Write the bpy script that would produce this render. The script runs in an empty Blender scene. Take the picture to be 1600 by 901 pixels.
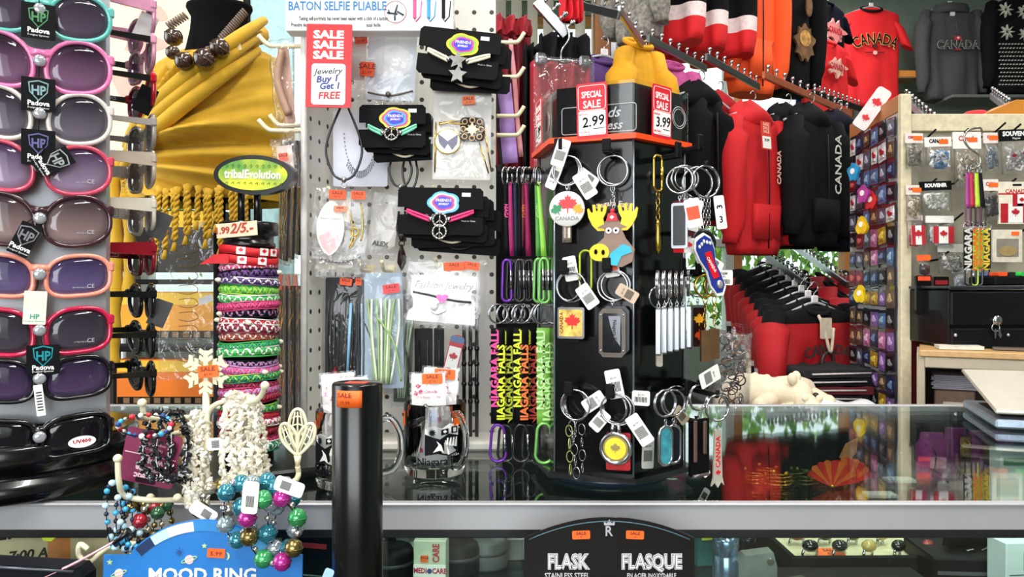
import bpy, bmesh, math, random
from mathutils import Vector, Matrix, Euler
R_ = math.radians
PI = math.pi
random.seed(7)
S = bpy.context.scene
C = S.collection

# ---------------------------------------------------------------- camera
CAMZ = 1.17
cam_d = bpy.data.cameras.new('camera'); cam = bpy.data.objects.new('camera', cam_d); C.objects.link(cam)
cam.location = (0, 0, CAMZ); cam.rotation_euler = (PI/2, 0, 0)
cam_d.sensor_width = 36; cam_d.lens = 27; cam_d.clip_start = 0.02; cam_d.clip_end = 100
S.camera = cam
S.view_settings.view_transform = 'Standard'; S.view_settings.look = 'None'
S.view_settings.exposure = 0.14; S.view_settings.gamma = 1.0; S.view_settings.use_curve_mapping = False
# ---------------------------------------------------------------- world: bright overcast sky with green ground glow
w = bpy.data.worlds.new('sky'); S.world = w; w.use_nodes = True
nt = w.node_tree; nt.nodes.clear()
wo = nt.nodes.new('ShaderNodeOutputWorld'); bg = nt.nodes.new('ShaderNodeBackground')
tc = nt.nodes.new('ShaderNodeTexCoord'); sp = nt.nodes.new('ShaderNodeSeparateXYZ'); rp = nt.nodes.new('ShaderNodeValToRGB')
rp.color_ramp.elements[0].position = 0.47; rp.color_ramp.elements[0].color = (0.35, 0.42, 0.3, 1)
rp.color_ramp.elements[1].position = 0.53; rp.color_ramp.elements[1].color = (0.86, 0.95, 1.0, 1)
ma = nt.nodes.new('ShaderNodeMath'); ma.operation = 'MULTIPLY_ADD'; ma.inputs[1].default_value = .5; ma.inputs[2].default_value = .5
nt.links.new(tc.outputs['Generated'], sp.inputs[0]); nt.links.new(sp.outputs['Z'], ma.inputs[0]); nt.links.new(ma.outputs[0], rp.inputs[0])
nt.links.new(rp.outputs[0], bg.inputs['Color']); bg.inputs['Strength'].default_value = 1.6
nt.links.new(bg.outputs[0], wo.inputs[0])
# ---------------------------------------------------------------- area lights (ceiling tubes and storefront daylight)
def area(name, loc, rot, sx, sy, power, col):
    l = bpy.data.lights.new(name, 'AREA'); l.shape = 'RECTANGLE'; l.size = sx; l.size_y = sy; l.energy = power; l.color = col
    o = bpy.data.objects.new(name, l); C.objects.link(o); o.location = loc; o.rotation_euler = rot; return o
TUBES = [(-.9, -.6), (.9, -.6), (-.9, .55), (.75, .55), (-.5, 2.3), (1.0, 2.4), (2.3, 3.2), (2.6, 1.2), (1.9, 4.6)]
TUBEPW = [36, 36, 20, 20, 12, 12, 16, 10, 18]
for (x, y), p in zip(TUBES, TUBEPW):
    area('tube_light', (x, y, 3.27), (0, 0, 0), .18, 1.15, p, (1, .97, .92))
area('storefront_daylight', (-.6, -2.7, 1.75), (R_(90), 0, 0), 3.0, 1.6, 80, (.95, .98, 1))
area('side_window_daylight', (-2.65, .9, 1.8), (R_(90), 0, R_(-90)), 2.0, 1.5, 34, (.92, .97, 1))

# ---------------------------------------------------------------- helpers
def W(px, py, Y):
    return Vector(((px-800)/1200*Y, Y, CAMZ-(py-450.5)/1200*Y))
def lin(h):
    h = h.lstrip('#'); c = [int(h[i:i+2], 16)/255 for i in (0, 2, 4)]
    return tuple(x/12.92 if x <= .04045 else ((x+.055)/1.055)**2.4 for x in c)
MC = {}
def M(h, rough=.5, metal=0, var=.12, scale=60, bump=0, coat=0, sheen=0, emit=0):
    key = (h, rough, metal, var, scale, bump, coat, sheen, emit)
    if key in MC: return MC[key]
    m = bpy.data.materials.new('surface_' + h); m.use_nodes = True
    n = m.node_tree.nodes; L = m.node_tree.links; b = n['Principled BSDF']
    c = lin(h)
    t = n.new('ShaderNodeTexNoise'); t.inputs['Scale'].default_value = scale; t.inputs['Detail'].default_value = 3
    co = n.new('ShaderNodeTexCoord'); L.new(co.outputs['Object'], t.inputs['Vector'])
    r = n.new('ShaderNodeValToRGB'); r.color_ramp.elements[0].position = .3; r.color_ramp.elements[1].position = .7
    r.color_ramp.elements[0].color = (*[x*(1-var) for x in c], 1); r.color_ramp.elements[1].color = (*[min(1, x*(1+var)) for x in c], 1)
    L.new(t.outputs['Fac'], r.inputs[0]); L.new(r.outputs[0], b.inputs['Base Color'])
    b.inputs['Roughness'].default_value = rough; b.inputs['Metallic'].default_value = metal
    if max(c) < .03 and rough >= .3 and not metal: b.inputs['Specular IOR Level'].default_value = .12
    b.inputs['Coat Weight'].default_value = coat; b.inputs['Sheen Weight'].default_value = sheen
    if emit:
        L.new(r.outputs[0], b.inputs['Emission Color']); b.inputs['Emission Strength'].default_value = emit
    if bump:
        bp = n.new('ShaderNodeBump'); bp.inputs['Strength'].default_value = bump; bp.inputs['Distance'].default_value = .002
        L.new(t.outputs['Fac'], bp.inputs['Height']); L.new(bp.outputs[0], b.inputs['Normal'])
    MC[key] = m; return m
def clear(name, tint=(1, 1, 1), base=.04, haze=0.0, rough=.03, bump=0, bscale=30, gtint=(1, 1, 1), gain=.96, hcol=(.9, .9, .9)):
    """thin clear sheet: Schlick reflection over a tinted see-through layer"""
    if name in MC: return MC[name]
    m = bpy.data.materials.new(name); m.use_nodes = True; n = m.node_tree.nodes; L = m.node_tree.links; n.clear()
    o = n.new('ShaderNodeOutputMaterial'); tr = n.new('ShaderNodeBsdfTransparent'); tr.inputs[0].default_value = (*tint, 1)
    gl = n.new('ShaderNodeBsdfGlossy'); gl.inputs['Roughness'].default_value = rough; gl.inputs['Color'].default_value = (*gtint, 1)
    lw = n.new('ShaderNodeLayerWeight'); lw.inputs['Blend'].default_value = .5
    p = n.new('ShaderNodeMath'); p.operation = 'POWER'; p.inputs[1].default_value = 5
    q = n.new('ShaderNodeMath'); q.operation = 'MULTIPLY_ADD'; q.inputs[1].default_value = gain; q.inputs[2].default_value = base
    mx = n.new('ShaderNodeMixShader'); L.new(lw.outputs['Facing'], p.inputs[0]); L.new(p.outputs[0], q.inputs[0]); L.new(q.outputs[0], mx.inputs[0])
    src = tr.outputs[0]
    if haze:
        d = n.new('ShaderNodeBsdfDiffuse'); d.inputs[0].default_value = (*hcol, 1); m2 = n.new('ShaderNodeMixShader'); m2.inputs[0].default_value = haze
        L.new(tr.outputs[0], m2.inputs[1]); L.new(d.outputs[0], m2.inputs[2]); src = m2.outputs[0]
    L.new(src, mx.inputs[1]); L.new(gl.outputs[0], mx.inputs[2]); L.new(mx.outputs[0], o.inputs[0])
    if bump:
        t = n.new('ShaderNodeTexNoise'); t.inputs['Scale'].default_value = bscale; t.inputs['Detail'].default_value = 2; t.inputs['Distortion'].default_value = 1.2
        co = n.new('ShaderNodeTexCoord'); L.new(co.outputs['Object'], t.inputs['Vector'])
        bp = n.new('ShaderNodeBump'); bp.inputs['Strength'].default_value = bump; bp.inputs['Distance'].default_value = .01
        L.new(t.outputs['Fac'], bp.inputs['Height']); L.new(bp.outputs[0], gl.inputs['Normal']); L.new(bp.outputs[0], lw.inputs['Normal'])
    MC[name] = m; return m
GLASS = clear('counter_glass', (.90, .97, .93))
PANE = clear('window_glass', (.95, 1, .98))
FILM = clear('clear_film', (.97, .97, .98), base=.035, haze=.035, rough=.12, bump=.55, bscale=28)
ACRYL = clear('clear_acrylic', (.95, .96, .96), base=.015, haze=.0, gain=.4)
MUGGL = clear('mug_glass', (.86, .89, .88), base=.07, gain=.9)
SILVER = M('bdbdc2', .2, 1, .08); STEEL = M('9fa2a8', .28, 1, .06); GOLD = M('d9b04a', .2, 1, .05); DARKM = M('3a3a3e', .3, 1, .05)
BLACK = M('0b0b0d', .28, 0, .1, coat=.3); BLACKM = M('121214', .6); WHITE = M('f2f1ee', .5, 0, .03); CREAM = M('e9e2c0', .4, 0, .04)
RED = M('d3121e', .4); ORANGE = M('ff5a1c', .6, 0, .04); INK = M('0a0a0a', .7, 0, .02)

def real_glass(name, rough=0, col=(1, 1, 1)):
    m = bpy.data.materials.new(name); m.use_nodes = True; b = m.node_tree.nodes['Principled BSDF']
    b.inputs['Transmission Weight'].default_value = 1; b.inputs['Roughness'].default_value = rough; b.inputs['IOR'].default_value = 1.45; b.inputs['Base Color'].default_value = (*col, 1); return m
MUGGL = real_glass('mug_glass', 0, (.97, .99, .98))
class MB:
    def __init__(s): s.v = []; s.f = []; s.m = []; s.s = []; s.mi = 0; s.T = Matrix.Identity(4)
    def add(s, vs, fs, smooth=False, mi=None):
        k = len(s.v); s.v += [s.T @ Vector(v) for v in vs]
        for f in fs: s.f.append([i+k for i in f]); s.m.append(s.mi if mi is None else mi); s.s.append(smooth)
        return s
    def mat(s, i): s.mi = i; return s
    def at(s, loc=(0, 0, 0), rot=(0, 0, 0), sc=1):
        s.T = Matrix.LocRotScale(Vector(loc), Euler(rot), Vector((sc, sc, sc)) if not hasattr(sc, '__len__') else Vector(sc)); return s
    def prism(s, pts, y0, y1):          # outline in XZ, depth along Y, y0 is the front
        n = len(pts)
        return s.add([(x, y0, z) for x, z in pts]+[(x, y1, z) for x, z in pts],
                     [list(range(n)), list(range(2*n-1, n-1, -1))]+[[i, i+n, (i+1) % n+n, (i+1) % n] for i in range(n)])
    def prismz(s, pts, z0, z1):         # outline in XY
        n = len(pts)
        return s.add([(x, y, z0) for x, y in pts]+[(x, y, z1) for x, y in pts],
                     [list(range(n-1, -1, -1)), list(range(n, 2*n))]+[[i, (i+1) % n, (i+1) % n+n, i+n] for i in range(n)])
    def box(s, c, d, ch=None):          # chamfered box
        x, y, z = [q/2 for q in d]; h = min(d)*.18 if ch is None else ch
        h = min(h, min(d)*.45); vs = []; 
        bm = bmesh.new(); bmesh.ops.create_cube(bm, size=1)
        for v in bm.verts: v.co = Vector((v.co.x*2*x, v.co.y*2*y, v.co.z*2*z))
        if h > 0: bmesh.ops.bevel(bm, geom=list(bm.edges), offset=h, segments=1, affect='EDGES')
        bm.verts.ensure_lookup_table()
        vs = [Vector(c)+v.co for v in bm.verts]; fs = [[v.index for v in f.verts] for f in bm.faces]; bm.free()
        return s.add(vs, fs)
    def tube(s, path, r, n=8, closed=False, cap=True, flat=1.0):
        P = [Vector(p) for p in path]; N = len(P); rr = r if hasattr(r, '__len__') else [r]*N
        vs = []; up = None
        for i in range(N):
            a = P[(i-1) % N] if (closed or i > 0) else P[i]; b = P[(i+1) % N] if (closed or i < N-1) else P[i]
            t = (b-a); t = t.normalized() if t.length > 1e-9 else Vector((0, 0, 1))
            if up is None:
                up = t.orthogonal().normalized() if abs(t.y) > .9 else (Vector((0, 1, 0))-t*t.y).normalized()
            else:
                up = (up-t*up.dot(t)); up = up.normalized() if up.length > 1e-6 else t.orthogonal().normalized()
            sd = t.cross(up)
            for k in range(n):
                an = 2*PI*k/n; vs.append(P[i]+(up*math.cos(an)*flat+sd*math.sin(an))*rr[i])
        fs = []
        for i in range(N if closed else N-1):
            j = (i+1) % N
            for k in range(n): fs.append([i*n+k, i*n+(k+1) % n, j*n+(k+1) % n, j*n+k])
        s.add(vs, fs, True)
        if cap and not closed:
            k0 = len(s.v)-len(vs)
            s.f.append([k0+i for i in range(n-1, -1, -1)]); s.m.append(s.mi); s.s.append(False)
            s.f.append([k0+(N-1)*n+i for i in range(n)]); s.m.append(s.mi); s.s.append(False)
        return s
    def ring(s, c, Rr, r, rot=(0, 0, 0), n=24, k=6, sx=1, sz=1, a0=0, a1=2*PI):   # ring in XZ plane
        E = Euler(rot).to_matrix(); full = abs(a1-a0-2*PI) < 1e-6
        pts = [Vector(c)+E @ Vector((Rr*sx*math.cos(a0+(a1-a0)*i/(n if full else n-1)), 0, Rr*sz*math.sin(a0+(a1-a0)*i/(n if full else n-1)))) for i in range(n)]
        return s.tube(pts, r, k, closed=full)
    def lathe(s, prof, n=24, c=(0, 0, 0), smooth=True):
        vs = [Vector(c)+Vector((r*math.cos(2*PI*k/n), r*math.sin(2*PI*k/n), z)) for r, z in prof for k in range(n)]
        fs = [[i*n+k, i*n+(k+1) % n, (i+1)*n+(k+1) % n, (i+1)*n+k] for i in range(len(prof)-1) for k in range(n)]
        s.add(vs, fs, smooth); k0 = len(s.v)-len(vs)
        s.f.append([k0+i for i in range(n-1, -1, -1)]); s.m.append(s.mi); s.s.append(False)
        s.f.append([k0+(len(prof)-1)*n+i for i in range(n)]); s.m.append(s.mi); s.s.append(False)
        return s
    def ball(s, c, r, nu=10, nv=6, jit=0):
        r = r if hasattr(r, '__len__') else (r, r, r); c = Vector(c); vs = [c+Vector((0, 0, -r[2]))]
        for j in range(1, nv):
            a = -PI/2+PI*j/nv
            for k in range(nu):
                q = 1+random.uniform(-jit, jit) if jit else 1
                vs.append(c+Vector((r[0]*math.cos(a)*math.cos(2*PI*k/nu)*q, r[1]*math.cos(a)*math.sin(2*PI*k/nu)*q, r[2]*math.sin(a)*q)))
        vs.append(c+Vector((0, 0, r[2]))); e = len(vs)-1
        fs = [[0, 1+(k+1) % nu, 1+k] for k in range(nu)]+[[e, e-nu+k, e-nu+(k+1) % nu] for k in range(nu)]
        for j in range(nv-2):
            for k in range(nu): fs.append([1+j*nu+k, 1+j*nu+(k+1) % nu, 1+(j+1)*nu+(k+1) % nu, 1+(j+1)*nu+k])
        return s.add(vs, fs, not jit)
    def loft(s, secs, mfun=None, cap=True):
        n = len(secs[0]); k0 = len(s.v)
        s.v += [s.T @ Vector(p) for sec in secs for p in sec]
        for i in range(len(secs)-1):
            for k in range(n):
                s.f.append([k0+i*n+k, k0+i*n+(k+1) % n, k0+(i+1)*n+(k+1) % n, k0+(i+1)*n+k]); s.m.append(mfun(i, k) if mfun else s.mi); s.s.append(True)
        if cap:
            for a in (0, len(secs)-1):
                s.f.append([k0+a*n+i for i in range(n)]); s.m.append(mfun(min(a, len(secs)-2), 0) if mfun else s.mi); s.s.append(False)
        return s
    def text(s, txt, size, c=(0, 0, 0), bold=0, d=.0004, sx=1, rot=0, shear=0, al='CENTER', arc=0):
        """text standing in the XZ plane, facing -Y, its front d in front of c"""
        cu = bpy.data.curves.new('t', 'FONT'); cu.body = txt; cu.size = size; cu.align_x = al; cu.align_y = 'CENTER'
        cu.extrude = d/2; cu.resolution_u = 1 if size < .006 else 2; cu.offset = bold; cu.shear = shear
        o = bpy.data.objects.new('t', cu); C.objects.link(o)
        dg = bpy.context.evaluated_depsgraph_get(); dg.update(); me = bpy.data.meshes.new_from_object(o.evaluated_get(dg))
        cr, sr = math.cos(rot), math.sin(rot); vs = []
        for v in me.vertices:
            x, z, y = v.co.x*sx, v.co.y, -v.co.z
            if arc:
                a = x/arc; x, z = (arc+z)*math.sin(a), (arc+z)*math.cos(a)-arc
            vs.append((c[0]+x*cr-z*sr, c[1]+y-d/2, c[2]+x*sr+z*cr))
        fs = [list(p.vertices) for p in me.polygons]
        C.objects.unlink(o); bpy.data.objects.remove(o); bpy.data.curves.remove(cu); bpy.data.meshes.remove(me)
        return s.add(vs, fs)
    def mesh(s, name, mats):
        me = bpy.data.meshes.new(name); me.from_pydata([tuple(v) for v in s.v], [], s.f)
        for m in (mats if isinstance(mats, (list, tuple)) else [mats]): me.materials.append(m)
        for p, mi, sm in zip(me.polygons, s.m, s.s): p.material_index = mi; p.use_smooth = sm
        bm = bmesh.new(); bm.from_mesh(me); bmesh.ops.recalc_face_normals(bm, faces=bm.faces); bm.to_mesh(me); bm.free()
        return me
    def build(s, name, mats, parent=None, loc=None, rot=None):
        o = bpy.data.objects.new(name, s.mesh(name, mats)); C.objects.link(o)
        if parent: o.parent = parent
        if loc is not None: o.location = loc
        if rot is not None: o.rotation_euler = rot
        return o
def tag(o, label=None, cat=None, group=None, kind=None):
    if label: o['label'] = label
    if cat: o['category'] = cat
    if group: o['group'] = group
    if kind: o['kind'] = kind
    return o
def thing(name, label, cat, loc=(0, 0, 0), rot=0, group=None):
    o = bpy.data.objects.new(name, None); C.objects.link(o); o.empty_display_size = .02
    o.location = loc; o.rotation_euler = rot if hasattr(rot, '__len__') else (0, 0, rot); return tag(o, label, cat, group)
def dup(root, loc=None, rot=None, label=None, group=None, scale=None):
    r = root.copy(); C.objects.link(r)
    if loc is not None: r.location = loc
    if rot is not None: r.rotation_euler = rot if hasattr(rot, '__len__') else (0, 0, rot)
    if scale is not None: r.scale = scale if hasattr(scale, '__len__') else (scale,)*3
    if label: r['label'] = label
    if group: r['group'] = group
    for ch in list(root.children):
        c = ch.copy(); C.objects.link(c); c.parent = r
        for g in list(ch.children):
            d = g.copy(); C.objects.link(d); d.parent = c
    return r
def struct(name, mb, m, loc=None, rot=None): return tag(mb.build(name, m, None, loc, rot), kind='structure')
def rrect(w, h, r=.002, n=3, cx=0, cz=0):
    r = min(r, w/2, h/2); P = []
    for (sx, sz, a) in ((1, 1, 0), (-1, 1, 90), (-1, -1, 180), (1, -1, 270)):
        for i in range(n+1):
            t = R_(a+90*i/n); P.append((cx+sx*(w/2-r)+r*math.cos(t), cz+sz*(h/2-r)+r*math.sin(t)))
    return P
def ell(rx, rz, n=24, cx=0, cz=0): return [(cx+rx*math.cos(2*PI*i/n), cz+rz*math.sin(2*PI*i/n)) for i in range(n)]
LEAF = [(0, 1), (.12, .72), (.3, .82), (.24, .42), (.46, .58), (.5, .44), (.82, .5), (.72, .28), (.92, .12), (.5, -.2), (.55, -.38), (.06, -.32), (.05, -.8)]
def leaf(sc, cx=0, cz=0, rot=0):
    P = [(x*sc, z*sc) for x, z in LEAF]+[(-x*sc, z*sc) for x, z in reversed(LEAF[1:])]
    c, s = math.cos(rot), math.sin(rot); return [(cx+x*c-z*s, cz+x*s+z*c) for x, z in P]
def star(n, r1, r2, cx=0, cz=0, a=PI/2): return [(cx+(r1 if i % 2 == 0 else r2)*math.cos(a+PI*i/n), cz+(r1 if i % 2 == 0 else r2)*math.sin(a+PI*i/n)) for i in range(2*n)]
def bez(P, n=12):
    """smooth curve through points (Catmull-Rom)"""
    P = [Vector(p) for p in P]; out = []
    for i in range(len(P)-1):
        a = P[max(i-1, 0)]; b = P[i]; c = P[i+1]; d = P[min(i+2, len(P)-1)]
        for k in range(n):
            t = k/n; out.append(.5*((2*b)+(c-a)*t+(2*a-5*b+4*c-d)*t*t+(3*b-a-3*c+d)*t*t*t))
    return out+[P[-1]]
# ================================================================ THE SETTING
FL = M('6b6256', .5, 0, .15, 8); WALLG = M('7f9184', .8, 0, .06, 20); WALLW = M('6f6a62', .85, 0, .05, 10)
struct('floor', MB().box((.6, 1.4, -.05), (6.6, 8.6, .1), 0), FL)
CEI = M('9a9890', .9, 0, .05, 30)
struct('ceiling', MB().box((.6, 1.4, 3.45), (6.6, 8.6, .1), 0), CEI)
struct('wall_right', MB().box((3.85, 1.4, 1.7), (.1, 8.6, 3.4), 0), WALLG)
b = MB(); b.box((-2.75, -1.7, 1.7), (.1, 2.4, 3.4), 0); b.box((-2.75, 3.8, 1.7), (.1, 3.8, 3.4), 0); b.box((-2.75, .7, .4), (.1, 2.4, .8), 0); b.box((-2.75, .7, 3.0), (.1, 2.4, .8), 0)
struct('wall_left', b, WALLW)
b = MB(); b.box((.6, -2.85, .3), (6.6, .1, .6), 0); b.box((.6, -2.85, 3.0), (6.6, .1, .8), 0); b.box((-2.4, -2.85, 1.6), (.7, .1, 2.0), 0); b.box((2.6, -2.85, 1.6), (2.5, .1, 2.0), 0)
struct('wall_front', b, WALLW)
WX1 = 2.48                                   # windows of the back wall end here
b = MB(); b.box((-.12, 5.65, .4), (5.2, .1, .8), 0); b.box((-.12, 5.65, 3.28), (5.2, .1, .24), 0); b.box(((WX1+3.9)/2, 5.65, 1.7), (3.9-WX1, .1, 3.4), 0)
struct('wall_back', b, WALLG)
WOOD = M('b87a45', .5, 0, .15, 12)
for i in range(6):
    x0 = -2.7+i*.863
    b = MB(); b.mat(0)
    for x in (x0+.03, x0+.833): b.box((x, 5.64, 1.98), (.06, .12, 2.36), .004)
    for z in (.84, 1.5, 3.12): b.box((x0+.43, 5.64, z), (.80, .11, .06), .004)
    b.mat(1).box((x0+.43, 5.66, 1.98), (.8, .006, 2.3), 0)
    struct('window_%d' % (i+1), b, [WOOD if i % 2 else M('c8ccc8', .5), PANE])
struct('trim_1', MB().box((3.16, 5.57, 2.62), (1.3, .06, .14), .01), M('5d6f62', .6))
b = MB()                                     # dark panelled lower wall at the back right
for i in range(9): b.box((2.56+i*.15, 5.57, 1.1), (.14, .04, 2.2), .01)
struct('trim_2', b, M('26282c', .5, 0, .2, 10))
# bushes outside
def bush(x, y, z, r, lab, cols, n=1500):
    t = thing('garden_bush', lab, 'bush', (x, y, 0))
    MB().tube([(0, 0, -.4), (.03, 0, z*.5), (0, .02, z)], [.05, .04, .02]).build('trunk', M('5a4630', .8), t)
    b = MB()
    for i in range(n):
        a = random.uniform(0, 2*PI); u = random.uniform(-1, 1); q = r*random.uniform(.5, 1)*(1+.25*math.sin(5*a))
        c = Vector((q*math.sqrt(1-u*u)*math.cos(a), q*.7*math.sqrt(1-u*u)*math.sin(a), z+q*u*.9)); s = random.uniform(.04, .08)
        b.at(c, (random.uniform(0, 6), random.uniform(0, 6), random.uniform(0, 6))).mat(random.randrange(len(cols)))
        b.add([(-s, 0, 0), (0, 0, s*.45), (s, 0, 0), (0, .004, -s*.45)], [[0, 1, 2, 3]])
    b.build('foliage', cols, t)
GRN = [M('7fae3a', .6), M('a6cf57', .6), M('56862c', .6)]
bush(2.45, 7.6, 1.5, 1.0, 'bright green bush outside, seen below the hanging hoodies', GRN)
bush(-3.9, 7.4, 2.1, 1.2, 'leafy green bush outside the far left window, beside the sunglasses', GRN)
bush(.4, 8.2, 1.2, 1.1, 'green bush outside behind the pegboard display', GRN, 500)
tag(MB().box((0, 12, -.3), (30, 13, .3), 0).build('lawn', M('7c9a55', .9, 0, .2, 2)), kind='structure')
# fluorescent fixtures
fx = thing('ceiling_light', 'white fluorescent ceiling fixture', 'ceiling light', (TUBES[0][0], TUBES[0][1], 3.4), 0, 'fluorescent fixtures on the ceiling')
MB().box((0, 0, -.04), (.26, 1.3, .08)).build('housing', WHITE, fx)
MB().tube([(-.05, -.58, -.1), (-.05, .58, -.1)], .015).tube([(.05, -.58, -.1), (.05, .58, -.1)], .015).build('tube', M('ffffff', .5, 0, 0, emit=6), fx)
for x, y in TUBES[1:]: dup(fx, (x, y, 3.4))

# ================================================================ GLASS COUNTER
ct = thing('display_counter', 'long glass topped display counter with aluminium front rail', 'counter', (0, 0, 0))
CZ = .949
MB().box((.1, 1.125, CZ-.004), (2.9, .65, .008), .001).build('glass_top', GLASS, ct)
ALU = M('b2b3b6', .38, .35, .05, 8); ALUD = M('2a2c2e', .4, .3)
b = MB(); b.prism([(-1.35, .9215), (1.55, .9215), (1.55, .947), (-1.35, .947)], .792, .80); b.box((.1, .7955, .9475), (2.9, .012, .003), .001); b.build('front_rail', ALU, ct)
MB().box((.1, .81, .9155), (2.9, .02, .011), .001).build('seal_strip', ALUD, ct)
MB().box((.1, .806, .73), (2.9, .005, .36), .001).build('front_glass', GLASS, ct)
MB().box((.1, 1.13, .818), (2.88, .6, .006), .001).build('shelf', GLASS, ct)
MB().box((.1, 1.13, .54), (2.88, .62, .02), .002).build('case_floor', M('3a3530', .6), ct)
MB().box((.1, 1.455, .74), (2.9, .012, .4), .002).build('back_panel', M('26282a', .5), ct)
MB().box((.1, 1.455, .944), (2.9, .016, .012), .001).build('rear_rail', ALU, ct)
MB().box((.1, 1.12, .27), (2.86, .6, .5), .01).build('plinth', M('1c1b1d', .5), ct)
for x in (-1.35, 1.55): MB().box((x, 1.125, .73), (.012, .65, .4), .002).build('end_panel', ALUD, ct)
# low bench in front of the counter carrying the post, the wire rack and the sign
bn = thing('front_bench', 'low black bench in front of the glass counter', 'bench', (-.25, .6, 0))
MB().box((0, 0, .735), (1.0, .34, .03), .004).build('bench_top', BLACKM, bn)
for sx in (-.46, .46):
    for sy in (-.14, .14): MB().box((sx, sy, .36), (.04, .04, .72), .004).build('leg', BLACKM, bn)

# ================================================================ SUNGLASSES SPINNER
TC = Vector((-.572, .88, 0)); TA = R_(31); s_ = .0935
nF = Vector((math.sin(TA), -math.cos(TA), 0)); tF = Vector((math.cos(TA), math.sin(TA), 0))
sp_ = thing('sunglasses_stand', 'brushed silver square sunglasses spinner on a round black base', 'display stand', (TC.x, TC.y, CZ))
MB().lathe([(.125, .002), (.13, .006), (.13, .022), (.122, .026), (.122, .03), (.13, .034), (.13, .058), (.126, .062)], 64).build('base', M('09090a', .22, 0, .1, coat=.5), sp_)
b = MB().at((0, 0, 0), (0, 0, TA)); b.box((0, 0, .44), (2*s_, 2*s_, .755), .004)
b.build('tower', M('c3c5cc', .3, .75, .05, 6), sp_)
b = MB().at((0, 0, 0), (0, 0, TA)); b.box((0, 0, .83), (2*s_+.01, 2*s_+.01, .02), .004); b.build('top_cap', BLACK, sp_)
lensM = {}
def lens(a, b_=None):
    """gradient tinted lens: tint runs from top to bottom of the lens itself"""
    k = (a, b_)
    if k in lensM: return lensM[k]
    m = bpy.data.materials.new('tinted_lens'); m.use_nodes = True; n = m.node_tree.nodes; L = m.node_tree.links; b = n['Principled BSDF']
    co = n.new('ShaderNodeTexCoord'); s = n.new('ShaderNodeSeparateXYZ'); mr = n.new('ShaderNodeMapRange'); mx = n.new('ShaderNodeMix'); mx.data_type = 'RGBA'
    L.new(co.outputs['Object'], s.inputs[0]); L.new(s.outputs['Z'], mr.inputs['Value']); mr.inputs['From Min'].default_value = -.024; mr.inputs['From Max'].default_value = .02
    L.new(mr.outputs[0], mx.inputs['Factor']); mx.inputs['A'].default_value = (*[q*.62 for q in lin(b_ or a)], 1); mx.inputs['B'].default_value = (*[q*.5 for q in lin(a)], 1)
    L.new(mx.outputs['Result'], b.inputs['Base Color']); b.inputs['Roughness'].default_value = .05; b.inputs['Coat Weight'].default_value = .2; b.inputs['IOR'].default_value = 1.5
    lensM[k] = m; return m
def lens_outline(kind, w, h, inner=False):
    P = []
    for i in range(36):
        a = 2*PI*i/36; c, s = math.cos(a), math.sin(a)
        e = {'round': 1.0, 'oval': .9, 'soft': .72, 'square': .5}[kind]
        x = math.copysign(abs(c)**e, c)*w/2; z = math.copysign(abs(s)**e, s)*h/2
        z += (.10 if kind != 'square' else .12)*h*(x/(w/2))*.6          # droops to the nose
        z -= .05*h*(x/(w/2))**2
        P.append((x, z))
    return P
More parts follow.
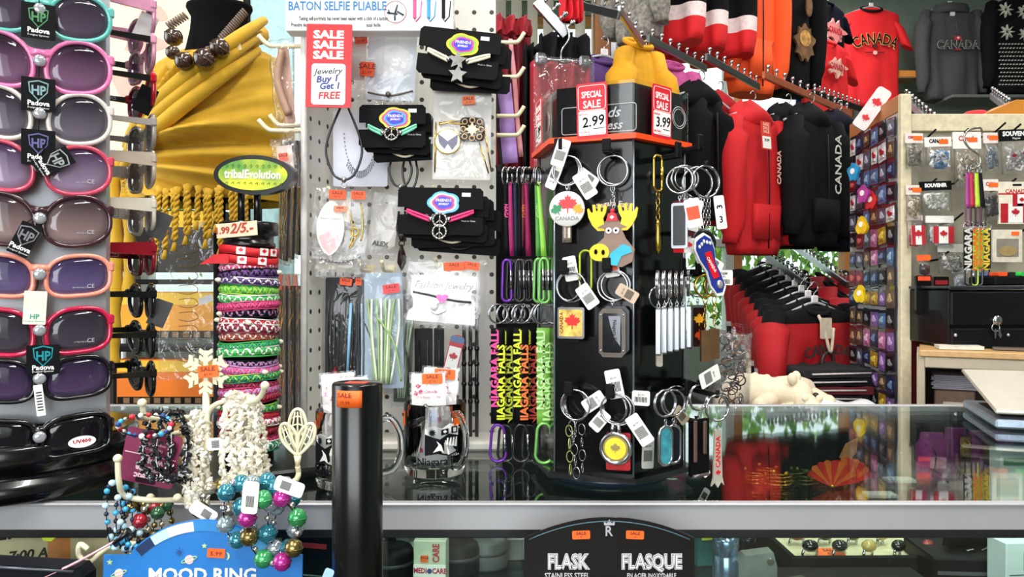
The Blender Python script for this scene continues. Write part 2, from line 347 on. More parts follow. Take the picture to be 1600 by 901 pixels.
def sunglasses(label, kind, fcol, lc, lc2, w=.056, h=.045, temples='folded', tmat=None, logo=None, rim=.0029, group=None, wid=.132):
    t = thing('sunglasses', label, 'sunglasses', group=group)
    fm = M(fcol, .18, 0, .06, coat=.7); cx = wid/2-w/2
    b = MB()
    crv = lambda x: .9*x*x     # wrap towards the temples (y grows back)
    for sg in (-1, 1):
        P = [(sg*(cx+x), z) for x, z in lens_outline(kind, w-rim, h-rim)]
        P3 = [(x, crv(x), z) for x, z in P]
        b.tube(P3, rim*.9, 6, closed=True)
        b.box((sg*(wid/2-.001), crv(wid/2)+.001, h*.22), (.007, .008, .011), .002)
    gap = cx-w/2
    b.tube([(-gap-.004, .001, h*.13), (-gap*.4, -.0005, h*.19), (gap*.4, -.0005, h*.19), (gap+.004, .001, h*.13)], [rim*1.5, rim*1.2, rim*1.2, rim*1.5], 6)
    b.prism([(-gap-.007, h*.27), (-gap*.5, h*.235), (gap*.5, h*.235), (gap+.007, h*.27), (gap+.004, h*.02), (gap*.45, h*.10), (-gap*.45, h*.10), (-gap-.004, h*.02)], -.0015, .0022)
    b.tube([(-gap-.002, .001, -h*.02), (-gap*.5, 0, h*.12)], rim*.9, 5).tube([(gap+.002, .001, -h*.02), (gap*.5, 0, h*.12)], rim*.9, 5)
    b.build('frame', fm, t)
    for sg in (-1, 1):
        b = MB(); P = [(sg*(cx+x), z) for x, z in lens_outline(kind, w-rim*2, h-rim*2)]
        vs = []; rings = [1, .66, .33]
        c0 = (sg*cx, 0)
        for q in rings: vs += [(c0[0]+(x-c0[0])*q, crv(c0[0]+(x-c0[0])*q)-.0016*(1-q*q)-.0004, z*q) for x, z in P]
        n = len(P); vs.append((c0[0], crv(c0[0])-.002, 0)); fs = []
        for r in range(2): fs += [[r*n+k, r*n+(k+1) % n, (r+1)*n+(k+1) % n, (r+1)*n+k] for k in range(n)]
        fs += [[2*n+k, 2*n+(k+1) % n, 3*n] for k in range(n)]
        k = len(vs); vs += [(x, y+.0014, z) for x, y, z in vs]; fs += [[i+k for i in reversed(f)] for f in fs]
        fs += [[i, i+k, (i+1) % n+k, (i+1) % n] for i in range(n)]
        b.add(vs, fs, True); b.build('lens', lens(lc, lc2), t)
    tm = tmat or fm
    for sg in (-1, 1):
        b = MB(); x0 = sg*wid/2; y0 = crv(wid/2)
        if temples == 'folded':
            b.box((x0*.15, y0+.012+(.004 if sg > 0 else 0), h*.18), (wid*.84, .002, .008), .0008); b.box((x0*.94, y0+.006, h*.18), (.008, .014, .009), .001)
            b.build('temple', tm, t)
        else:
            th = .016 if temples == 'wide' else .0075; L = .046
            b.prism([(0, h*.2-th/2), (L, h*.2-th*.36), (L, h*.2+th*.36), (0, h*.2+th/2)], -.0013, .0013)
            o = b.build('temple', tm, t, (x0, y0, 0), (0, 0, PI/2))
            if logo:
                b = MB()
                if temples == 'wide': b.prism(rrect(.015, .011, .001, cx=.02, cz=h*.2), -.0002, .0002); b.mat(1).prism(rrect(.013, .009, .001, cx=.02, cz=h*.2), -.0004, .0003); b.mat(0)
                b.at((0, 0, 0)); b.text(logo, .0075 if temples == 'wide' else .006, (.02, -.0004, h*.2), .0002, .0003, 1.1)
                if sg < 0: b.build('emblem', [STEEL, tm], o, (0, -.0014, 0))
                else: b.build('emblem', [STEEL, tm], o, (0, .0014, 0)).scale = (1, -1, 1)
    return t
def hangtag(t, loc, rot, w, h, cmat, tmat, txt='Padova', shield=True, holo='6fd6c0'):
    b = MB().prism(rrect(w, h, .001), -.0004, .0004); o = b.build('hang_tag', cmat, t, loc, rot)
    b = MB()
    if shield:
        b.prism([(-.009, .012), (0, .0145), (.009, .012), (.008, .002), (0, -.007), (-.008, .002)], -.0008, -.0004).mat(1)
        b.prism([(-.0078, .011), (0, .0132), (.0078, .011), (.007, .0025), (0, -.0055), (-.007, .0025)], -.001, -.0007).mat(0)
        b.text('HP', .013, (0, -.001, .0035), .0004, .0004, .8).mat(2)
    b.text(txt, .0068, (0, -.0004, -h*.27), .0002, .0003).text('Designer Eyewear', .0026, (0, -.0004, -h*.40), 0, .0002)
    b.build('lettering', [M(holo, .15, .6), cmat, tmat], o)
    MB().tube([(loc[0], loc[1], loc[2]+h*.45), (loc[0]*.5, loc[1]+.001, loc[2]+h*.62), (0, loc[1]+.002, .004)], .0004, 4).build('tag_string', INK, t)
    return o
BLK = M('0c0d10', .6); PAP = M('ece5d2', .6)
def front_pos(py, d=.030, u=.0275):
    F = TC+nF*(s_+d)+tF*u; return Vector((F.x, F.y, W(0, py, F.y).z))
FG = [ # py, kind, frame, top tint, bottom tint, w, h, label, tag
 (18, 'oval', '5fb5ad', '3a3340', '6a5a70', .058, .046, 'teal framed sunglasses at the top of the silver spinner face', 'd'),
 (98, 'oval', 'e779ae', '2a2030', '9a6f95', .060, .052, 'pink oversized sunglasses with a dark shield tag below the bridge', 'd'),
 (180, 'oval', 'd9cfc9', '2c2734', '8a7f90', .058, .050, 'clear beige framed oval sunglasses on the silver spinner', 'd'),
 (262, 'oval', 'c8455f', '4a3358', 'c3a9cc', .060, .048, 'rose red rimmed sunglasses with a tilted black tag', 't'),
 (343, 'oval', '3a1d26', '4e3d44', 'b89c9c', .062, .050, 'dark brown oversized sunglasses with a black tag slanting left', 's'),
 (430, 'soft', 'f0957f', '33254f', '8472a8', .060, .040, 'salmon pink framed sunglasses with a cream paper tag', 'c'),
 (517, 'soft', 'c01845', '35303c', '57505e', .060, .044, 'crimson framed sunglasses above the glossy black ones', 'h'),
 (592, 'soft', '0c0b10', '2b1f3a', '66507a', .061, .040, 'glossy black soft rectangular sunglasses with a narrow white tag', 'n'),
 (683, 'square', '09090b', '15141a', '201f26', .063, .038, 'flat black square sunglasses, lowest on the silver spinner face', 'o')]
for i, (py, kind, fc, a, b2, w_, h_, lab, tg) in enumerate(FG):
    g = sunglasses(lab, kind, fc, a, b2, w_+.002, h_+.005)
    g.location = front_pos(py); g.rotation_euler = (0, 0, TA)
    MB().lathe([(.0055, 0), (.0062, .001), (.005, .003), (.002, .0036)], 14).build('clear_button', M('cfd4dc', .15, .6), g, (0, -.004, .001), (PI/2, 0, 0))
    if tg == 'd': hangtag(g, (-.001, -.006, -.034 if i else -.012), (0, 0, 0), .030, .034 if i == 1 else .036, BLK, WHITE, holo=('7fc98f', 'b8e0e8', '8f8ed0')[i % 3])
    if tg == 't': hangtag(g, (.012, -.009, .006), (0, R_(60), 0), .019, .036, BLK, WHITE, holo='cfd8d8')
    if tg == 's': hangtag(g, (-.013, -.006, -.021), (0, R_(25), 0), .019, .034, BLK, WHITE, holo='a8a8b0')
    if tg == 'c': hangtag(g, (-.004, -.006, -.033), (0, R_(3), 0), .020, .034, PAP, INK, 'HP', False)
    if tg == 'h': hangtag(g, (.003, -.006, -.029), (0, 0, 0), .029, .030, BLK, WHITE, holo='3fc9d8')
    if tg == 'n':
        o = MB().prism(rrect(.008, .032, .0008), -.0003, .0003).build('price_tag', WHITE, g, (0, -.006, -.021), (0, R_(-6), 0))
        b = MB()
        for k in range(7): b.box((0, -.0004, .008-k*.003), (.005, .0003, .0011), 0)
        b.build('lettering', INK, o)
    if tg == 'o':
        o = MB().prism(ell(.013, .006), -.0003, .0003).build('oval_sticker', WHITE, g, (.038, -.0015, -.008), (0, R_(-4), R_(5)))
        MB().text('UV400', .0055, (0, -.0003, .0005), .0002, .0002, 1.1).build('lettering', M('b02040', .5), o)
    if i in (3, 4, 5, 6): MB().text('CE', .006, (.046, -.0006, -.011), 0, .0002).text('UV 400 PROTECTION', .0022, (.036, -.0004, -.0125), 0, .0002).build('lens_print', M('b8b4bc', .5), g)
def side_pos(py, d=.043):
    F = TC+tF*(s_+d)-nF*.0+nF*.0; F = F+nF*(.0)
    return Vector((F.x, F.y, W(0, py, F.y-.05).z))
SG = [(8, 'soft', 'c98aa6', '6b4a6b', '9a6a90', 'wide', None, 'mauve sunglasses at the top of the spinner side, cut by the frame edge'),
 (62, 'soft', 'd79ab4', '6f4468', 'b07aa0', 'thin', 'DE', 'dusty pink sunglasses with black arms on the spinner side'),
 (122, 'soft', 'b3101f', '4a2a50', 'a47aa0', 'thin', 'DE', 'bright red sunglasses with black arms on the spinner side'),
 (190, 'soft', 'a69f9a', '3a3038', '8a7f88', 'thin', None, 'grey clear sunglasses on the spinner side above the square emblem pair'),
 (247, 'soft', 'c4b4a4', '5a4038', '9a7a66', 'wide', 'DE', 'beige sunglasses with a square metal emblem on the wide arm'),
 (318, 'soft', 'e0d8c8', '5a3f4c', '8a6a74', 'wide', 'DE', 'cream sunglasses with dotted wide arm and emblem'),
 (386, 'soft', '8c0f22', '281c20', '50383c', 'wide', 'DE', 'dark red sunglasses with tapered wide arm on the spinner side'),
 (457, 'round', '0b0b0e', '2a2030', '5a5060', 'thin', None, 'black round sunglasses just below the dark red wide armed pair'),
 (519, 'round', '0a0a0c', '2c2a34', '4c4a58', 'thin', None, 'black round sunglasses in the middle of the three black side pairs'),
 (580, 'round', '0d0b0e', '1c1a20', '403c46', 'thin', None, 'black round sunglasses lowest on the spinner side')]
for i, (py, kind, fc, a, b2, tp, lg, lab) in enumerate(SG):
    g = sunglasses(lab, kind, fc, a, b2, .054, .042, tp, BLACK if (lg == 'DE' and tp == 'thin') or i > 6 else None, lg)
    g.location = side_pos(py+14); g.rotation_euler = (0, 0, TA+PI/2+R_(7))
    if i in (0, 2, 5, 7):
        o = MB().prism(rrect(.02, .032, .001), -.0004, .0004).build('price_tag', M(('e8e4e0', '17181c', '4a4a4c', '55565a')[(0, 2, 5, 7).index(i)], .6), g, (-.05, .01-.016*(i % 2), -.014), (R_(10), R_(20), R_(-90)))
# ================================================================ MANNEQUIN BUST WITH SHAWL
BY = 1.60
bust = thing('mannequin_bust', 'black velvet mannequin neck and shoulders under a mustard shawl', 'mannequin', (W(343, 0, BY).x, BY, 0))
bx = W(343, 0, BY).x
VEL = M('060608', .95)
def zz(py, Y): return W(0, py, Y).z
b = MB(); prof = [(0, .9), (.085, zz(312, BY)), (.10, zz(305, BY)), (.108, zz(270, BY)), (.105, zz(230, BY)), (.085, zz(150, BY)), (.075, zz(110, BY)), (.060, zz(80, BY)), (.052, zz(50, BY)), (.050, zz(28, BY)), (.059, zz(14, BY)), (.058, zz(9, BY)), (.0, zz(8, BY))]
b.loft([[(1.15*r*math.cos(2*PI*k/32), .8*r*math.sin(2*PI*k/32), z) for k in range(32)] for r, z in prof[1:]]); b.build('torso', VEL, bust)
MB().lathe([(.11, .0), (.11, .02), (.02, .04), (.012, .1), (.012, zz(310, BY))], 24).build('stand_pole', BLACKM, bust)
shawl = thing('shawl', 'mustard yellow fringed shawl draped over the black bust', 'shawl', (bx, BY, 0))
MUS = M('c89b16', .75, 0, .06, 40, sheen=.1)
secs = []
rows = [(84, 300, 418), (92, 276, 432), (112, 252, 441), (140, 238, 446), (170, 228, 450), (200, 220, 453), (230, 214, 455), (260, 210, 456), (285, 205, 455), (305, 200, 452), (318, 198, 450)]
fine = []
for i in range(len(rows)-1):
    for k in range(7): t = k/7; fine.append(tuple(rows[i][j]*(1-t)+rows[i+1][j]*t for j in range(3)))
fine.append(rows[-1])
for y, xl, xr in fine:
    z = zz(y, BY); cx = (W((xl+xr)/2, 0, BY).x-bx); hw = (xr-xl)/2*BY/1200; hd = min(.155, hw*.80)*(.7 if y < 90 else .85 if y < 100 else 1); sec = []
    for k in range(120):
        a = 2*PI*k/120; c, s = math.cos(a), math.sin(a); u = c*hw
        amp = min(1, max(0, (y-80)/50)); q = (z*34-u*26)
        conv = math.hypot(u+.14, (z-zz(245, BY))*1.1)           # folds gather at the lower left
        an = math.atan2(z-zz(262, BY), u+.17)
        f = .0065*math.sin(an*21+1.5*math.sin(an*7))*min(1, conv*7)*amp+.0028*math.sin(an*43+q*.3)*amp
        f += .012*math.exp(-((z-zz(226, BY)-(u*.12))/.012)**2)*amp-.010*math.exp(-((z-zz(240, BY)-(u*.05))/.009)**2)
        sec.append((cx+c*(hw+f*.5), s*(hd+f*2.2), z))
    secs.append(sec)
b = MB(); b.loft(secs, cap=False)
# inner wall gives the cloth thickness
b.loft([[(x*.985, y*.975, z) for x, y, z in sec] for sec in secs], cap=False)
b.build('drape', MUS, shawl)
b = MB()
pts = []
for k in range(40):
    a = 2*PI*k/40; px_, pz_ = 348+62*math.cos(a), 84-20*math.cos(a)-34*math.sin(a)
    pts.append((W(px_, 0, BY).x-bx, .075*math.sin(a)-.03, zz(pz_, BY)))
b.tube(pts, [.015+.004*math.sin(k*1.9)+.003*math.sin(k*.7) for k in range(40)], 10, closed=True)
p2 = bez([(W(425, 0, BY).x-bx, -.05, zz(45, BY)), (W(405, 0, BY).x-bx, -.125, zz(90, BY)), (W(340, 0, BY).x-bx, -.15, zz(150, BY)), (W(270, 0, BY).x-bx, -.13, zz(205, BY)), (W(228, 0, BY).x-bx, -.08, zz(240, BY))], 8)
for dz, r in ((0, .014), (-.028, .012), (-.06, .013)):
    b.tube([(p.x+dz*.2, p.y+.0, p.z+dz) for p in p2], [r*(.6+.5*math.sin(PI*i/len(p2))) for i in range(len(p2))], 10)
b.build('neck_fold', MUS, shawl)
b = MB()
for x0, w_, y0, y1 in ((176, 10, 250, 585), (196, 9, 270, 470), (158, 8, 250, 420)):
    b.tube([(W(x0+3*math.sin(y*.02), 0, BY).x-bx, .01, zz(y, BY)) for y in range(y0, y1, 12)], [w_*BY/1200*(1+.15*math.sin(y*.1)) for y in range(y0, y1, 12)], 12)
b.build('hanging_end', MUS, shawl)
for i, (x0, y1) in enumerate([(262, 400), (272, 392), (284, 362), (290, 380), (304, 370), (306, 355), (322, 348), (334, 376), (338, 360), (352, 352), (356, 388), (372, 360), (382, 350), (394, 366), (410, 352)]):
    y0 = 306+4*math.sin(i); b = MB()
    for s_t in range(2):
        b.tube([(W(x0+(i % 3-1)*(y-y0)*.05+2.6*math.sin(y*.35+s_t*PI), 0, BY-.1).x-bx, -.138+.003*math.cos(y*.35+s_t*PI), zz(y, BY-.1)) for y in range(int(y0), y1, 3)], .0032, 5)
    x1 = x0+(i % 3-1)*(y1-y0)*.05
    b.tube([(W(x1, 0, BY-.1).x-bx, -.138, zz(y1, BY-.1)), (W(x1-2, 0, BY-.1).x-bx, -.138, zz(y1+14, BY-.1))], [.003, .006], 6)
    b.tube([(W(x0, 0, BY-.1).x-bx, -.132, zz(y0-9, BY-.1)), (W(x0, 0, BY-.1).x-bx, -.138, zz(y0+3, BY-.1))], [.009, .003], 6)
    b.build('tassel', MUS, shawl)
neck = thing('bead_necklace', 'necklace of large brown mottled wooden beads on the black bust', 'necklace', (bx, BY, 0))
BEAD = M('3b2418', .25, 0, .8, 160, coat=.6); CORD = M('6a5a50', .7)
NY = -.168
for px_, py_, r, y in [(271, 58, 14.5, -.12), (270, 82, 11, -.14), (288, 96, 14.5, NY), (319, 92, 16.5, NY-.005), (343, 75, 15.5, NY+.01)]:
    rr = r*1.44/1200; c = W(px_, py_, BY+y)
    MB().ball((c.x-bx, y, c.z), rr, 20, 12).ring((c.x-bx, y, c.z), rr*.98, rr*.12, (PI/2, .5, 0), 18, 5).build('bead', BEAD, neck)
b = None
for (x0, y0, x1, y1, n) in ((352, 66, 388, 24, 16), (271, 46, 296, 30, 8), (300, 98, 306, 96, 3), (331, 84, 334, 80, 2)):
    for k in range(n):
        t = k/(n-1); c = W(x0+(x1-x0)*t, y0+(y1-y0)*t, BY-.10+.05*t); o = (bpy.data.objects.new('disc_bead', b.data) if b else MB().lathe([(.005, -.0022), (.0085, -.0014), (.0085, .0014), (.005, .0022)], 12).build('disc_bead', CORD, neck)); b = b or o
        if o is not b: C.objects.link(o); o.parent = neck
        o.location = (c.x-bx, c.y-BY-.02, c.z); o.rotation_euler = (0, R_(50 if n > 3 else 0), 0)
b = MB(); c = W(368, 70, BY-.13); b.prism(rrect(.019, .024, .001), -.0004, .0004); b.build('price_tag', M('d8c9a0', .6), neck, (c.x-bx, -.13, c.z), (0, R_(-15), 0))

# ================================================================ WALL POSTER AND PANELS BEHIND THE BUST
PY = 2.3
c = W(282, 85, PY)
po = thing('poster_board', 'cream display board with pink rounded shapes behind the bust', 'poster', (c.x, PY, c.z), 0)
MB().box((0, 0, -.06), (.48, .01, .57), .002).build('board', M('f1dfc0', .6, 0, .03), po)
b = MB()
for ptx, ptz, rx, rz in ((-.14, .17, .05, .035), (-.11, .03, .06, .03), (-.15, -.09, .05, .05), (-.02, -.07, .06, .025), (-.08, .12, .04, .03)):
    b.prism([(ptx+rx*(1+.22*math.sin(3*a+ptx*40))*math.cos(a), ptz+rz*(1+.22*math.cos(2*a))*math.sin(a)) for a in [2*PI*k/28 for k in range(28)]], -.0065, -.005)
b.build('printed_shapes', M('eeb1a2', .6, 0, .03), po)
MB().tube([(-.18, .01, -.32), (-.18, .03, -c.z+.005)], .008).tube([(.18, .01, -.32), (.18, .03, -c.z+.005)], .008).build('easel_leg', ALU, po)
c = W(425, 60, 2.2)
pn = thing('panel_screen', 'pale teal upright panel between the bust and the pegboard', 'panel', (c.x, 2.2, 0))
MB().box((0, 0, 1.0), (.125, .02, 1.99), .003).build('board', M('a9cfd2', .5), pn)
MB().box((-.068, -.002, 1.0), (.02, .03, 1.99), .003).build('edge', M('17181a', .5), pn)

# ================================================================ ORANGE GIFT BOXES BEHIND (left)
YB = 1.95
YOR = M('f4a11c', .5, 0, .18, 4); YEL = M('f9c52a', .5, 0, .12, 4); ORD = M('ee7a16', .5, 0, .15, 4)
shf = thing('box_rack', 'black wire rack holding orange boxed goods behind the spinner', 'rack', (W(265, 0, YB).x, YB+.05, 0))
for z in (zz(652, YB), zz(545, YB), zz(440, YB)): MB().box((.0, 0, z), (.38, .13, .012), .002).build('shelf', BLACKM, shf)
for sx in (-.19, .19): MB().box((sx, .06, .75), (.015, .015, 1.5), .002).build('upright', BLACKM, shf)
BXO = [(W(262, 0, YB).x, zz(596, YB), .26, .132, ORD, 'orange boxed item with a white snowflake print, lowest on the black rack'),
       (W(258, 0, YB).x, zz(492, YB), .27, .137, YOR, 'yellow and orange boxed item on the middle shelf of the black rack'),
       (W(268, 0, YB).x, zz(376, YB), .25, .183, M('22201d', .5), 'black and yellow boxed item under the shawl fringe')]
for i, (x, z, w_, h_, m, lab) in enumerate(BXO):
    t = thing('gift_box', lab, 'box', (x, YB+.04, z))
    MB().box((0, 0, 0), (w_, .08, h_*.86), .002).build('carton', m, t)
    b = MB(); b.box((0, -.0405, h_*.30), (w_*.98, .0015, h_*.22), 0); b.build('top_band', YEL, t)
    if i < 2:
        b = MB(); b.box((0, -.0405, -h_*.36), (w_*.98, .0015, h_*.14), 0)
        for k in range(9): b.mat(1).box((-w_*.4+k*w_*.1, -.0415, -h_*.36), (w_*.06, .001, h_*.1), 0)
        b.build('lower_band', [M('1a1714', .5), M('8a6a48', .5)], t)
    if i == 0:
        b = MB()
        for k in range(6):
            a = k*PI/3; b.at((-.075, 0, .0), (0, a, 0)); b.box((0, -.0415, .008), (.003, .001, .016), 0)
        b.build('printed_mark', WHITE, t)
# clear sheet with bent wires hanging before the boxes
c = W(303, 470, 1.82)
hk = thing('earring_card', 'clear plastic sheet holding bent wire shapes before the orange boxes', 'packet', (c.x, 1.82, c.z))
MB().box((0, 0, -.0), (.17, .001, .375), 0).build('film', FILM, hk)
b = MB()
for k in range(9):
    z = .12-k*.032; b.tube(bez([(-.035, -.002, z+.012), (0, -.003, z+.014), (.01, -.003, z), (-.012, -.003, z-.008), (-.035, -.002, z-.004)], 4), .0008, 5)
b.build('wires', M('7a5a30', .4, .6), hk)
tgc = W(322, 468, 1.79); tg_ = MB().prism(rrect(.034, .016, .001), -.0005, .0005).build('price_tag', M('e2e0e4', .6), hk, (tgc.x-c.x, -.03, tgc.z-c.z), (0, R_(-20), 0))
MB().tube([(0, 0, .15), (.0, .05, .19), (0, .13, .19)], .002).build('hanger_hook', ALU, hk)

# ================================================================ BRACELET STAND (oval sign, black column)
SY = .935; cx0 = W(389, 0, SY).x
bs = thing('bracelet_stand', 'black column display stand with a green oval sign on two posts', 'display stand', (cx0, SY, CZ))
b = MB().at((.02, .0, 0), (0, 0, R_(28))); b.box((0, 0, .007), (.15, .15, .014), .003); b.build('base', BLACK, bs)
zc = lambda py: zz(py, SY-.03)-CZ
b = MB().lathe([(.029, .014), (.029, zc(386)), (.031, zc(384)), (.031, zc(378)), (.029, zc(376)), (.029, zc(366)), (.0345, zc(364)), (.0345, zc(346)), (.033, zc(344.5))], 40); b.build('column', BLACK, bs)
for px_ in (377, 402): MB().tube([(W(px_, 0, SY).x-cx0, 0, zc(345)), (W(px_, 0, SY).x-cx0, 0, zc(285))], .0042, 10).build('post', BLACK, bs)
c = W(396, 273, SY-.02)
b = MB().prism(ell(.050, .0235, 48), 0, .013); o = b.build('sign_frame', BLACK, bs, (c.x-cx0, -.02, c.z-CZ), (0, R_(2), R_(-6)))
m = M('8fb52c', .4); mg = bpy.data.materials.new('sign_green'); mg.use_nodes = True; n_ = mg.node_tree.nodes; L_ = mg.node_tree.links
tt = n_.new('ShaderNodeTexNoise'); tt.inputs['Scale'].default_value = 22; rr_ = n_.new('ShaderNodeValToRGB'); co_ = n_.new('ShaderNodeTexCoord')
rr_.color_ramp.elements[0].position = .4; rr_.color_ramp.elements[0].color = (*lin('5c9a3a'), 1); rr_.color_ramp.elements[1].position = .6; rr_.color_ramp.elements[1].color = (*lin('dede3a'), 1)
L_.new(co_.outputs['Object'], tt.inputs[0]); L_.new(tt.outputs[0], rr_.inputs[0]); L_.new(rr_.outputs[0], n_['Principled BSDF'].inputs['Base Color'])
b = MB().prism(ell(.043, .0185, 48), -.0012, -.0002)
o2 = b.build('sign_face', mg, bs, (c.x-cx0-.0004, -.02, c.z-CZ), (0, R_(2), R_(-6)))
b = MB().text('tribalEvolution', .0145, (0, -.0014, .0), .00035, .0006, .82)
b.mat(1)
for k in range(10):
    x = -.034+k*.0075; b.tube(bez([(x, -.0014, .010), (x+.002, -.0014, .012), (x+.003, -.0014, .010), (x+.001, -.0014, .008)], 3), .0003, 4); b.tube(bez([(x, -.0014, -.011), (x+.003, -.0014, -.009), (x+.003, -.0014, -.012)], 3), .0003, 4)
b.build('lettering', [WHITE, M('4a6a28', .5)], o2)
c = W(378, 358, SY-.04)
o = MB().box((0, 0, 0), (.052, .001, .017), .0003).build('price_sticker', M('e6d2b4', .6), bs, (c.x-cx0-.008, -.0345, c.z-CZ), (0, R_(-4), R_(-10)))
MB().text('1.99', .011, (-.018, -.0008, 0), .0003, .0004).text('2/5.-', .016, (.006, -.0008, 0.001), .0003, .0004, shear=.3).build('lettering', M('b83a28', .6), o)
# bracelets on the column
CLR = [('pink', 'd6528c'), ('purple', '5a3a78'), ('green', '3fae52'), ('rose', 'c8386a'), ('black', '17161a'), ('red', 'c21a2e'), ('maroon', '7e1a34'), ('rust', 'b0503a'), ('emerald', '1f8a62'), ('lilac', 'b684b4'), ('white', 'efece6'), ('lime', '9ad04a')]
CD = dict(CLR)
def braid(name, label, c, R, h, ca, cb, shells=0, tilt=(0, 0), grp='braided bracelets on the black column'):
    t = thing(name, label, 'bracelet', c, (tilt[0], tilt[1], random.uniform(0, 6)), grp)
    for j in range(3):
        b = MB(); N = 110; K = 17
        for k2 in range(1):
            b.tube([((R+.0011*math.cos(2*K*a+j*4*PI/3))*math.cos(a), (R+.0011*math.cos(2*K*a+j*4*PI/3))*math.sin(a), h*.30*math.sin(K*a+j*2*PI/3)) for a in [2*PI*k/N for k in range(N)]], h*.15, 5, closed=True)
        b.build('strand', M((ca, cb, ca)[j], .55), t)
    for dz, cc in ((h*.46, cb), (-h*.46, ca)):
        MB().tube([(R*math.cos(a), R*math.sin(a), dz+.0006*math.sin(3*a)) for a in [2*PI*k/48 for k in range(48)]], h*.09, 5, closed=True).build('cord', M(cc, .5), t)
    for k in range(shells):
        a = -2.2+k*1.3; MB().ball(((R+.003)*math.cos(a), (R+.003)*math.sin(a), 0), (.0042, .0042, .0028), 8, 6).build('shell_bead', M('f3ead2', .3), t)
    return t
seq = ['pink:white', 'purple:black', 'purple:white', 'lime:green', 'green:white', 'rose:pink', 'black:lilac', 'red:white', 'maroon:white', 'rust:white', 'emerald:green', 'green:white', 'lilac:black', 'pink:lilac', 'emerald:lime', 'maroon:rose', 'lilac:rose', 'maroon:red', 'emerald:lime', 'red:maroon', 'white:rose', 'maroon:red', 'rose:maroon', 'emerald:white']
ordn = ['directly under the maple leaf band', 'second below the maple leaf band', 'third below the maple leaf band', 'fourth below the maple leaf band', 'fifth below the maple leaf band', 'sixth below the maple leaf band', 'seventh below the maple leaf band', 'eighth below the maple leaf band', 'ninth below the maple leaf band', 'tenth below the maple leaf band',
 'beside the snowflake finial, upper', 'level with the snowflake centre', 'just below the snowflake centre', 'level with the snowflake bottom', 'level with the top of the clear chip strings', 'just under the top of the clear chip strings', 'right of the clear chips, fifth lowest but three', 'right of the clear chips, seventh from the base', 'right of the clear chips, sixth from the base', 'right of the clear chips, fifth from the base', 'right of the clear chips, fourth from the base', 'right of the clear chips, third from the base', 'second from the column base', 'resting lowest at the column base']
ordn[16] = 'right of the clear chips, eighth from the base'
ys = [416+k*12.4 for k in range(24)]
for i, (sq, od, y) in enumerate(zip(seq, ordn, ys)):
    a, b2 = sq.split(':')
    h = .0105*(.95, 1.1, .8, 1.15, .9)[i % 5]
    braid('braided_bracelet', '%s and %s braided cord bracelet, %s' % (a, b2, od), (cx0, SY, zz(y, SY-.03)), .0325+.0012*(i % 3), h, CD[a], CD[b2], 3 if i in (1, 2, 6, 7, 10, 13, 14, 18) else 0, (R_(random.uniform(-5, 5)), R_(random.uniform(-5, 5))))
band = thing('maple_leaf_band', 'red fabric band with white maple leaf flags, topmost on the column', 'bracelet', (cx0, SY, zz(398, SY-.03)), (0, R_(3), 0))
b = MB(); N = 48
for lo, hi in ((0, .010), (-.011, -.001)):
    secs = [[((.0335+q)*math.cos(a), (.0335+q)*math.sin(a), z+.0015*math.sin(2*a)) for q, z in ((0, lo), (.0015, lo), (.0015, hi), (0, hi))] for a in [2*PI*k/N for k in range(N+1)]]
    b.loft(secs)
b.prism([(-.046, -.014), (-.03, -.001), (-.012, -.001), (-.012, -.011), (-.034, -.012)], -.0335, -.032)
b.build('strap', M('c8141f', .6), band)
for k, (a, z) in enumerate([(-2.25, -.006), (-1.45, -.006), (-1.5, .005), (-.75, .005), (-.8, -.006), (-.35, .005)]):
    b = MB(); b.prism(rrect(.0105, .0085, .0004), -.0006, 0); b.mat(1).prism(leaf(.0034, 0, .0004), -.001, -.0005)
    b.build('flag_patch', [WHITE, RED], band, (.0355*math.cos(a), .0355*math.sin(a), z), (0, 0, a+PI/2))

# ================================================================ BLACK POST
c = W(558.5, 0, .66)
t = thing('round_post', 'tall glossy black round tube standing in front of the counter', 'post', (c.x, .66, .75))
zt = zz(597, .66)-.75
MB().lathe([(.020, 0), (.0215, .002), (.0215, zt-.0015), (.0205, zt), (.002, zt)], 48).build('tube', M('060607', .24, 0, .05, coat=.1), t)
SAL = M('ff6a1a', .55, 0, .05); SALR = M('f04a28', .55, 0, .05)
def sticker(parent, loc, rot, w_=.024, h_=.014, m=None, txt='SALE', name='sale_sticker', tm=None):
    o = MB().prism(rrect(w_, h_, .0012), -.0003, .0003).build(name, m or SAL, parent, loc, rot)
    if txt: MB().text(txt, h_*.5, (0, -.0003, h_*.18), .0001, .0002, 1.15).text('$1.99' if h_ > .01 else '99', h_*.3, (0, -.0003, -h_*.25), 0, .0002).build('lettering', tm or M('7a2410', .6), o)
    return o
b = MB(); NN = 8
secs = [[(.0217*math.cos(a), .0217*math.sin(a), z) for z in (-.007, .007)]+[(.0221*math.cos(a), .0221*math.sin(a), z) for z in (.007, -.007)] for a in [-2.25+1.05*k/NN for k in range(NN+1)]]
b.loft(secs); o = b.build('sale_sticker', SAL, t, (0, 0, zt-.0115))
MB().text('SALE', .0055, (0, 0, .003), .0001, .0002, 1.1).text('19.99', .0042, (0, 0, -.003), 0, .0002).build('lettering', M('7a2410', .6), o, (-.0065, -.0217, 0), (0, 0, R_(-15)))
MB().prismz([(-.010, -.006), (.008, -.008), (.010, .002), (-.008, .004)], zt, zt+.0004).build('sale_sticker', SALR, t)
o = MB().prism(rrect(.008, .017, .002), -.0004, .0004).build('price_tag', M('a8cfe0', .6), t, (-.021, -.0225, zz(888, .66)-.75), (0, R_(22), 0))

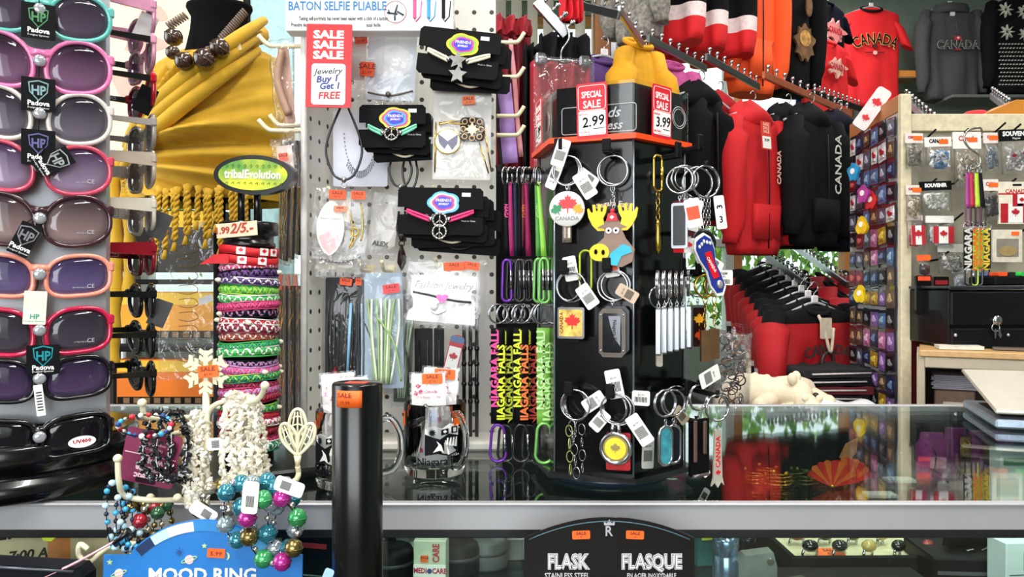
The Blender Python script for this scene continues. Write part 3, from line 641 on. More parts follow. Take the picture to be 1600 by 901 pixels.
# ================================================================ WIRE JEWELLERY TREE
RY = .765; rx0 = W(320, 0, RY).x; rz0 = .75
def rp3(px_, py_, dy=0): p = W(px_, py_, RY+dy); return (p.x-rx0, dy, p.z-rz0)
rk = thing('jewellery_tree', 'cream wire jewellery tree with snowflake top and knobbed arms', 'jewellery stand', (rx0, RY, rz0))
CRM = M('e6e0bd', .35, 0, .04, coat=.3)
b = MB(); b.tube([(0, 0, .004), rp3(322, 780), rp3(322, 605)], .0035, 10)
b.build('stem', CRM, rk); MB().lathe([(.05, 0), (.05, .004), (.01, .009)], 32).build('base', CRM, rk)
b = MB()
for k in range(6):
    b.at(rp3(322, 580, -.002), (0, k*PI/3, 0)); b.box((0, 0, .0105), (.0052, .003, .020), .0008)
    for z in (.010, .0165):
        for sg in (-1, 1): b.T = b.T.copy(); b.prism([(0, z-.0024), (sg*.0068, z+.0025), (sg*.0060, z+.0064), (0, z+.002)], -.0014, .0014)
b.at((0, 0, 0)); c = rp3(322, 580, -.002); b.prism(ell(.0055, .0055, 12, c[0], c[2]), -.0036, -.0006); b.build('snowflake_finial', CRM, rk)
sticker(rk, rp3(325, 580, -.006), (0, R_(-5), 0), .020, .012)
def arm(pts, knobs=(0,), rr=.0027, dy=0):
    b = MB(); P = bez([rp3(*p) for p in pts], 6); b.tube(P, rr, 8)
    o = b.build('arm', CRM, rk)
    for k in knobs:
        q = P[0] if k == 0 else P[-1]; MB().ball((0, 0, 0), .0042, 12, 8).build('knob', CRM, o, q)
arm([(222, 629, -.04), (226, 648, -.035), (240, 652, -.03), (290, 652, -.01), (320, 655, 0)])
arm([(414, 602, -.05), (408, 618, -.04), (392, 627, -.03), (350, 627, -.01), (328, 640, 0), (322, 665, 0)])
arm([(240, 684, -.0), (280, 676, 0), (320, 670, 0)], ())
arm([(184, 716, -.05), (186, 752, -.05), (196, 775, -.04), (240, 781, -.03), (285, 781, -.01), (306, 790, 0), (318, 810, 0)])
arm([(392, 757, -.075), (370, 756, -.05), (345, 757, -.01), (326, 770, 0), (322, 795, 0)])
arm([(465, 728, -.02), (466, 742, -.02), (458, 752, -.05), (430, 756, -.075), (390, 757, -.06), (350, 758, 0)], ())
for x, y in ((235, 777), (277, 777), (351, 750), (388, 748)):
    MB().ball((0, 0, 0), .004, 12, 8).build('knob', CRM, rk, rp3(x, y, -.025))
arm([(138, 858, -.02), (125, 850, -.02), (124, 868, -.02), (140, 878, -.02), (160, 862, 0), (185, 850, 0), (240, 850, 0), (320, 850, 0)], ())
# filigree leaf finial
b = MB(); C0 = rp3(465, 682, -.02); 
for (cx, cz, a, l, w_) in ((0, .008, 0, .019, .0085), (-.0075, -.002, .42, .016, .0075), (.0075, -.002, -.42, .016, .0075)):
    b.at((C0[0]+cx, C0[1], C0[2]+cz), (0, -a, 0))
    P = [(w_*math.sin(t)*(1 if math.cos(t) > 0 else .95-.45*(-math.cos(t))), 0, l*math.cos(t)) for t in [2*PI*k/28 for k in range(28)]]
    b.tube(P, .0017, 6, closed=True)
    for q in (-.5, 0, .5): b.tube([(q*w_*.5, 0, -l*.8), (q*w_*1.2, 0, 0), (q*w_*.6, 0, l*.85)], .0009, 5)
    for z in (-.4, .1, .5): b.tube([(-w_*.8, 0, l*z), (0, 0, l*(z+.14)), (w_*.8, 0, l*z)], .0008, 5)
b.at((0, 0, 0)); b.tube([(C0[0], C0[1], C0[2]-.028), (C0[0], C0[1], C0[2]-.018)], [.0022, .004], 8)
b.build('filigree_finial', CRM, rk)
# chip and bead strings hanging on the tree
def loop_pts(w_, h_, n, dy=.0, ph=0, sk=0):
    return [(w_/2*math.sin(a)*(1-.15*math.cos(a))+sk*math.cos(a), dy*math.sin(a+1)+.001*math.sin(7*a), -h_/2+h_/2*math.cos(a)) for a in [2*PI*k/n+ph for k in range(n)]]
def chips(label, loc, w_, h_, mats, n=60, size=.0026, rot=0, grp=None, cat='bracelet', name='chip_bracelet'):
    t = thing(name, label, cat, loc, (0, 0, rot), grp); b = MB(); P = loop_pts(w_, h_, n, .006)
    for p in P:
        b.at((p[0]+random.uniform(-1, 1)*size*.9, p[1]+random.uniform(-1, 1)*size*.5, p[2]), (random.uniform(0, 6), random.uniform(0, 6), 0)).mat(random.randrange(len(mats)))
        b.ball((0, 0, 0), (size*random.uniform(.8, 1.5), size*random.uniform(.4, .8), size*random.uniform(.4, .8)), 5, 4, .25)
    b.build('chips', mats, t); MB().tube(P[::3], .0005, 4, closed=True).build('string', WHITE, t); return t
def beads(label, loc, w_, h_, mats, rads, rot=0, grp=None, name='bead_bracelet', n=None, arc=None):
    t = thing(name, label, 'bracelet', loc, (0, 0, rot), grp)
    L = PI*(w_+h_)/2; tot = 0; i = 0; lst = []
    while tot < L-.002: r = rads[i % len(rads)]; lst.append((tot+r, r, i % len(mats))); tot += 2*r; i += 1
    b = MB()
    for d, r, mi in lst:
        a = 2*PI*d/tot; p = (w_/2*math.sin(a), .004*math.sin(a*2), -h_/2+h_/2*math.cos(a)); b.mat(mi).at(p).ball((0, 0, 0), r, 9, 6)
        if r > .006:
            for q in range(3): b.ring((0, 0, 0), r*.98, r*.08, (PI/2, 0, q*PI/3) if q else (PI/2, 0, 0), 12, 4)
    b.build('beads', mats, t); MB().tube([(w_/2*math.sin(a), 0, -h_/2+h_/2*math.cos(a)) for a in [2*PI*k/20 for k in range(20)]], .0005, 4, closed=True).build('string', INK, t)
    return t
def rw(px_, py_, dy=0): return W(px_, py_, RY+dy)
BKC = [M('101114', .12, 0, .1, coat=.8), M('1d1e24', .15, 0, .1, coat=.8)]
CLC = [M('e6dfcb', .12, 0, .1, coat=.8), M('f6f2e6', .1, 0, .05, coat=.8), M('cfc6b0', .15, 0, .1, coat=.8)]
chips('black chip stone bracelet, left loop over the magnetic card', rw(246, 643, -.03), .024, .062, BKC, 72, .0036, .1)
chips('black chip stone bracelet, middle loop on the left arm', rw(268, 645, -.026), .026, .064, BKC, 70, .0036, .3)
chips('black chip stone bracelet, right loop nearest the clear chips', rw(280, 645, -.018), .02, .066, BKC, 62, .0030, .5)
for i, (x, lab) in enumerate([(303, 'pale clear chip bracelet on the left arm beside the black chips'), (314, 'pale clear chip bracelet on the left arm nearest the stem')]):
    chips(lab, rw(x, 646, -.012+.004*i), .012, .090+.006*i, CLC, 150, .0034, .4*i)
for i, (x, lab, w_) in enumerate([(360, 'leftmost clear chip string on the right arm of the tree', .010), (372, 'clear chip string second from the left on the right arm', .010), (386, 'wide clear chip string in the middle of the right arm', .012), (397, 'clear chip string right of the middle on the right arm', .012), (407, 'rightmost clear chip string, swinging out over the column', .018)]):
    chips(lab, rw(x, 616+2*i, -.035+.003*i), w_, .086-.003*i, CLC, 150, .0034, .3*i)
DC = M('7c1e4a', .4, 0, .15, 30)
c = rw(235, 715, -.022)
t = thing('bracelet_card', 'maroon magnetic bracelet card hanging upside down on the tree', 'card', c, (0, R_(192), 0))
ol = rrect(.054, .052, .004)
MB().prism(ol, -.0005, .0005).build('card', DC, t)
b = MB().text('magnetic', .0085, (-.003, -.0005, .019), .0003, .0003, al='CENTER').text('hematite', .0085, (-.003, -.0005, .0115), .0003, .0003).text('wraps', .0085, (-.003, -.0005, .004), .0003, .0003)
b.text('feel different', .0042, (.0, -.0005, -.008), 0, .0003).text('magnetic therapy', .0036, (.0, -.0005, -.013), 0, .0003); b.box((0, -.0006, -.002), (.05, .0003, .0008), 0)
b.build('lettering', M('e8c8d0', .5), t); MB().prism(rrect(.02, .005, .0024, cz=.0225, cx=.0), -.0008, -.0004).build('hang_slot', M('2a1020', .6), t)
BLU = [M('3fa7d8', .12, 0, .1, coat=.6), M('1b2f4a', .2), M('bfe2f0', .1, 0, .05, coat=.6), M('2a2c30', .25, .6)]
for i, (x, y, lab) in enumerate([(178, 768, 'blue and black bead bracelet at the far left arm, outer loop'), (194, 772, 'blue and black bead bracelet at the far left arm, middle loop'), (206, 775, 'light blue bead bracelet at the far left arm, inner loop')]):
    beads(lab, rw(x, y-15+4*i, -.045+.004*i), .014, .062-.004*i, BLU, [.0028, .0022, .0032, .0024], R_(20*i), name='bead_bracelet')
MET = [M('c9c2a8', .2, .7), M('8a7a4a', .25, .8), M('d8d4cc', .15, .9)]
TEAL = [M('2f7f92', .12, .3, .2, coat=.7), M('c8ccd0', .15, .9), M('9fb4ba', .12, .5), M('c8ccd0', .15, .9)]
beads('gold and red glass bead bracelet hanging behind the blue sign top', rw(212, 785, -.03), .022, .058, MET, [.0035, .0075, .0030], .2)
beads('red and silver bead bracelet left of the stem', rw(235, 787, -.028), .02, .05, [M('a02030', .2, .2, .3, coat=.6), MET[2], MET[0]], [.0075, .003, .003], .4)
beads('green and gold bead bracelet left of the stem, nearest it', rw(255, 787, -.022), .018, .06, [M('2e5a3a', .2, .2, .3, coat=.6), MET[1], MET[1]], [.0068, .0034, .003], .6)
beads('gold and silver large bead bracelet just right of the stem', rw(336, 758, -.03), .026, .05, [MET[1], MET[2], MET[0], MET[2]], [.0082, .003, .0065, .003], .3)
beads('pale blue glass bead bracelet left of the white tag', rw(368, 752, -.085), .020, .052, TEAL, [.0080, .0034], .2)
beads('teal glass bead bracelet hanging under the right lower arm', rw(405, 750, -.083), .030, .050, TEAL, [.0086, .0034, .0075, .003], .1)
beads('long bead bracelet with magenta beads at its bottom right of the sign', rw(426, 776, -.095), .046, .058, [M('b02a8a', .2, .2, .2, coat=.6), MET[2], M('3a9a5a', .2, .2, .3, coat=.6), MET[2], MET[1]], [.0082, .003, .0084, .003, .0082], -.1)
beads('silver and pale blue bead bracelet rightmost on the lower arm', rw(440, 756, -.083), .024, .060, [M('a8b4bc', .12, .6), TEAL[0], MET[2]], [.0076, .0082, .003], .5)
# striped and wrapped bracelet over the left arm top
beads('blue white and red bead loop draped from the upper left arm', rw(226, 648, -.05), .046, .020, [M('c8283a', .2), WHITE, M('2a4a8a', .2), BLU[0], MET[2]], [.0024, .002, .0028], .2)
def wtag(px_, py_, dy, rot, w_=.012, h_=.024, lab='small white string price tag', grp='string price tags on the jewellery tree'):
    t = thing('price_tag', lab, 'tag', rw(px_, py_, dy), (0, rot, 0)); 
    MB().prism(rrect(w_, h_, .003), -.0003, .0003).build('paper', WHITE, t); b = MB()
    for k in range(8): b.box((-.003+k*.0009, -.0004, -h_*.12), (.0005, .0002, h_*.34), 0)
    b.build('barcode', INK, t); return t
wtag(391, 777, -.105, R_(5), .014, .028, 'white string price tag over the teal bead bracelet')
wtag(452, 760, -.10, R_(110), .013, .026, 'white price tag tilted right at the lower arm end')
wtag(318, 800, -.05, R_(-58), .013, .026, 'white price tag by the gold bead bracelet above the sign')
wtag(341, 693, -.02, R_(85), .012, .022, 'white price tag beside the clear chips and black stand base')

# ================================================================ MOOD RING SIGN
MY = .70; c = W(318, 866, MY)
t = thing('mood_ring_sign', 'blue arched mood ring display sign at the bottom left', 'sign', (c.x, MY, c.z), (R_(-3), 0, 0))
def arcp(r, a0, a1, n, cz): return [(r*math.sin(R_(a0+(a1-a0)*k/n)), cz+r*math.cos(R_(a0+(a1-a0)*k/n))) for k in range(n+1)]
u = MY/1200; rad = 154*u; cz = -100*u
P = [(-155*u, -60*u), (-155*u, 0), (-112*u, 0)]+arcp(rad, -46.5, 46.5, 30, cz)+[(112*u, 0), (155*u, 0), (155*u, -60*u)]
MB().prism(P, -.0012, .0012).build('board', M('1878c8', .4, 0, .05, 20), t)
MB().box((0, .018, -.105), (.17, .03, .14), .003).build('box_body', M('1565ac', .4), t)
segs = [('0f2a56', -44, -33), ('bfe6e0', -33, -22), ('f3ddd8', -22, -6), ('2a86cc', -6, 10), ('2f9be0', 10, 26), ('48aee4', 26, 44)]
b = MB(); ml = []
for i, (col, a0, a1) in enumerate(segs):
    ml.append(M(col, .4, 0, .03)); b.mat(i).prism(arcp(rad-2*u, a0, a1, 8, cz)+list(reversed(arcp(rad-17*u, a0, a1, 8, cz))), -.0018, -.0011)
b.build('colour_arc', ml, t)
b = MB().text('MOOD RING', 27*u, (0, -.0012, -31*u), .0004, .0004, 1.08)
b.build('lettering', WHITE, t)
b = MB()
b.prism(star(5, 5*u, 2*u, -145*u, -11*u), -.0016, -.0011); b.prism(star(5, 4.5*u, 2*u, 2*u, 14*u), -.0016, -.0011)
for x, z in ((-130, -28), (-21, -7)): b.mat(1).prism(ell(7*u, 7*u, 16, x*u, z*u), -.0018, -.0011); b.mat(0).tube([(x*u+12*u*math.cos(a), -.0018, z*u+3*u*math.sin(a)+4*u*math.cos(a)) for a in [2*PI*k/20 for k in range(20)]], .0004, 4, closed=True)
b.mat(2).prism(ell(4*u, 4*u, 12, -37*u, 4*u), -.0016, -.0011)
for k in range(8): b.at((-37*u, 0, 4*u), (0, k*PI/4, 0)); b.box((0, -.0014, 6*u), (.8*u, .0003, 2*u), 0)
b.at((0, 0, 0)).mat(0); b.prism([(36*u+6*u*math.sin(a), -2*u+6*u*math.cos(a)) for a in [PI*k/10 for k in range(11)]]+[(36*u+3*u*math.sin(a), -2*u+6*u*math.cos(a)) for a in [PI-PI*k/10 for k in range(1, 10)]], -.0016, -.0011)
b.build('printed_symbols', [M('bfe08a', .5), M('f2c8d8', .5), M('1a4a8a', .5)], t)
o = MB().prism(rrect(28*u, 14*u, .0008), -.002, -.0013).build('price_sticker', SAL, t, (21*u, 0, 3*u), (0, R_(3), 0))
MB().text('5.99', 9*u, (0, -.002, -1*u), .0001, .0002, 1.2).build('lettering', M('7a2410', .6), o)
# ================================================================ MUGS
def mug(label, px_, cy, hang, basepy):
    c = W(px_, 0, cy); t = thing('glass_mug', label, 'mug', (c.x, cy, CZ), (0, 0, hang))
    r, h = .0365, .086
    b = MB().lathe([(.030, .0), (.0345, .002), (r, .010), (r, h-.002), (r-.001, h), (r-.0032, h-.001), (r-.0035, .014), (r-.008, .011), (.001, .011)], 48); b.build('body', MUGGL, t)
    b = MB().tube(bez([(r-.001, 0, h*.86), (r+.012, 0, h*.88), (r+.0225, 0, h*.68), (r+.023, 0, h*.42), (r+.014, 0, h*.22), (r-.001, 0, h*.16)], 8), .0042, 12, flat=.8); b.build('handle', MUGGL, t)
    return t, r
def on_cyl(mb, r, yaw):     # wrap XZ art round a cylinder of radius r
    out = MB(); out.f = mb.f; out.m = mb.m; out.s = mb.s
    out.v = [Vector(((r-v.y)*math.sin(v.x/r+yaw), -(r-v.y)*math.cos(v.x/r+yaw), v.z)) for v in mb.v]; return out
def mug_art(t, r, yaw, z0, sc=1):
    b = MB(); u = .00078*sc
    def q(pts): return [(x*u, z0+z*u) for x, z in pts]
    b.mat(1).prism(q([(-26, -20), (-26, 20), (-14, 24), (0, 20), (12, 27), (27, 24), (27, -16), (10, -21), (-8, -17)]), -.0005, 0)
    b.mat(0).prism(q([(-26, -20), (-26, 12), (-16, 8), (-4, 4), (10, 12), (27, 8), (27, -16), (10, -21), (-8, -17)]), -.0009, -.0005)
    b.mat(1)
    for k in range(4): b.prism(q([(4+k*5, -4-k*1.2), (7+k*5, 6), (9+k*5, 6), (8+k*5, -5-k)]), -.0013, -.0009)
    b.prism(q([(-14, -15), (-6, -4), (-9, 2), (-2, -4), (2, -16), (-4, -12)]), -.0013, -.0009)
    b.mat(0)
    b.prism(q([(-2, 10), (-2, 18), (9, 20), (9, 12)]), -.001, -.0004).prism(q([(14, 12), (14, 22), (25, 22), (25, 12)]), -.001, -.0004); b.mat(1).prism(leaf(3.2*u, 3.5*u, z0+15*u), -.0013, -.0009).prism(q([(17, 14), (17, 20), (22, 20), (22, 14)]), -.0013, -.0009)
    b.mat(0).prism(star(9, 6*u, 3*u, -15*u, z0+14*u), -.001, -.0004)
    on_cyl(b, r+.0002, yaw).build('printed_falls', [M('14161a', .5), WHITE], t)
    b = MB().text('Niagara Falls', .0125, (0, 0, z0-.0225), .0002, .0004, .95, rot=.03)
    on_cyl(b, r+.0002, yaw).build('lettering', M('14161a', .5), t)
t, r = mug('clear glass souvenir mug with waterfall print, right of the black post', 679, .92, R_(-48), 752)
mug_art(t, r, R_(68), .044)
for a, z in ((-.42, .068), (1.72, .070)):
    b = MB().prism(rrect(.010, .017, .001), -.0005, 0); on_cyl(b, r+.0002, a).build('sale_sticker', SAL, t, (0, 0, z-.0))
    b = MB().text('SALE', .004, (0, -.0005, z+.004), .0001, .0002); on_cyl(b, r+.0002, a).build('lettering', M('7a2410', .6), t)
t, r = mug('clear glass souvenir mug mostly hidden behind the black post', 545, .865, R_(-6), 765)
mug_art(t, r, R_(-20), .044)
b = MB().prism(rrect(.016, .018, .001), -.0005, 0); on_cyl(b, r+.0002, R_(-68)).build('sale_sticker', SAL, t, (0, 0, .066))
b = MB().text('SALE', .0055, (0, -.0005, .070), .0001, .0002); on_cyl(b, r+.0002, R_(-68)).build('lettering', M('7a2410', .6), t)
# charm cards standing in the mugs
PNK = M('c8386a', .5)
def charm_card(label, px_, pyt, pyb, Y, w_, rot=0, leaves=True, st=True):
    c = W(px_, (pyt+pyb)/2, Y); h_ = (pyb-pyt)*Y/1200; t = thing('charm_card', label, 'card', c, (R_(-3), R_(rot), 0))
    MB().prism(rrect(w_, h_, .002), -.0006, .0006).build('card', M('f4f1ec', .5, 0, .03), t)
    MB().prism(rrect(w_+.004, h_+.004, .001), -.0016, -.0012).build('film', FILM, t)
    b = MB()
    if leaves:
        for k, (x, z) in enumerate([(-.30, .36), (-.22, .30), (-.36, .29), (.36, .12), (.30, .06), (-.3, .0), (.3, -.12), (-.28, -.2), (.28, -.3), (-.3, -.38)]): b.prism(leaf(w_*.09, x*w_, z*h_, k), -.0012, -.0006)
    b.text('Canada', w_*.13, (w_*.05, -.0006, h_*.3), .0001, .0003, shear=.2).text('Cell Phone Charm', w_*.09, (0, -.0006, h_*.24), 0, .0003)
    b.build('lettering', PNK, t)
    b = MB(); b.tube(bez([(-w_*.2, -.002, -h_*.1), (-w_*.35, -.003, h_*.05), (-w_*.1, -.003, h_*.17), (.0, -.002, h_*.1)], 6), .0005, 4); b.mat(1).prism(rrect(w_*.32, h_*.2, .001, cx=.1*w_, cz=-h_*.02), -.003, -.001); b.build('phone_charm', [INK, M('9fb0d8', .2)], t)
    if st: sticker(t, (w_*.12, -.0018, h_*.44), (0, 0, 0), w_*.6, .012)
    return t
charm_card('charm card with orange sale sticker, front one in the right mug', 671, 583, 728, .905, .040, -2)
charm_card('charm card at the back of the right mug, orange strip on top', 684, 575, 720, .93, .042, 4, False)
charm_card('white charm card in the mug behind the black post', 546, 590, 740, .858, .046, -3, True, False)
charm_card('white charm card leaning behind the first in the left mug', 533, 583, 735, .875, .038, -5, True, False)

# ================================================================ PEGBOARD DISPLAY
def peg_mat():
    m = bpy.data.materials.new('perforated_board'); m.use_nodes = True; n = m.node_tree.nodes; L = m.node_tree.links; b = n['Principled BSDF']
    co = n.new('ShaderNodeTexCoord'); sc = n.new('ShaderNodeVectorMath'); sc.operation = 'SCALE'; sc.inputs['Scale'].default_value = 1/.0254
    fr = n.new('ShaderNodeVectorMath'); fr.operation = 'FRACTION'; sb = n.new('ShaderNodeVectorMath'); sb.operation = 'SUBTRACT'; sb.inputs[1].default_value = (.5, .5, .5)
    ml = n.new('ShaderNodeVectorMath'); ml.operation = 'MULTIPLY'; ml.inputs[1].default_value = (1, 0, 1); ln = n.new('ShaderNodeVectorMath'); ln.operation = 'LENGTH'
    gt = n.new('ShaderNodeMath'); gt.operation = 'GREATER_THAN'; gt.inputs[1].default_value = .13; mx = n.new('ShaderNodeMix'); mx.data_type = 'RGBA'
    L.new(co.outputs['Object'], sc.inputs[0]); L.new(sc.outputs[0], fr.inputs[0]); L.new(fr.outputs[0], sb.inputs[0]); L.new(sb.outputs[0], ml.inputs[0]); L.new(ml.outputs[0], ln.inputs[0])
    L.new(ln.outputs['Value'], gt.inputs[0]); L.new(gt.outputs[0], mx.inputs['Factor']); mx.inputs['A'].default_value = (*lin('2e2620'), 1); mx.inputs['B'].default_value = (*lin('d6d3cc'), 1)
    L.new(mx.outputs['Result'], b.inputs['Base Color']); b.inputs['Roughness'].default_value = .5; return m
PEG = peg_mat(); GY = 1.12
a0 = W(537, 0, GY); a1 = W(775, 0, GY); a2 = W(475, 0, 1.00)
pb = thing('pegboard_display', 'tall white perforated board display with an angled left wing', 'pegboard', (a0.x, GY, CZ))
MB().box(((a1.x-a0.x)/2, 0, .46), (a1.x-a0.x, .006, .92), .001).build('front_board', PEG, pb)
wl = math.hypot(a0.x-a2.x, GY-1.0); wa = math.atan2(GY-1.0, a0.x-a2.x)
o = MB().box((wl/2, 0, .46), (wl, .006, .92), .001).build('side_wing', PEG, pb, (a2.x-a0.x, 1.0-GY, 0), (0, 0, wa))
MB().tube([(a2.x-a0.x, 1.0-GY, 0), (a2.x-a0.x, 1.0-GY, .92)], .0045, 8).build('edge_trim', M('f0eeea', .4), pb)
MB().box(((a1.x-a0.x)/2, .03, .46), (a1.x-a0.x-.01, .05, .92), .002).build('core', M('cfcac0', .6), pb)
MB().box(((a1.x-a0.x)/2-.02, -.01, -.0+.006), (a1.x-a0.x+.06, .13, .012), .003).build('base', M('d8d4cc', .5), pb)
PG = M('e9dcb6', .35, 0, .04)
def hook(px_, py_, y0=GY-.003, l=.085, side=None):
    c = W(px_, py_, y0-l if side is None else y0)
    b = MB()
    if side is None:
        zc_ = c.z-CZ-.008; x = c.x-a0.x; b.tube(bez([(x, 0, zc_), (x, -l*.5, zc_), (x, -l*.85, zc_+.001), (x, -l, zc_+.012)], 4), .0026, 8).box((x, -.003, zc_), (.012, .004, .018), .001)
    else:
        z = c.z-CZ; x = c.x-a0.x; y = y0-GY
        b.tube(bez([(x, y, z), (x+side*l*.6, y, z), (x+side*l*.8, y, z+.002), (x+side*l, y, z+.014)], 4), .003, 8)
    b.build('hook', PG, pb)
for x, y in ((508, 42), (592, 38), (706, 18), (597, 152), (703, 142), (512, 296), (677, 294), (596, 412), (680, 408), (680, 580), (560, 412)): hook(x, y)
for x, y in ((472, 70), (470, 200), (440, 70)): pass
for y in (72, 204): hook(476, y, 1.0, .06, -1)
for y in (196,): hook(480, y, 1.03, .05, -1)
for y, yy in ((66, 1.11), (120, 1.12), (181, 1.12), (211, 1.11)): hook(776, y, yy, .04, 1)
def hangpos(px_, py_, y=1.045): return W(px_, py_, y)
# --- selfie stick box
c = W(577, 8, .972)
t = thing('selfie_stick_box', 'white printed selfie stick box at the top of the pegboard', 'box', (c.x, .972, c.z), (0, 0, 0)); u = .972/1200
MB().box((0, .012, .02), (262*u, .024, 130*u), .001).build('carton', M('eef0ee', .5, 0, .03), t)
MB().text('BATON SELFIE PLIABLE', .0158, (-50*u, 0, -2*u), .0003, .0004, .78, shear=-.0).build('title', M('2377b8', .5), t)
MB().text('Taking self-portraits has never been easier with a click of a button.', .0068, (-110*u, 0, -21*u), .00012, .0004, .62, al='LEFT').text('Prendre des autoportraits', .0068, (-122*u, 0, -31*u), .00012, .0004, .62, al='LEFT').text('aussi facile.', .0068, (7*u, 0, -31*u), .00012, .0004, .62, al='CENTER').build('lettering', M('333538', .6), t)
# text block is left aligned to the carton edge
b = MB().ring((41*u, -.001, -11*u), 17*u, 1.0*u*.6, (0, 0, 0), 32, 5); b.mat(1)
for p, q in (((28, -12), (44, -14)), ((40, -14), (44, 0)), ((40, -14), (40, -24)), ((44, -10), (54, -16)), ((30, -8), (32, -14))): b.tube([(p[0]*u, -.001, p[1]*u), (q[0]*u, -.001, q[1]*u)], 1.4*u, 5)
b.build('diagram', [M('c87a78', .5), M('404a58', .5)], t)
for x, col in ((71, 'e8508c'), (93, '2a9ad8'), (116, '151518')):
    b = MB(); b.box((x*u, -.001, 0), (5*u, .003, 42*u), .0004).box((x*u, -.001, 12*u), (9*u, .004, 7*u), .0005)
    b.tube([(x*u, -.001, -22*u), (x*u+2*u, -.001, -26*u), (x*u+9*u, -.001, -18*u), (x*u+11*u, -.001, 6*u)], .0007, 5); b.build('printed_stick', M(col, .4), t)
# --- SALE sign
c = W(514, 103, .95); u = .95/1200
t = thing('sale_sign', 'red sale sign with handwritten jewelry offer hanging on the pegboard', 'sign', (c.x, .95, c.z), (0, R_(1), 0))
MB().prism(rrect(71*u, 130*u, .001), -.001, .001).build('board', M('d8101e', .4, 0, .04), t)
b = MB()
for k in range(3): b.text('SALE', 16.5*u, (-1*u, -.001, (48-16.0*k)*u), .0006, .0004, 1.35)
b.build('sale_lettering', WHITE, t); MB().prism(rrect(53*u, 64*u, 5*u, 4, cz=-29*u), -.0016, -.0009).build('white_panel', WHITE, t)
MB().text('Jewelry', 13*u, (-1*u, -.0016, -9*u), .0001, .0003, 1.1, rot=.05, shear=.3).build('handwriting', M('2a3a48', .5), t)
MB().text('Buy 1', 14*u, (-2*u, -.0016, -21*u), .0003, .0003, 1.1, rot=.08, shear=.2).text('Get 1', 14*u, (2*u, -.0016, -32*u), .0003, .0003, 1.0, rot=.05, shear=.2).build('handwriting', M('1c2f86', .5), t)
MB().text('FREE', 15*u, (1*u, -.0016, -47*u), .0003, .0003, 1.1, rot=.04, shear=.15).build('handwriting', M('c8242c', .5), t)
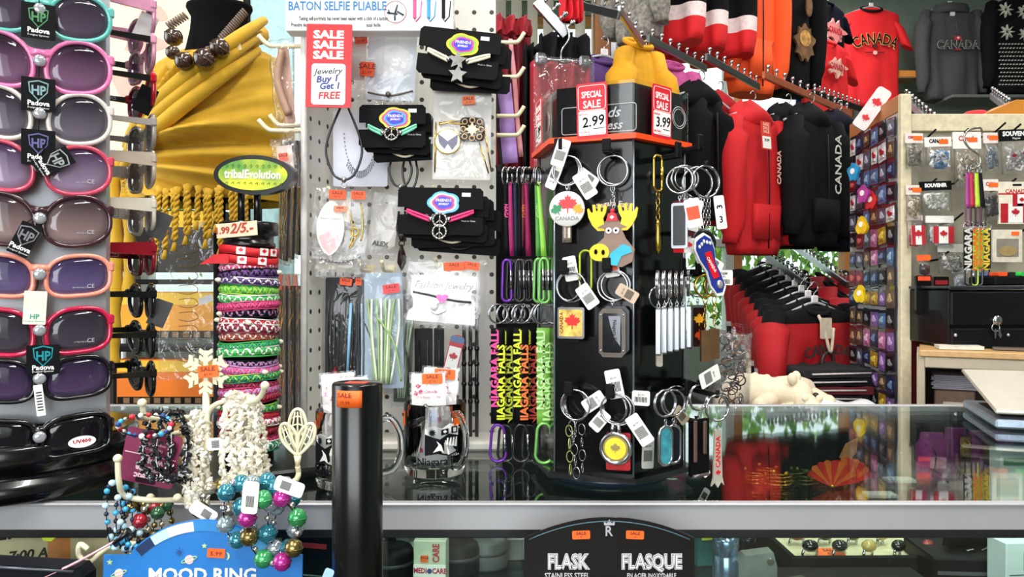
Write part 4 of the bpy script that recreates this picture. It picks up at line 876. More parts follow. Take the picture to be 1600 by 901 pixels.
# --- rainbow cloud cards
def cloud(sc, cx=0, cz=0):
    P = []
    for k in range(48):
        a = 2*PI*k/48; r = 1+.13*abs(math.sin(2.5*a))-.05
        P.append((cx+sc*1.35*r*math.cos(a), cz+sc*.95*r*math.sin(a)))
    return P
def cloud_card(label, px_, py_, Y, w_, h_, tilt, cols, cord, charm, copies=2, rotz=0):
    c = W(px_, py_, Y)
    def card_shape(): return [(-w_/2+.004, h_/2), (w_/2-.004, h_/2), (w_/2, h_/2-.004), (w_/2, h_*.05), (w_/2-.012, h_*.05), (w_/2-.012, -h_*.12), (w_/2, -h_*.12), (w_/2, -h_/2+.004), (w_/2-.004, -h_/2), (-w_/2+.004, -h_/2), (-w_/2, -h_/2+.004), (-w_/2, -h_*.08), (-w_/2+.012, -h_*.08), (-w_/2+.012, h_*.08), (-w_/2, h_*.08), (-w_/2, h_/2-.004)]
    t = thing('bracelet_card', label, 'card', c, (R_(-4), R_(tilt), rotz))
    MB().prism(card_shape(), -.0005, .0005).build('card', M('0a0a0d', .65, 0, .1), t)
    b = MB(); ml = []
    for i, (col, q) in enumerate(zip(cols, (1, .84, .70, .56))): ml.append(M(col, .4, 0, .03)); b.mat(i).prism(cloud(.0145*q, .004, h_*.18), -.0008-.0002*i, -.0005-.0002*i)
    b.build('printed_cloud', ml, t)
    b = MB().text('FRIENDS', .0052, (.004, -.0013, h_*.23), .0001, .0002).text('JEWELRY', .0032, (.004, -.0013, h_*.15), .0001, .0002).box((w_*.3, -.0007, h_*.36), (.011, .0002, .005), 0).text('Made in China', .003, (w_*.33, -.0005, -h_*.2), 0, .0002)
    b.ring((-w_*.16, -.0007, -h_*.1), .0018, .0002, n=10, k=4).ring((-w_*.08, -.0007, -h_*.1), .0018, .0002, n=10, k=4).ring((w_*.26, -.0007, -h_*.1), .0018, .0002, n=10, k=4)
    b.build('lettering', M('e8e4ea', .5), t)
    cm = M(cord, .5)
    for sg in (-1, 1):
        b = MB()
        for dz in (0, -.0038): b.tube(bez([(sg*(w_/2-.012), -.0015, h_*.02+dz*.6), (sg*w_*.30, -.005, -h_*.04+dz), (sg*.012, -.005, -h_*.16+dz)], 6), .0017, 6)
        b.build('cord', cm, t); MB().ball((sg*.0115, -.005, -h_*.18), .0034, 8, 6).build('end_bead', SILVER, t)
    b = MB(); z = -h_*.2
    if charm == 'star': b.prism(star(5, .012, .0058, 0, z), -.0085, -.005); b.prism(star(5, .006, .003, 0, z), -.0095, -.0085); b.prism(star(5, .012, .0058, .002, z-.017), -.007, -.004)
    else:
        for cc in (0, -.015)[:(2 if charm == 'peace2' else 1)]:
            b.ring((0, -.006, z+cc), .0085, .0016, n=20, k=6); b.tube([(0, -.006, z+cc+.0085), (0, -.006, z+cc-.0085)], .0011, 5)
            for sg in (-1, 1): b.tube([(0, -.006, z+cc), (sg*.006, -.006, z+cc-.006)], .0011, 5)
            for k in range(14): a = 2*PI*k/14; b.ball((.0085*math.cos(a), -.0075, z+cc+.0085*math.sin(a)), .0013, 5, 4)
    b.build('charm', M('b8b6b0', .25, .9), t)
    for k in range(copies):
        dx, dz = (.006+.008*k, -.006-.008*k)
        q = thing('bracelet_card', label.split(' with ')[0]+' tucked %s behind the %s' % (('directly', 'second', 'third')[k], label.split(' with ')[1].replace(' in front', ' card')), 'card', c+Vector((dx, .012+.010*k, dz)), (R_(-4), R_(tilt+3*(-1)**k), rotz))
        MB().prism(card_shape(), -.0005, .0005).build('card', M('0a0a0d', .65, 0, .1), q)
        MB().tube(bez([(-w_*.3, -.002, -h_*.2), (0, -.006, -h_*.42), (w_*.3, -.002, -h_*.2)], 6), .0016, 6).build('cord', M(('2a2a2a', 'e6d8c0')[k % 2], .5), q)
    return t
cloud_card('black card with yellow rainbow cloud and cream star bracelet in front', 717, 83, .96, .102, .060, 6, ('d8c82a', '7ac83a', 'e0359a', '3a35c8'), 'efe6c8', 'star', 2)
cloud_card('black card with rainbow cloud and mint peace bracelet in front', 613, 197, .99, .086, .056, 0, ('e8d83a', 'e83a8a', '3aa8e8', '3a35c8'), '7fd8b4', 'peace', 2)
cloud_card('black card with rainbow cloud and hot pink peace bracelet in front', 688, 330, .97, .108, .060, 1, ('5ab8e8', 'f2f2f2', 'e8357a', '3a35c8'), 'e8357a', 'peace2', 3)
# --- cord necklaces
def cordneck(label, px_, pyt, pyb, w_, Y, pend=None, col=None):
    c = W(px_, pyt, Y); h_ = (pyb-pyt)*Y/1200; t = thing('cord_necklace', label, 'necklace', c)
    MB().tube(bez([(-.004, 0, 0), (-w_*.42, -.002, -h_*.4), (-w_*.5, -.002, -h_*.65), (-w_*.3, -.002, -h_*.92), (0, -.002, -h_), (w_*.3, -.002, -h_*.92), (w_*.5, -.002, -h_*.65), (w_*.42, -.002, -h_*.4), (.004, 0, 0)], 8), .0016, 8).build('cord', col or BLACK, t)
    b = MB().ball((0, -.002, -h_), .004, 10, 6).ring((0, -.002, -h_-.007), .0035, .0008, n=12, k=5)
    if pend == 'drop': b.tube([(0, -.002, -h_-.008), (0, -.002, -h_-.02), (0, -.002, -h_-.032), (0, -.002, -h_-.042)], [.001, .005, .006, .001], 8)
    b.build('pendant', SILVER if pend != 'drop' else M('2a1c1c', .3), t); return t
cordneck('black cord necklace with silver pendant below the sale sign', 538, 165, 281, .046, .99)
cordneck('thin black cord necklace behind the mint peace card, left one', 626, 226, 292, .03, 1.03)
cordneck('black cord necklace behind the mint peace card, right one', 641, 226, 296, .02, 1.04)
cordneck('black cord with dark drop pendant left of the pink peace card', 628, 330, 372, .012, 1.0, 'drop')
# --- packets
def pouch(label, px_, py_, wpx, hpx, Y, tilt=0, back=None, stk=(), name='plastic_packet', puff=.006, rotz=0):
    u = Y/1200; c = W(px_, py_, Y); w_, h_ = wpx*u, hpx*u; t = thing(name, label, 'packet', c, (R_(-2), R_(tilt), rotz))
    b = MB(); nx, nz = 10, 12; vs = []; sd = random.uniform(0, 9)
    for j in range(nz+1):
        for i in range(nx+1):
            x = (i/nx-.5); z = (j/nz-.5); e = (1-(2*x)**4)*(1-(2*z)**4)
            vs.append((x*w_+.001*math.sin(z*20+sd), -puff*e*(.7+.3*math.sin(9*x+sd)*math.cos(8*z+sd*2))-.0006, z*h_+.0008*math.sin(x*18+sd)))
    n0 = len(vs); vs += [(x, .0008, z) for x, y, z in vs]
    fs = []
    for j in range(nz):
        for i in range(nx):
            q = j*(nx+1)+i; fs.append([q, q+1, q+nx+2, q+nx+1]); fs.append([q+n0, q+nx+1+n0, q+nx+2+n0, q+1+n0])
    rim = [i for i in range(nx+1)]+[j*(nx+1)+nx for j in range(1, nz+1)]+[nz*(nx+1)+i for i in range(nx-1, -1, -1)]+[j*(nx+1) for j in range(nz-1, 0, -1)]
    fs += [[rim[k], rim[k]+n0, rim[(k+1) % len(rim)]+n0, rim[(k+1) % len(rim)]] for k in range(len(rim))]
    b.add(vs, fs, True).build('film', FILM, t)
    if back: MB().prism(rrect(w_*back[1], h_*back[2], .002, cz=h_*(back[3] if len(back) > 3 else 0)), -.0002, .0004).build('card', M(back[0], .6), t)
    for (sx, sz, sw, sh, col) in stk: sticker(t, (sx*w_, -puff-.001, sz*h_), (0, R_(random.uniform(-8, 8)), 0), sw*u, sh*u, M(col, .55, 0, .05))
    return t, w_, h_
def inner(t, name, mb, m): return mb.build(name, m, t)
OR = 'ff5a24'; PKR = 'ee4a50'
t, w_, h_ = pouch('clear packet behind the sale sign with orange price label', 552, 95, 96, 120, 1.03, 3, ('dcdad6', .4, .5), [(.12, .28, 20, 18, 'f05a4a'), (.25, -.12, 22, 22, OR)])
t, w_, h_ = pouch('large white packet with silver bracelet between the hooks', 612, 105, 84, 130, 1.03, 2, ('dfe6ee', .9, .8), [], puff=.007)
b = MB().prism(ell(.028, .022, 24, 0, .008), -.0008, -.0002); b.build('printed_oval', M('f4f6fa', .5), t)
MB().tube(bez([(-.03, -.004, -.036), (0, -.006, -.04), (.03, -.004, -.032)], 6), .0014, 5).ball((-.002, -.007, -.039), .004).build('bracelet', M('6a665e', .3, .6), t)
t, w_, h_ = pouch('clear packet holding two gilt pendants, floral square and butterfly disc', 722, 210, 96, 158, .99, 1, ('cfcdc8', .94, .9), [(.1, .33, 20, 13, 'f5783a')], puff=.005)
b = MB(); b.prism(ell(.0155, .0155, 28, -.018, -.01), -.004, -.0015); b.mat(1).prism([(-.018, -.010), (-.031, 0), (-.029, -.012), (-.022, -.02), (-.018, -.013), (-.012, -.021), (-.006, -.013), (-.005, -.001)], -.0048, -.004); b.mat(2).ring((-.018, -.003, -.01), .0155, .0012, n=28, k=6); b.build('butterfly_pendant', [WHITE, M('6a6a80', .4), GOLD], t)
b = MB().prism(rrect(.031, .031, .006, 4, .013, .006), -.0035, -.0015); b.mat(1)
for k in range(8):
    a = k*PI/4; r = .0115 if k % 2 == 0 else .0135; b.ring((.013+r*math.cos(a), -.0042, .006+r*math.sin(a)), .0033, .0009, n=10, k=4)
b.prism(star(4, .010, .004, .013, .006), -.0045, -.0034).prism(star(4, .008, .003, .013, .006, PI/4), -.0048, -.0034); b.build('floral_pendant', [M('151312', .3), M('d9b48a', .3, .6)], t)
MB().tube(bez([(-.03, -.002, .012), (-.018, -.003, .014), (.005, -.003, .012)], 4), .001, 5).tube([(-.034, -.002, .015), (-.034, -.002, -.05)], .001, 5).tube([(-.03, -.002, .014), (.0, -.002, .018)], .001, 5).tube([(.022, -.002, -.008), (.035, -.002, -.05)], .001, 5).tube([(.028, -.002, .01), (.038, -.002, -.045)], .001, 5).build('gilt_chain', GOLD, t)
c = W(563, 232, 1.06)
t = thing('necklace_card', 'pale grey card with a silver bib necklace under the packets', 'card', c, (0, 0, 0)); MB().prism(rrect(.075, .105, .003), -.0006, .0006).build('card', M('d9dcea', .5, 0, .03), t)
b = MB()
for k in range(30):
    a = PI+PI*k/29; x, z = .022*math.cos(a), .02+.052*math.sin(a); b.ball((x, -.002, z), .0012, 5, 4)
    if 6 < k < 24: b.tube([(x, -.002, z), (x*1.15, -.003, z-.009)], .0006, 4)
b.build('silver_necklace', SILVER, t)
t, w_, h_ = pouch('clear packet with pointed oval jewelry card and two orange labels', 532, 352, 98, 124, 1.0, 2, ('d8d2c4', .3, .3, .2), [(-.05, .38, 26, 14, OR), (.28, .38, 22, 13, OR), (.0, .2, 20, 9, 'f58a6a')])
b = MB().prism([(.018*math.sin(a)*abs(math.sin(a))**.3-.012, .036*math.cos(a)-.004) for a in [2*PI*k/32 for k in range(32)]], -.0045, -.0038); b.mat(1).prism([(-.027, -.016), (-.012, -.008), (.002, -.016), (-.004, -.03), (-.012, -.038), (-.02, -.031)], -.0049, -.0045); b.build('oval_card', [M('f0ece4', .5, 0, .03), M('e8c0c4', .5)], t)
MB().text('Fashion Jewelry', .0042, (-.012, -.0045, .008), 0, .0003).build('lettering', M('8a8a90', .5), t)
MB().tube(bez([(.012, -.004, .02), (.018, -.006, -.01), (.014, -.006, -.03), (.024, -.004, -.012)], 5), .0009, 5).ring((.02, -.005, -.008), .005, .0011, n=14, k=5).tube(bez([(.026, -.004, .03), (.03, -.005, 0), (.028, -.005, -.02)], 5), .001, 5).build('gold_earrings', GOLD, t)
t, w_, h_ = pouch('clear packet with small metal letters, right of the pointed card', 600, 350, 50, 110, 1.05, 8, ('cdc9c2', .85, .6), [])
MB().text('ALEX', .009, (0, -.006, -.028), .0004, .001, 1).build('metal_letters', M('3a3836', .3, .8), t)
t, w_, h_ = pouch('clear packet with a silver bead string below the pointed card', 522, 408, 94, 52, 1.02, -3, ('cfc8ba', .6, .5), [])
b = MB()
for k in range(12): b.ball((-.016+k*.0046, -.006, .004-.006*math.sin(k*.28)), .0023, 7, 5)
b.build('bead_string', SILVER, t)
t, w_, h_ = pouch('packet of black cords with dark red drop pendant, far left in the row', 536, 520, 62, 185, 1.04, 0, ('1a1a20', .9, .94), [(.1, .43, 19, 11, OR), (.42, .43, 10, 11, OR)], puff=.009)
b = MB(); 
for k in range(9): b.tube(bez([(-.018+k*.0045, -.003, .05), (-.02+k*.005, -.007, 0), (-.016+k*.0042, -.004, -.07)], 5), .0014, 5)
b.mat(1).tube([(-.008, -.009, -.045), (-.008, -.010, -.056), (-.008, -.010, -.066), (-.008, -.009, -.072)], [.001, .006, .007, .001], 10); b.mat(2).tube([(.012, -.008, .04), (.008, -.009, -.06)], .0022, 5)
b.build('cords', [BLACK, M('6e0d14', .15, 0, .1, coat=.7), M('8fc0e0', .3)], t)
for k, (x, y, w1, h1, cA, cB, lab) in enumerate([(600, 516, 70, 196, '9ab87a', 'e4ead8', 'crinkled packet with pale green and white necklace'), (575, 520, 40, 180, '2a2c34', 'a8c8e0', 'narrow packet with blue black cords beside the green one'), (632, 545, 30, 180, '3a4a3a', 'b8c8a8', 'narrow packet with green and black cords left of the fashion card')]):
    t, w_, h_ = pouch(lab, x, y, w1, h1, 1.035-.012*(k == 0)+.012*(k == 2), 2*k-1, (('a9bccb', '30343c', '4a5048')[k], .86, .92), [(.2, .33, 26, 14, PKR)] if k == 0 else [], puff=.010)
    b = MB()
    for q in range(8): b.mat(q % 2).tube(bez([((-.35+.1*q)*w_, -.004, .25*h_), ((-.3+.09*q)*w_*random.uniform(.6, 1.2), -.009, 0), ((-.2+.05*q)*w_, -.007, -.42*h_)], 5), .0018, 5)
    b.mat(0).tube(bez([(-.1*w_, -.011, .1*h_), (.25*w_, -.012, -.1*h_), (.4*w_, -.011, -.4*h_)], 6), .0015, 5)
    b.build('strings', [M(cA, .4), M(cB, .4)], t)
# fashion jewelry card in packet
t, w_, h_ = pouch('clear packet with white card and heart bracelet, two orange labels', 692, 458, 134, 112, .985, 3, None, [(.12, .38, 34, 13, OR), (.32, .40, 24, 12, OR)], puff=.004)
u = .985/1200; P = [(-50*u, 26*u), (-14*u, 29*u), (-10*u, 38*u), (0, 42*u), (10*u, 38*u), (14*u, 29*u), (51*u, 28*u), (50*u, 8*u), (44*u, 6*u), (44*u, -8*u), (50*u, -10*u), (52*u, -48*u), (-55*u, -44*u), (-53*u, -30*u), (-46*u, -24*u), (-46*u, -10*u), (-50*u, -4*u)]
MB().prism(P, .001, .002).build('jewelry_card', M('f5f4f3', .5, 0, .02), t)
MB().text('Fashion Jewelry', .0125, (0, .001, 12*u), .0001, .0004, .95, shear=.35).build('lettering', M('9a9aa0', .4), t)
b = MB().tube(bez([(-46*u, -.001, 0), (-20*u, -.003, -4*u), (0, -.004, -8*u), (22*u, -.003, -11*u), (45*u, -.001, -12*u)], 5), .0017, 6); b.build('cord', BLACK, t)
hp = [(.0075*(math.sin(a)**3), -8*u+.0062*(.95*math.cos(a)-.36*math.cos(2*a)-.12*math.cos(3*a))) for a in [2*PI*k/24 for k in range(24)]]
MB().prism(hp, -.008, -.0045).build('heart_charm', M('c84a8a', .25, .3, .4, 300), t)
b = MB().tube(bez([(-2*u, -.005, -12*u), (-16*u, -.006, -24*u), (-8*u, -.006, -32*u), (6*u, -.006, -26*u)], 5), .002, 5).ball((-12*u, -.007, -22*u), .0045).build('white_bow', WHITE, t)
# cords, file and rods below
for k, (x, y0, y1, wd, lab) in enumerate([(655, 512, 690, 14, 'flat black necklace packet at the left edge under the fashion card'), (668, 512, 700, 16, 'flat black necklace packet behind the flag nail file'), (686, 512, 700, 16, 'flat black necklace packet right of the flag nail file')]):
    t = thing('black_packet', lab, 'packet', W(x, (y0+y1)/2, 1.06-.006*k)); h_ = (y1-y0)*1.05/1200
    MB().prism(rrect(wd*1.05/1200, h_, .002), -.001, .001).build('card', M('15151a', .35, 0, .1), t)
    MB().tube([(0, -.003, h_*.4), (.003, -.003, -h_*.4)], .0012, 5).build('cord', BLACK, t)
    MB().tube([(0, .001, h_*.45), (0, .02, h_*.5), (0, .05, h_*.5)], .0012, 5).build('hang_loop', BLACK, t)
c = W(707, 562, 1.03); t = thing('nail_file', 'nail file printed with the Canadian flag, tilted right', 'nail file', c, (0, R_(14), 0)); u = 1.03/1200
b = MB(); b.mat(1).prism(rrect(22*u, 80*u, 10*u, 5), -.001, .001); b.mat(0).prism(rrect(19*u, 34*u, .001, cz=4*u), -.0016, -.001).mat(1).prism(leaf(8*u, 0, 5*u), -.002, -.0015); b.mat(2).prism(rrect(22*u, 10*u, 4*u, cz=33*u), -.0014, -.0009); b.build('body', [WHITE, M('b8182a', .4), M('4a6a9a', .4)], t)
MB().tube([(0, .001, -.03), (0, .03, -.03), (0, .045, -.02)], .001, 5).build('clip', STEEL, t)
for k, x in enumerate((725, 735, 745)):
    c = W(x, 590, 1.06); h_ = (700-515)*1.05/1200; t = thing('hair_stick', ('black beaded rod hanging nearest the flag nail file', 'middle black beaded rod under the fashion card', 'black beaded rod nearest the pegboard right edge')[k], 'hair stick', c)
    b = MB().tube([(0, 0, h_/2), (0, 0, -h_/2)], .0026, 8)
    for z in (.25, .12, -.05, -.2): b.ball((0, 0, z*h_), (.0038, .0038, .005), 8, 6)
    b.mat(1).ring((0, 0, h_/2+.004), .004, .0008, n=10, k=4).tube([(0, 0, h_/2+.008), (0, .05, h_/2+.01)], .001, 4); b.build('rod', [BLACK, STEEL], t)
# packs of long cords hanging left of the wing
k = 0
for (x, y0, y1, lab, Y) in [(446, 205, 415, 'curved packet of black cords, leftmost hanging behind the oval sign', 1.0), (456, 205, 412, 'curved packet of black cords, second behind the oval sign', 1.02), (466, 205, 405, 'curved packet of black cords, nearest the pegboard wing', 1.05), (443, 425, 690, 'long packet of black cords under the curved ones, left', 1.0), (455, 425, 690, 'long packet of black cords under the curved ones, middle', 1.03), (466, 425, 690, 'long packet of black cords under the curved ones, beside the board', 1.06)]:
    c = W(x, (y0+y1)/2, Y); h_ = (y1-y0)*Y/1200; t = thing('cord_packet', lab, 'packet', c, (0, R_(7 if k < 3 else 0), R_(-60)))
    MB().box((0, 0, 0), (.05, .006, h_*.98), .001).build('film', FILM, t)
    b = MB()
    for q in range(4): b.mat(1 if q == 2 and k % 2 else 0).tube(bez([(-.018+.012*q, 0, h_*.42), (-.022+.013*q, .0, 0), (-.018+.011*q, 0, -h_*.46)], 5), .0034, 6, flat=.6)
    b.build('cords', [M('1b1a1d', .45), M('8a7f72', .5)], t)
    if k >= 3: sticker(t, (0, -.004, h_*.44), (0, 0, 0), .02, .02, M('f0684a', .6), None, 'orange_label')
    k += 1
t, w_, h_ = pouch('crinkled clear packet with brown chain on the upper left hook', 448, 130, 46, 140, 1.0, -6, ('c9a08a', .35, .9), [], puff=.012)
MB().tube(bez([(.0, -.008, .04), (-.008, -.012, 0), (.002, -.012, -.045)], 6), .005, 7).build('chain', M('a8846e', .4), t)
t, w_, h_ = pouch('clear packet with red label on the lower left hook', 447, 255, 40, 80, .97, -8, ('d8c4b8', .6, .7), [(0, .1, 14, 12, 'e8604a')], puff=.008)
# lilac strips right of the board
for k, (x, y0, y1, wd, m, lab) in enumerate([(792, 130, 255, 24, 'b08ad0', 'lilac ribbon strip hanging right of the pegboard'), (806, 60, 245, 7, 'd08a90', 'thin dusty pink cord hanging right of the pegboard'), (779, 130, 270, 7, '2a2826', 'black and silver beaded strip at the pegboard edge')]):
    c = W(x, (y0+y1)/2, 1.14); h_ = (y1-y0)*1.14/1200; t = thing('hanging_strip', lab, 'ribbon', c, (0, R_(-5), R_(10*k)))
    b = MB(); n = 12; wd_ = wd*1.14/1200
    b.loft([[(-wd_/2, .002*math.sin(i*.9), h_*(.5-i/n)), (-wd_/2, .002*math.sin(i*.9)+.001, h_*(.5-i/n)), (wd_/2, .003*math.sin(i*.9+1)+.001, h_*(.5-i/n)), (wd_/2, .003*math.sin(i*.9+1), h_*(.5-i/n))] for i in range(n+1)]); b.build('ribbon', M(m, .5, 0, .3 if k == 2 else .08, 300 if k == 2 else 40), t)
# ================================================================ HEXAGONAL KEY RING DISPLAY
KC = Vector((.1164, .9226)); KR = .09
def hexv(r, k): a = R_(-80+60*k); return (r*math.cos(a), r*math.sin(a))
def hexp(r): return [hexv(r, k) for k in range(6)]
kd = thing('key_ring_display', 'black six sided rotating key ring display with an orange band', 'display stand', (KC.x, KC.y, CZ))
GBK = M('07080a', .16, 0, .1, coat=.1)
MB().prismz(hexp(.088), .012, .384).build('body', GBK, kd)
MB().prismz(hexp(.099), .010, .016).build('bottom_plate', BLACK, kd)
MB().lathe([(.07, 0), (.07, .008), (.05, .010)], 40).build('turntable', M('1c2a3a', .3), kd)
MB().prismz(hexp(.098), .383, .389).build('orange_band', M('ff4a14', .35, 0, .04), kd)
MB().prismz(hexp(.086), .389, .446).build('header', M('0c0d11', .15, 0, .1, coat=.4), kd)
b = MB()
for k in range(6):
    (x0, y0), (x1, y1) = hexv(.0935, k), hexv(.0935, k+1); (x2, y2), (x3, y3) = hexv(.0925, k+1), hexv(.0925, k); b.prismz([(x0, y0), (x1, y1), (x2, y2), (x3, y3)], .389, .448)
b.build('clear_cover', ACRYL, kd)
b = MB()
for k in range(6): x, y = hexv(.0895, k); b.tube([(x, y, .014), (x, y, .386)], .0012, 6)
b.build('corner_trim', M('9aa6b0', .2, .7), kd)
FACES = {'F': -110, 'R': -50, 'L': -170, 'B': 10}
def onface(f, px_, py_, d=.0):
    a = R_(FACES[f]); n = Vector((math.cos(a), math.sin(a))); P = KC+n*(KR*math.cos(PI/6)+d); k = (px_-800)/1200
    Y = n.dot(P)/(n.x*k+n.y); return W(px_, py_, Y)
def frot(f): return R_(FACES[f]+90)
def kloc(p): return (p.x-KC.x, p.y-KC.y, p.z-CZ)
# header sign art and price signs
b = MB(); b.text('Friends', .016, (0, 0, .006), .0002, .0003, shear=.35).text('Express', .014, (.004, 0, -.008), .0002, .0003, shear=.35)
P = rrect(.084, .030, .003); b.tube([(x, 0, z) for x, z in P], .0005, 4, closed=True)
b.build('lettering', M('c8c8cc', .4), kd, kloc(onface('F', 935, 186, -.0026)), (0, 0, frot('F')))
b = MB(); 
for r in (.010, .0125): b.ring((0, 0, 0), r, .0005, n=28, k=4)
b.build('printed_rings', M('c8c8cc', .4), kd, kloc(onface('R', 1061, 184, -.0026)), (0, 0, frot('R')))
b = MB(); 
for r in (.010, .0125): b.ring((0, 0, 0), r, .0005, n=28, k=4)
b.build('printed_rings', M('c8c8cc', .4), kd, kloc(onface('L', 855, 192, -.0026)), (0, 0, frot('L')))
def special(lab, f, px_, py_, price, w_=.0335, h_=.059, rot=0):
    t = thing('special_sale_sign', lab, 'sign', onface(f, px_, py_, .0065), (0, rot, frot(f)))
    MB().prism(rrect(w_, h_, .0025), -.0005, .0005).build('board', M('dd1a2c', .45, 0, .04), t)
    MB().prism(rrect(w_*.88, h_*.44, .0015, cz=-h_*.22), -.0009, -.0004).build('white_panel', WHITE, t)
    P = [(x, z) for x, z in rrect(w_*.88, h_*.44, .003, cz=h_*.235)]; MB().tube([(x, -.0006, z) for x, z in P], .0004, 4, closed=True).build('white_line', WHITE, t)
    MB().text('SPECIAL', .0098, (0, -.0005, h_*.29), .0002, .0003, .66).text('SALE', .0115, (0, -.0005, h_*.11), .0002, .0003, .82).build('lettering', WHITE, t)
    MB().text(price, .0155, (.001, -.0009, -h_*.20), .0002, .0003, .95, rot=.1, shear=.15).box((w_*.22, -.0011, -h_*.325), (w_*.34, .0003, .0006), 0).build('handwritten_price', INK, t)
    MB().text('REGULAR', .003, (-w_*.28, -.0009, -h_*.06), 0, .0003, .8).text('SALE PRICE', .003, (-w_*.25, -.0009, -h_*.38), 0, .0003, .8).box((.004, -.001, -h_*.42), (w_*.6, .0003, .0003), 0).build('small_print', M('c8404a', .5), t)
    return t
special('red special sale sign priced 2.99 on the front of the key ring display', 'F', 925, 173, '2.99', .0345, .061, R_(-1))
special('red special sale sign priced 3.99 on the right side of the display', 'R', 1034, 175, '3.99', .033, .059, R_(1))
special('red special sale sign on the narrow left side of the display', 'L', 842, 193, '1.99', .030, .058, R_(-1))

def peg(f, px_, py_, l=.030):
    b = MB().box((0, -l/2, 0), (.0085, l, .0075), .001).box((0, -l+.001, .0055), (.0095, .003, .013), .0008); b.build('peg', BLACKM, kd, kloc(onface(f, px_, py_, 0)), (0, 0, frot(f)))
PRINT = M('15161a', .6)
def ring2(t, R=.0165, y=0, z=0, m=None, ry=0):
    b = MB().ring((0, y, z-R+.002), R, .0011, (0, 0, ry), 30, 6).ring((0, y+.0017, z-R+.002), R, .0009, (0, 0, ry), 30, 6); b.build('split_ring', m or SILVER, t)
def chainp(t, z0, z1, y=0, m=None, r=.0019, x0=0, x1=0):
    n = max(2, int(abs(z1-z0)/(r*2.3))); b = MB()
    for i in range(n):
        q = (i+.5)/n; b.ring((x0+(x1-x0)*q, y, z0+(z1-z0)*q), r, .00055, (0, 0, (PI/2)*(i % 2)), 10, 4, .75, 1.25)
    b.build('chain', m or SILVER, t)
def ptag(t, x, y, z, rot, w_=.0135, h_=.026, col='f0eeea', red=None):
    o = MB().prism(rrect(w_, h_, .0022), -.0003, .0003).build('price_tag', M(col, .55, 0, .04), t, (x, y, z), (0, rot, 0)); b = MB()
    if red: b.mat(1).prism(rrect(w_*.8, h_*.45, .0006), -.0006, -.0002).mat(0)
    else:
        for k in range(9): b.box((-w_*.32+k*w_*.08, -.0004, -h_*.10), (w_*.045, .0003, h_*.34), 0)
        b.text('$5.99', .003, (0, -.0003, h_*.2), 0, .0002)
    b.build('printing', [PRINT, M(red or 'f0562a', .5)], o)
def kchain(lab, f, px_, py_, d=.018, grp=None, yaw=0, tilt=0):
    t = thing('key_ring', lab, 'key ring', onface(f, px_, py_, d), (0, tilt, frot(f)+yaw), grp); return t
# ---- front face, top left: round white maple badge
peg('F', 884, 240); peg('F', 957, 241); peg('F', 891, 424); peg('F', 957, 421); peg('F', 899, 608); peg('F', 962, 612)
t = kchain('round white key ring badge with red green and yellow maple leaves', 'F', 886, 246, .022, yaw=.15)
ring2(t, .0162); chainp(t, -.031, -.037); b = MB().lathe([(.001, 0), (.019, .0), (.0195, .0012), (.0185, .0024), (.001, .0024)], 36)
o = b.build('badge', M('f2f0ec', .25, 0, .03, coat=.4), t, (0, .001, -.056), (PI/2, 0, 0))
b = MB(); b.prism(leaf(.0115, .001, .0045), -.0038, -.0022).mat(1).prism(leaf(.0075, -.011, -.001, .5), -.0034, -.0022).mat(2).prism(leaf(.0075, .0115, -.001, -.5), -.0034, -.0022).mat(3).text('CANADA', .0062, (0, -.0026, -.0105), .0001, .0003)
o = b.build('printed_leaves', [RED, M('2a8a5a', .5), M('e8a020', .5), M('8a8a90', .5)], t, (0, .001, -.056))
ptag(t, .020, -.004, -.031, R_(-32), .0155, .030); ptag(t, -.006, -.007, .004, R_(18), .015, .030)
for k, (lab, r0, tx, tr) in enumerate([('key ring behind the white maple badge with a tag swung left', .0165, -.017, R_(-155)), ('key ring behind the white maple badge with a tag swung right', .016, .028, R_(-55))]):
    q = kchain(lab, 'F', 886, 246, .010-.005*k, yaw=-.25-.1*k); ring2(q, r0); chainp(q, -.031, -.047, .004); ptag(q, tx, .0, -.020-.006*k, tr, .014, .028)
    if k == 0: MB().loft([[(.006*math.cos(a), .003*math.sin(a), z) for a in [2*PI*j/12 for j in range(12)]] for z in (-.094, -.088, -.066, -.05, -.047)]).build('metal_fob', M('a89a8a', .3, .7, .3, 200), q)
    else: MB().tube([(-.004, .004, -.05), (-.005, .004, -.075), (-.002, .004, -.09)], .003, 6).build('red_strap', RED, q)
# ---- moose
t = kchain('moose key ring with red toque and yellow antlers on the front', 'F', 957, 246, .022)
ring2(t, .0162); chainp(t, -.030, -.050, 0, None, .0028)
q = kchain('plain silver key ring doubled behind the moose one', 'F', 959, 246, .010, yaw=.3); ring2(q, .0155); chainp(q, -.031, -.060, .002)
MB().prism(rrect(.014, .02, .002, cz=-.07), .0, .002).build('fob', DARKM, q)
b = MB(); Z = -.078; u = .00072; X = lambda x: x*u; 
def PZ(pts): return [(x*u, Z+z*u) for x, z in pts]
ant = [(-4, 2), (-12, 4), (-14, 12), (-10, 20), (-8, 30), (-12, 33), (-15, 22), (-18, 23), (-17, 33), (-21, 34), (-22, 23), (-25, 24), (-26, 33), (-30, 33), (-29, 22), (-32, 21), (-36, 28), (-38, 26), (-36, 14), (-30, 2), (-22, -6), (-10, -6)]
b.mat(0).prism(PZ(ant), -.0028, .0).prism(PZ([(-x, z) for x, z in ant]), -.0028, .0)
b.mat(1).prism(PZ([(-9, 8), (-6, 18), (0, 22), (6, 18), (9, 8)]), -.0042, 0).ball((0, -.002, Z+23*u), (.0028, .0028, .0028), 8, 6)
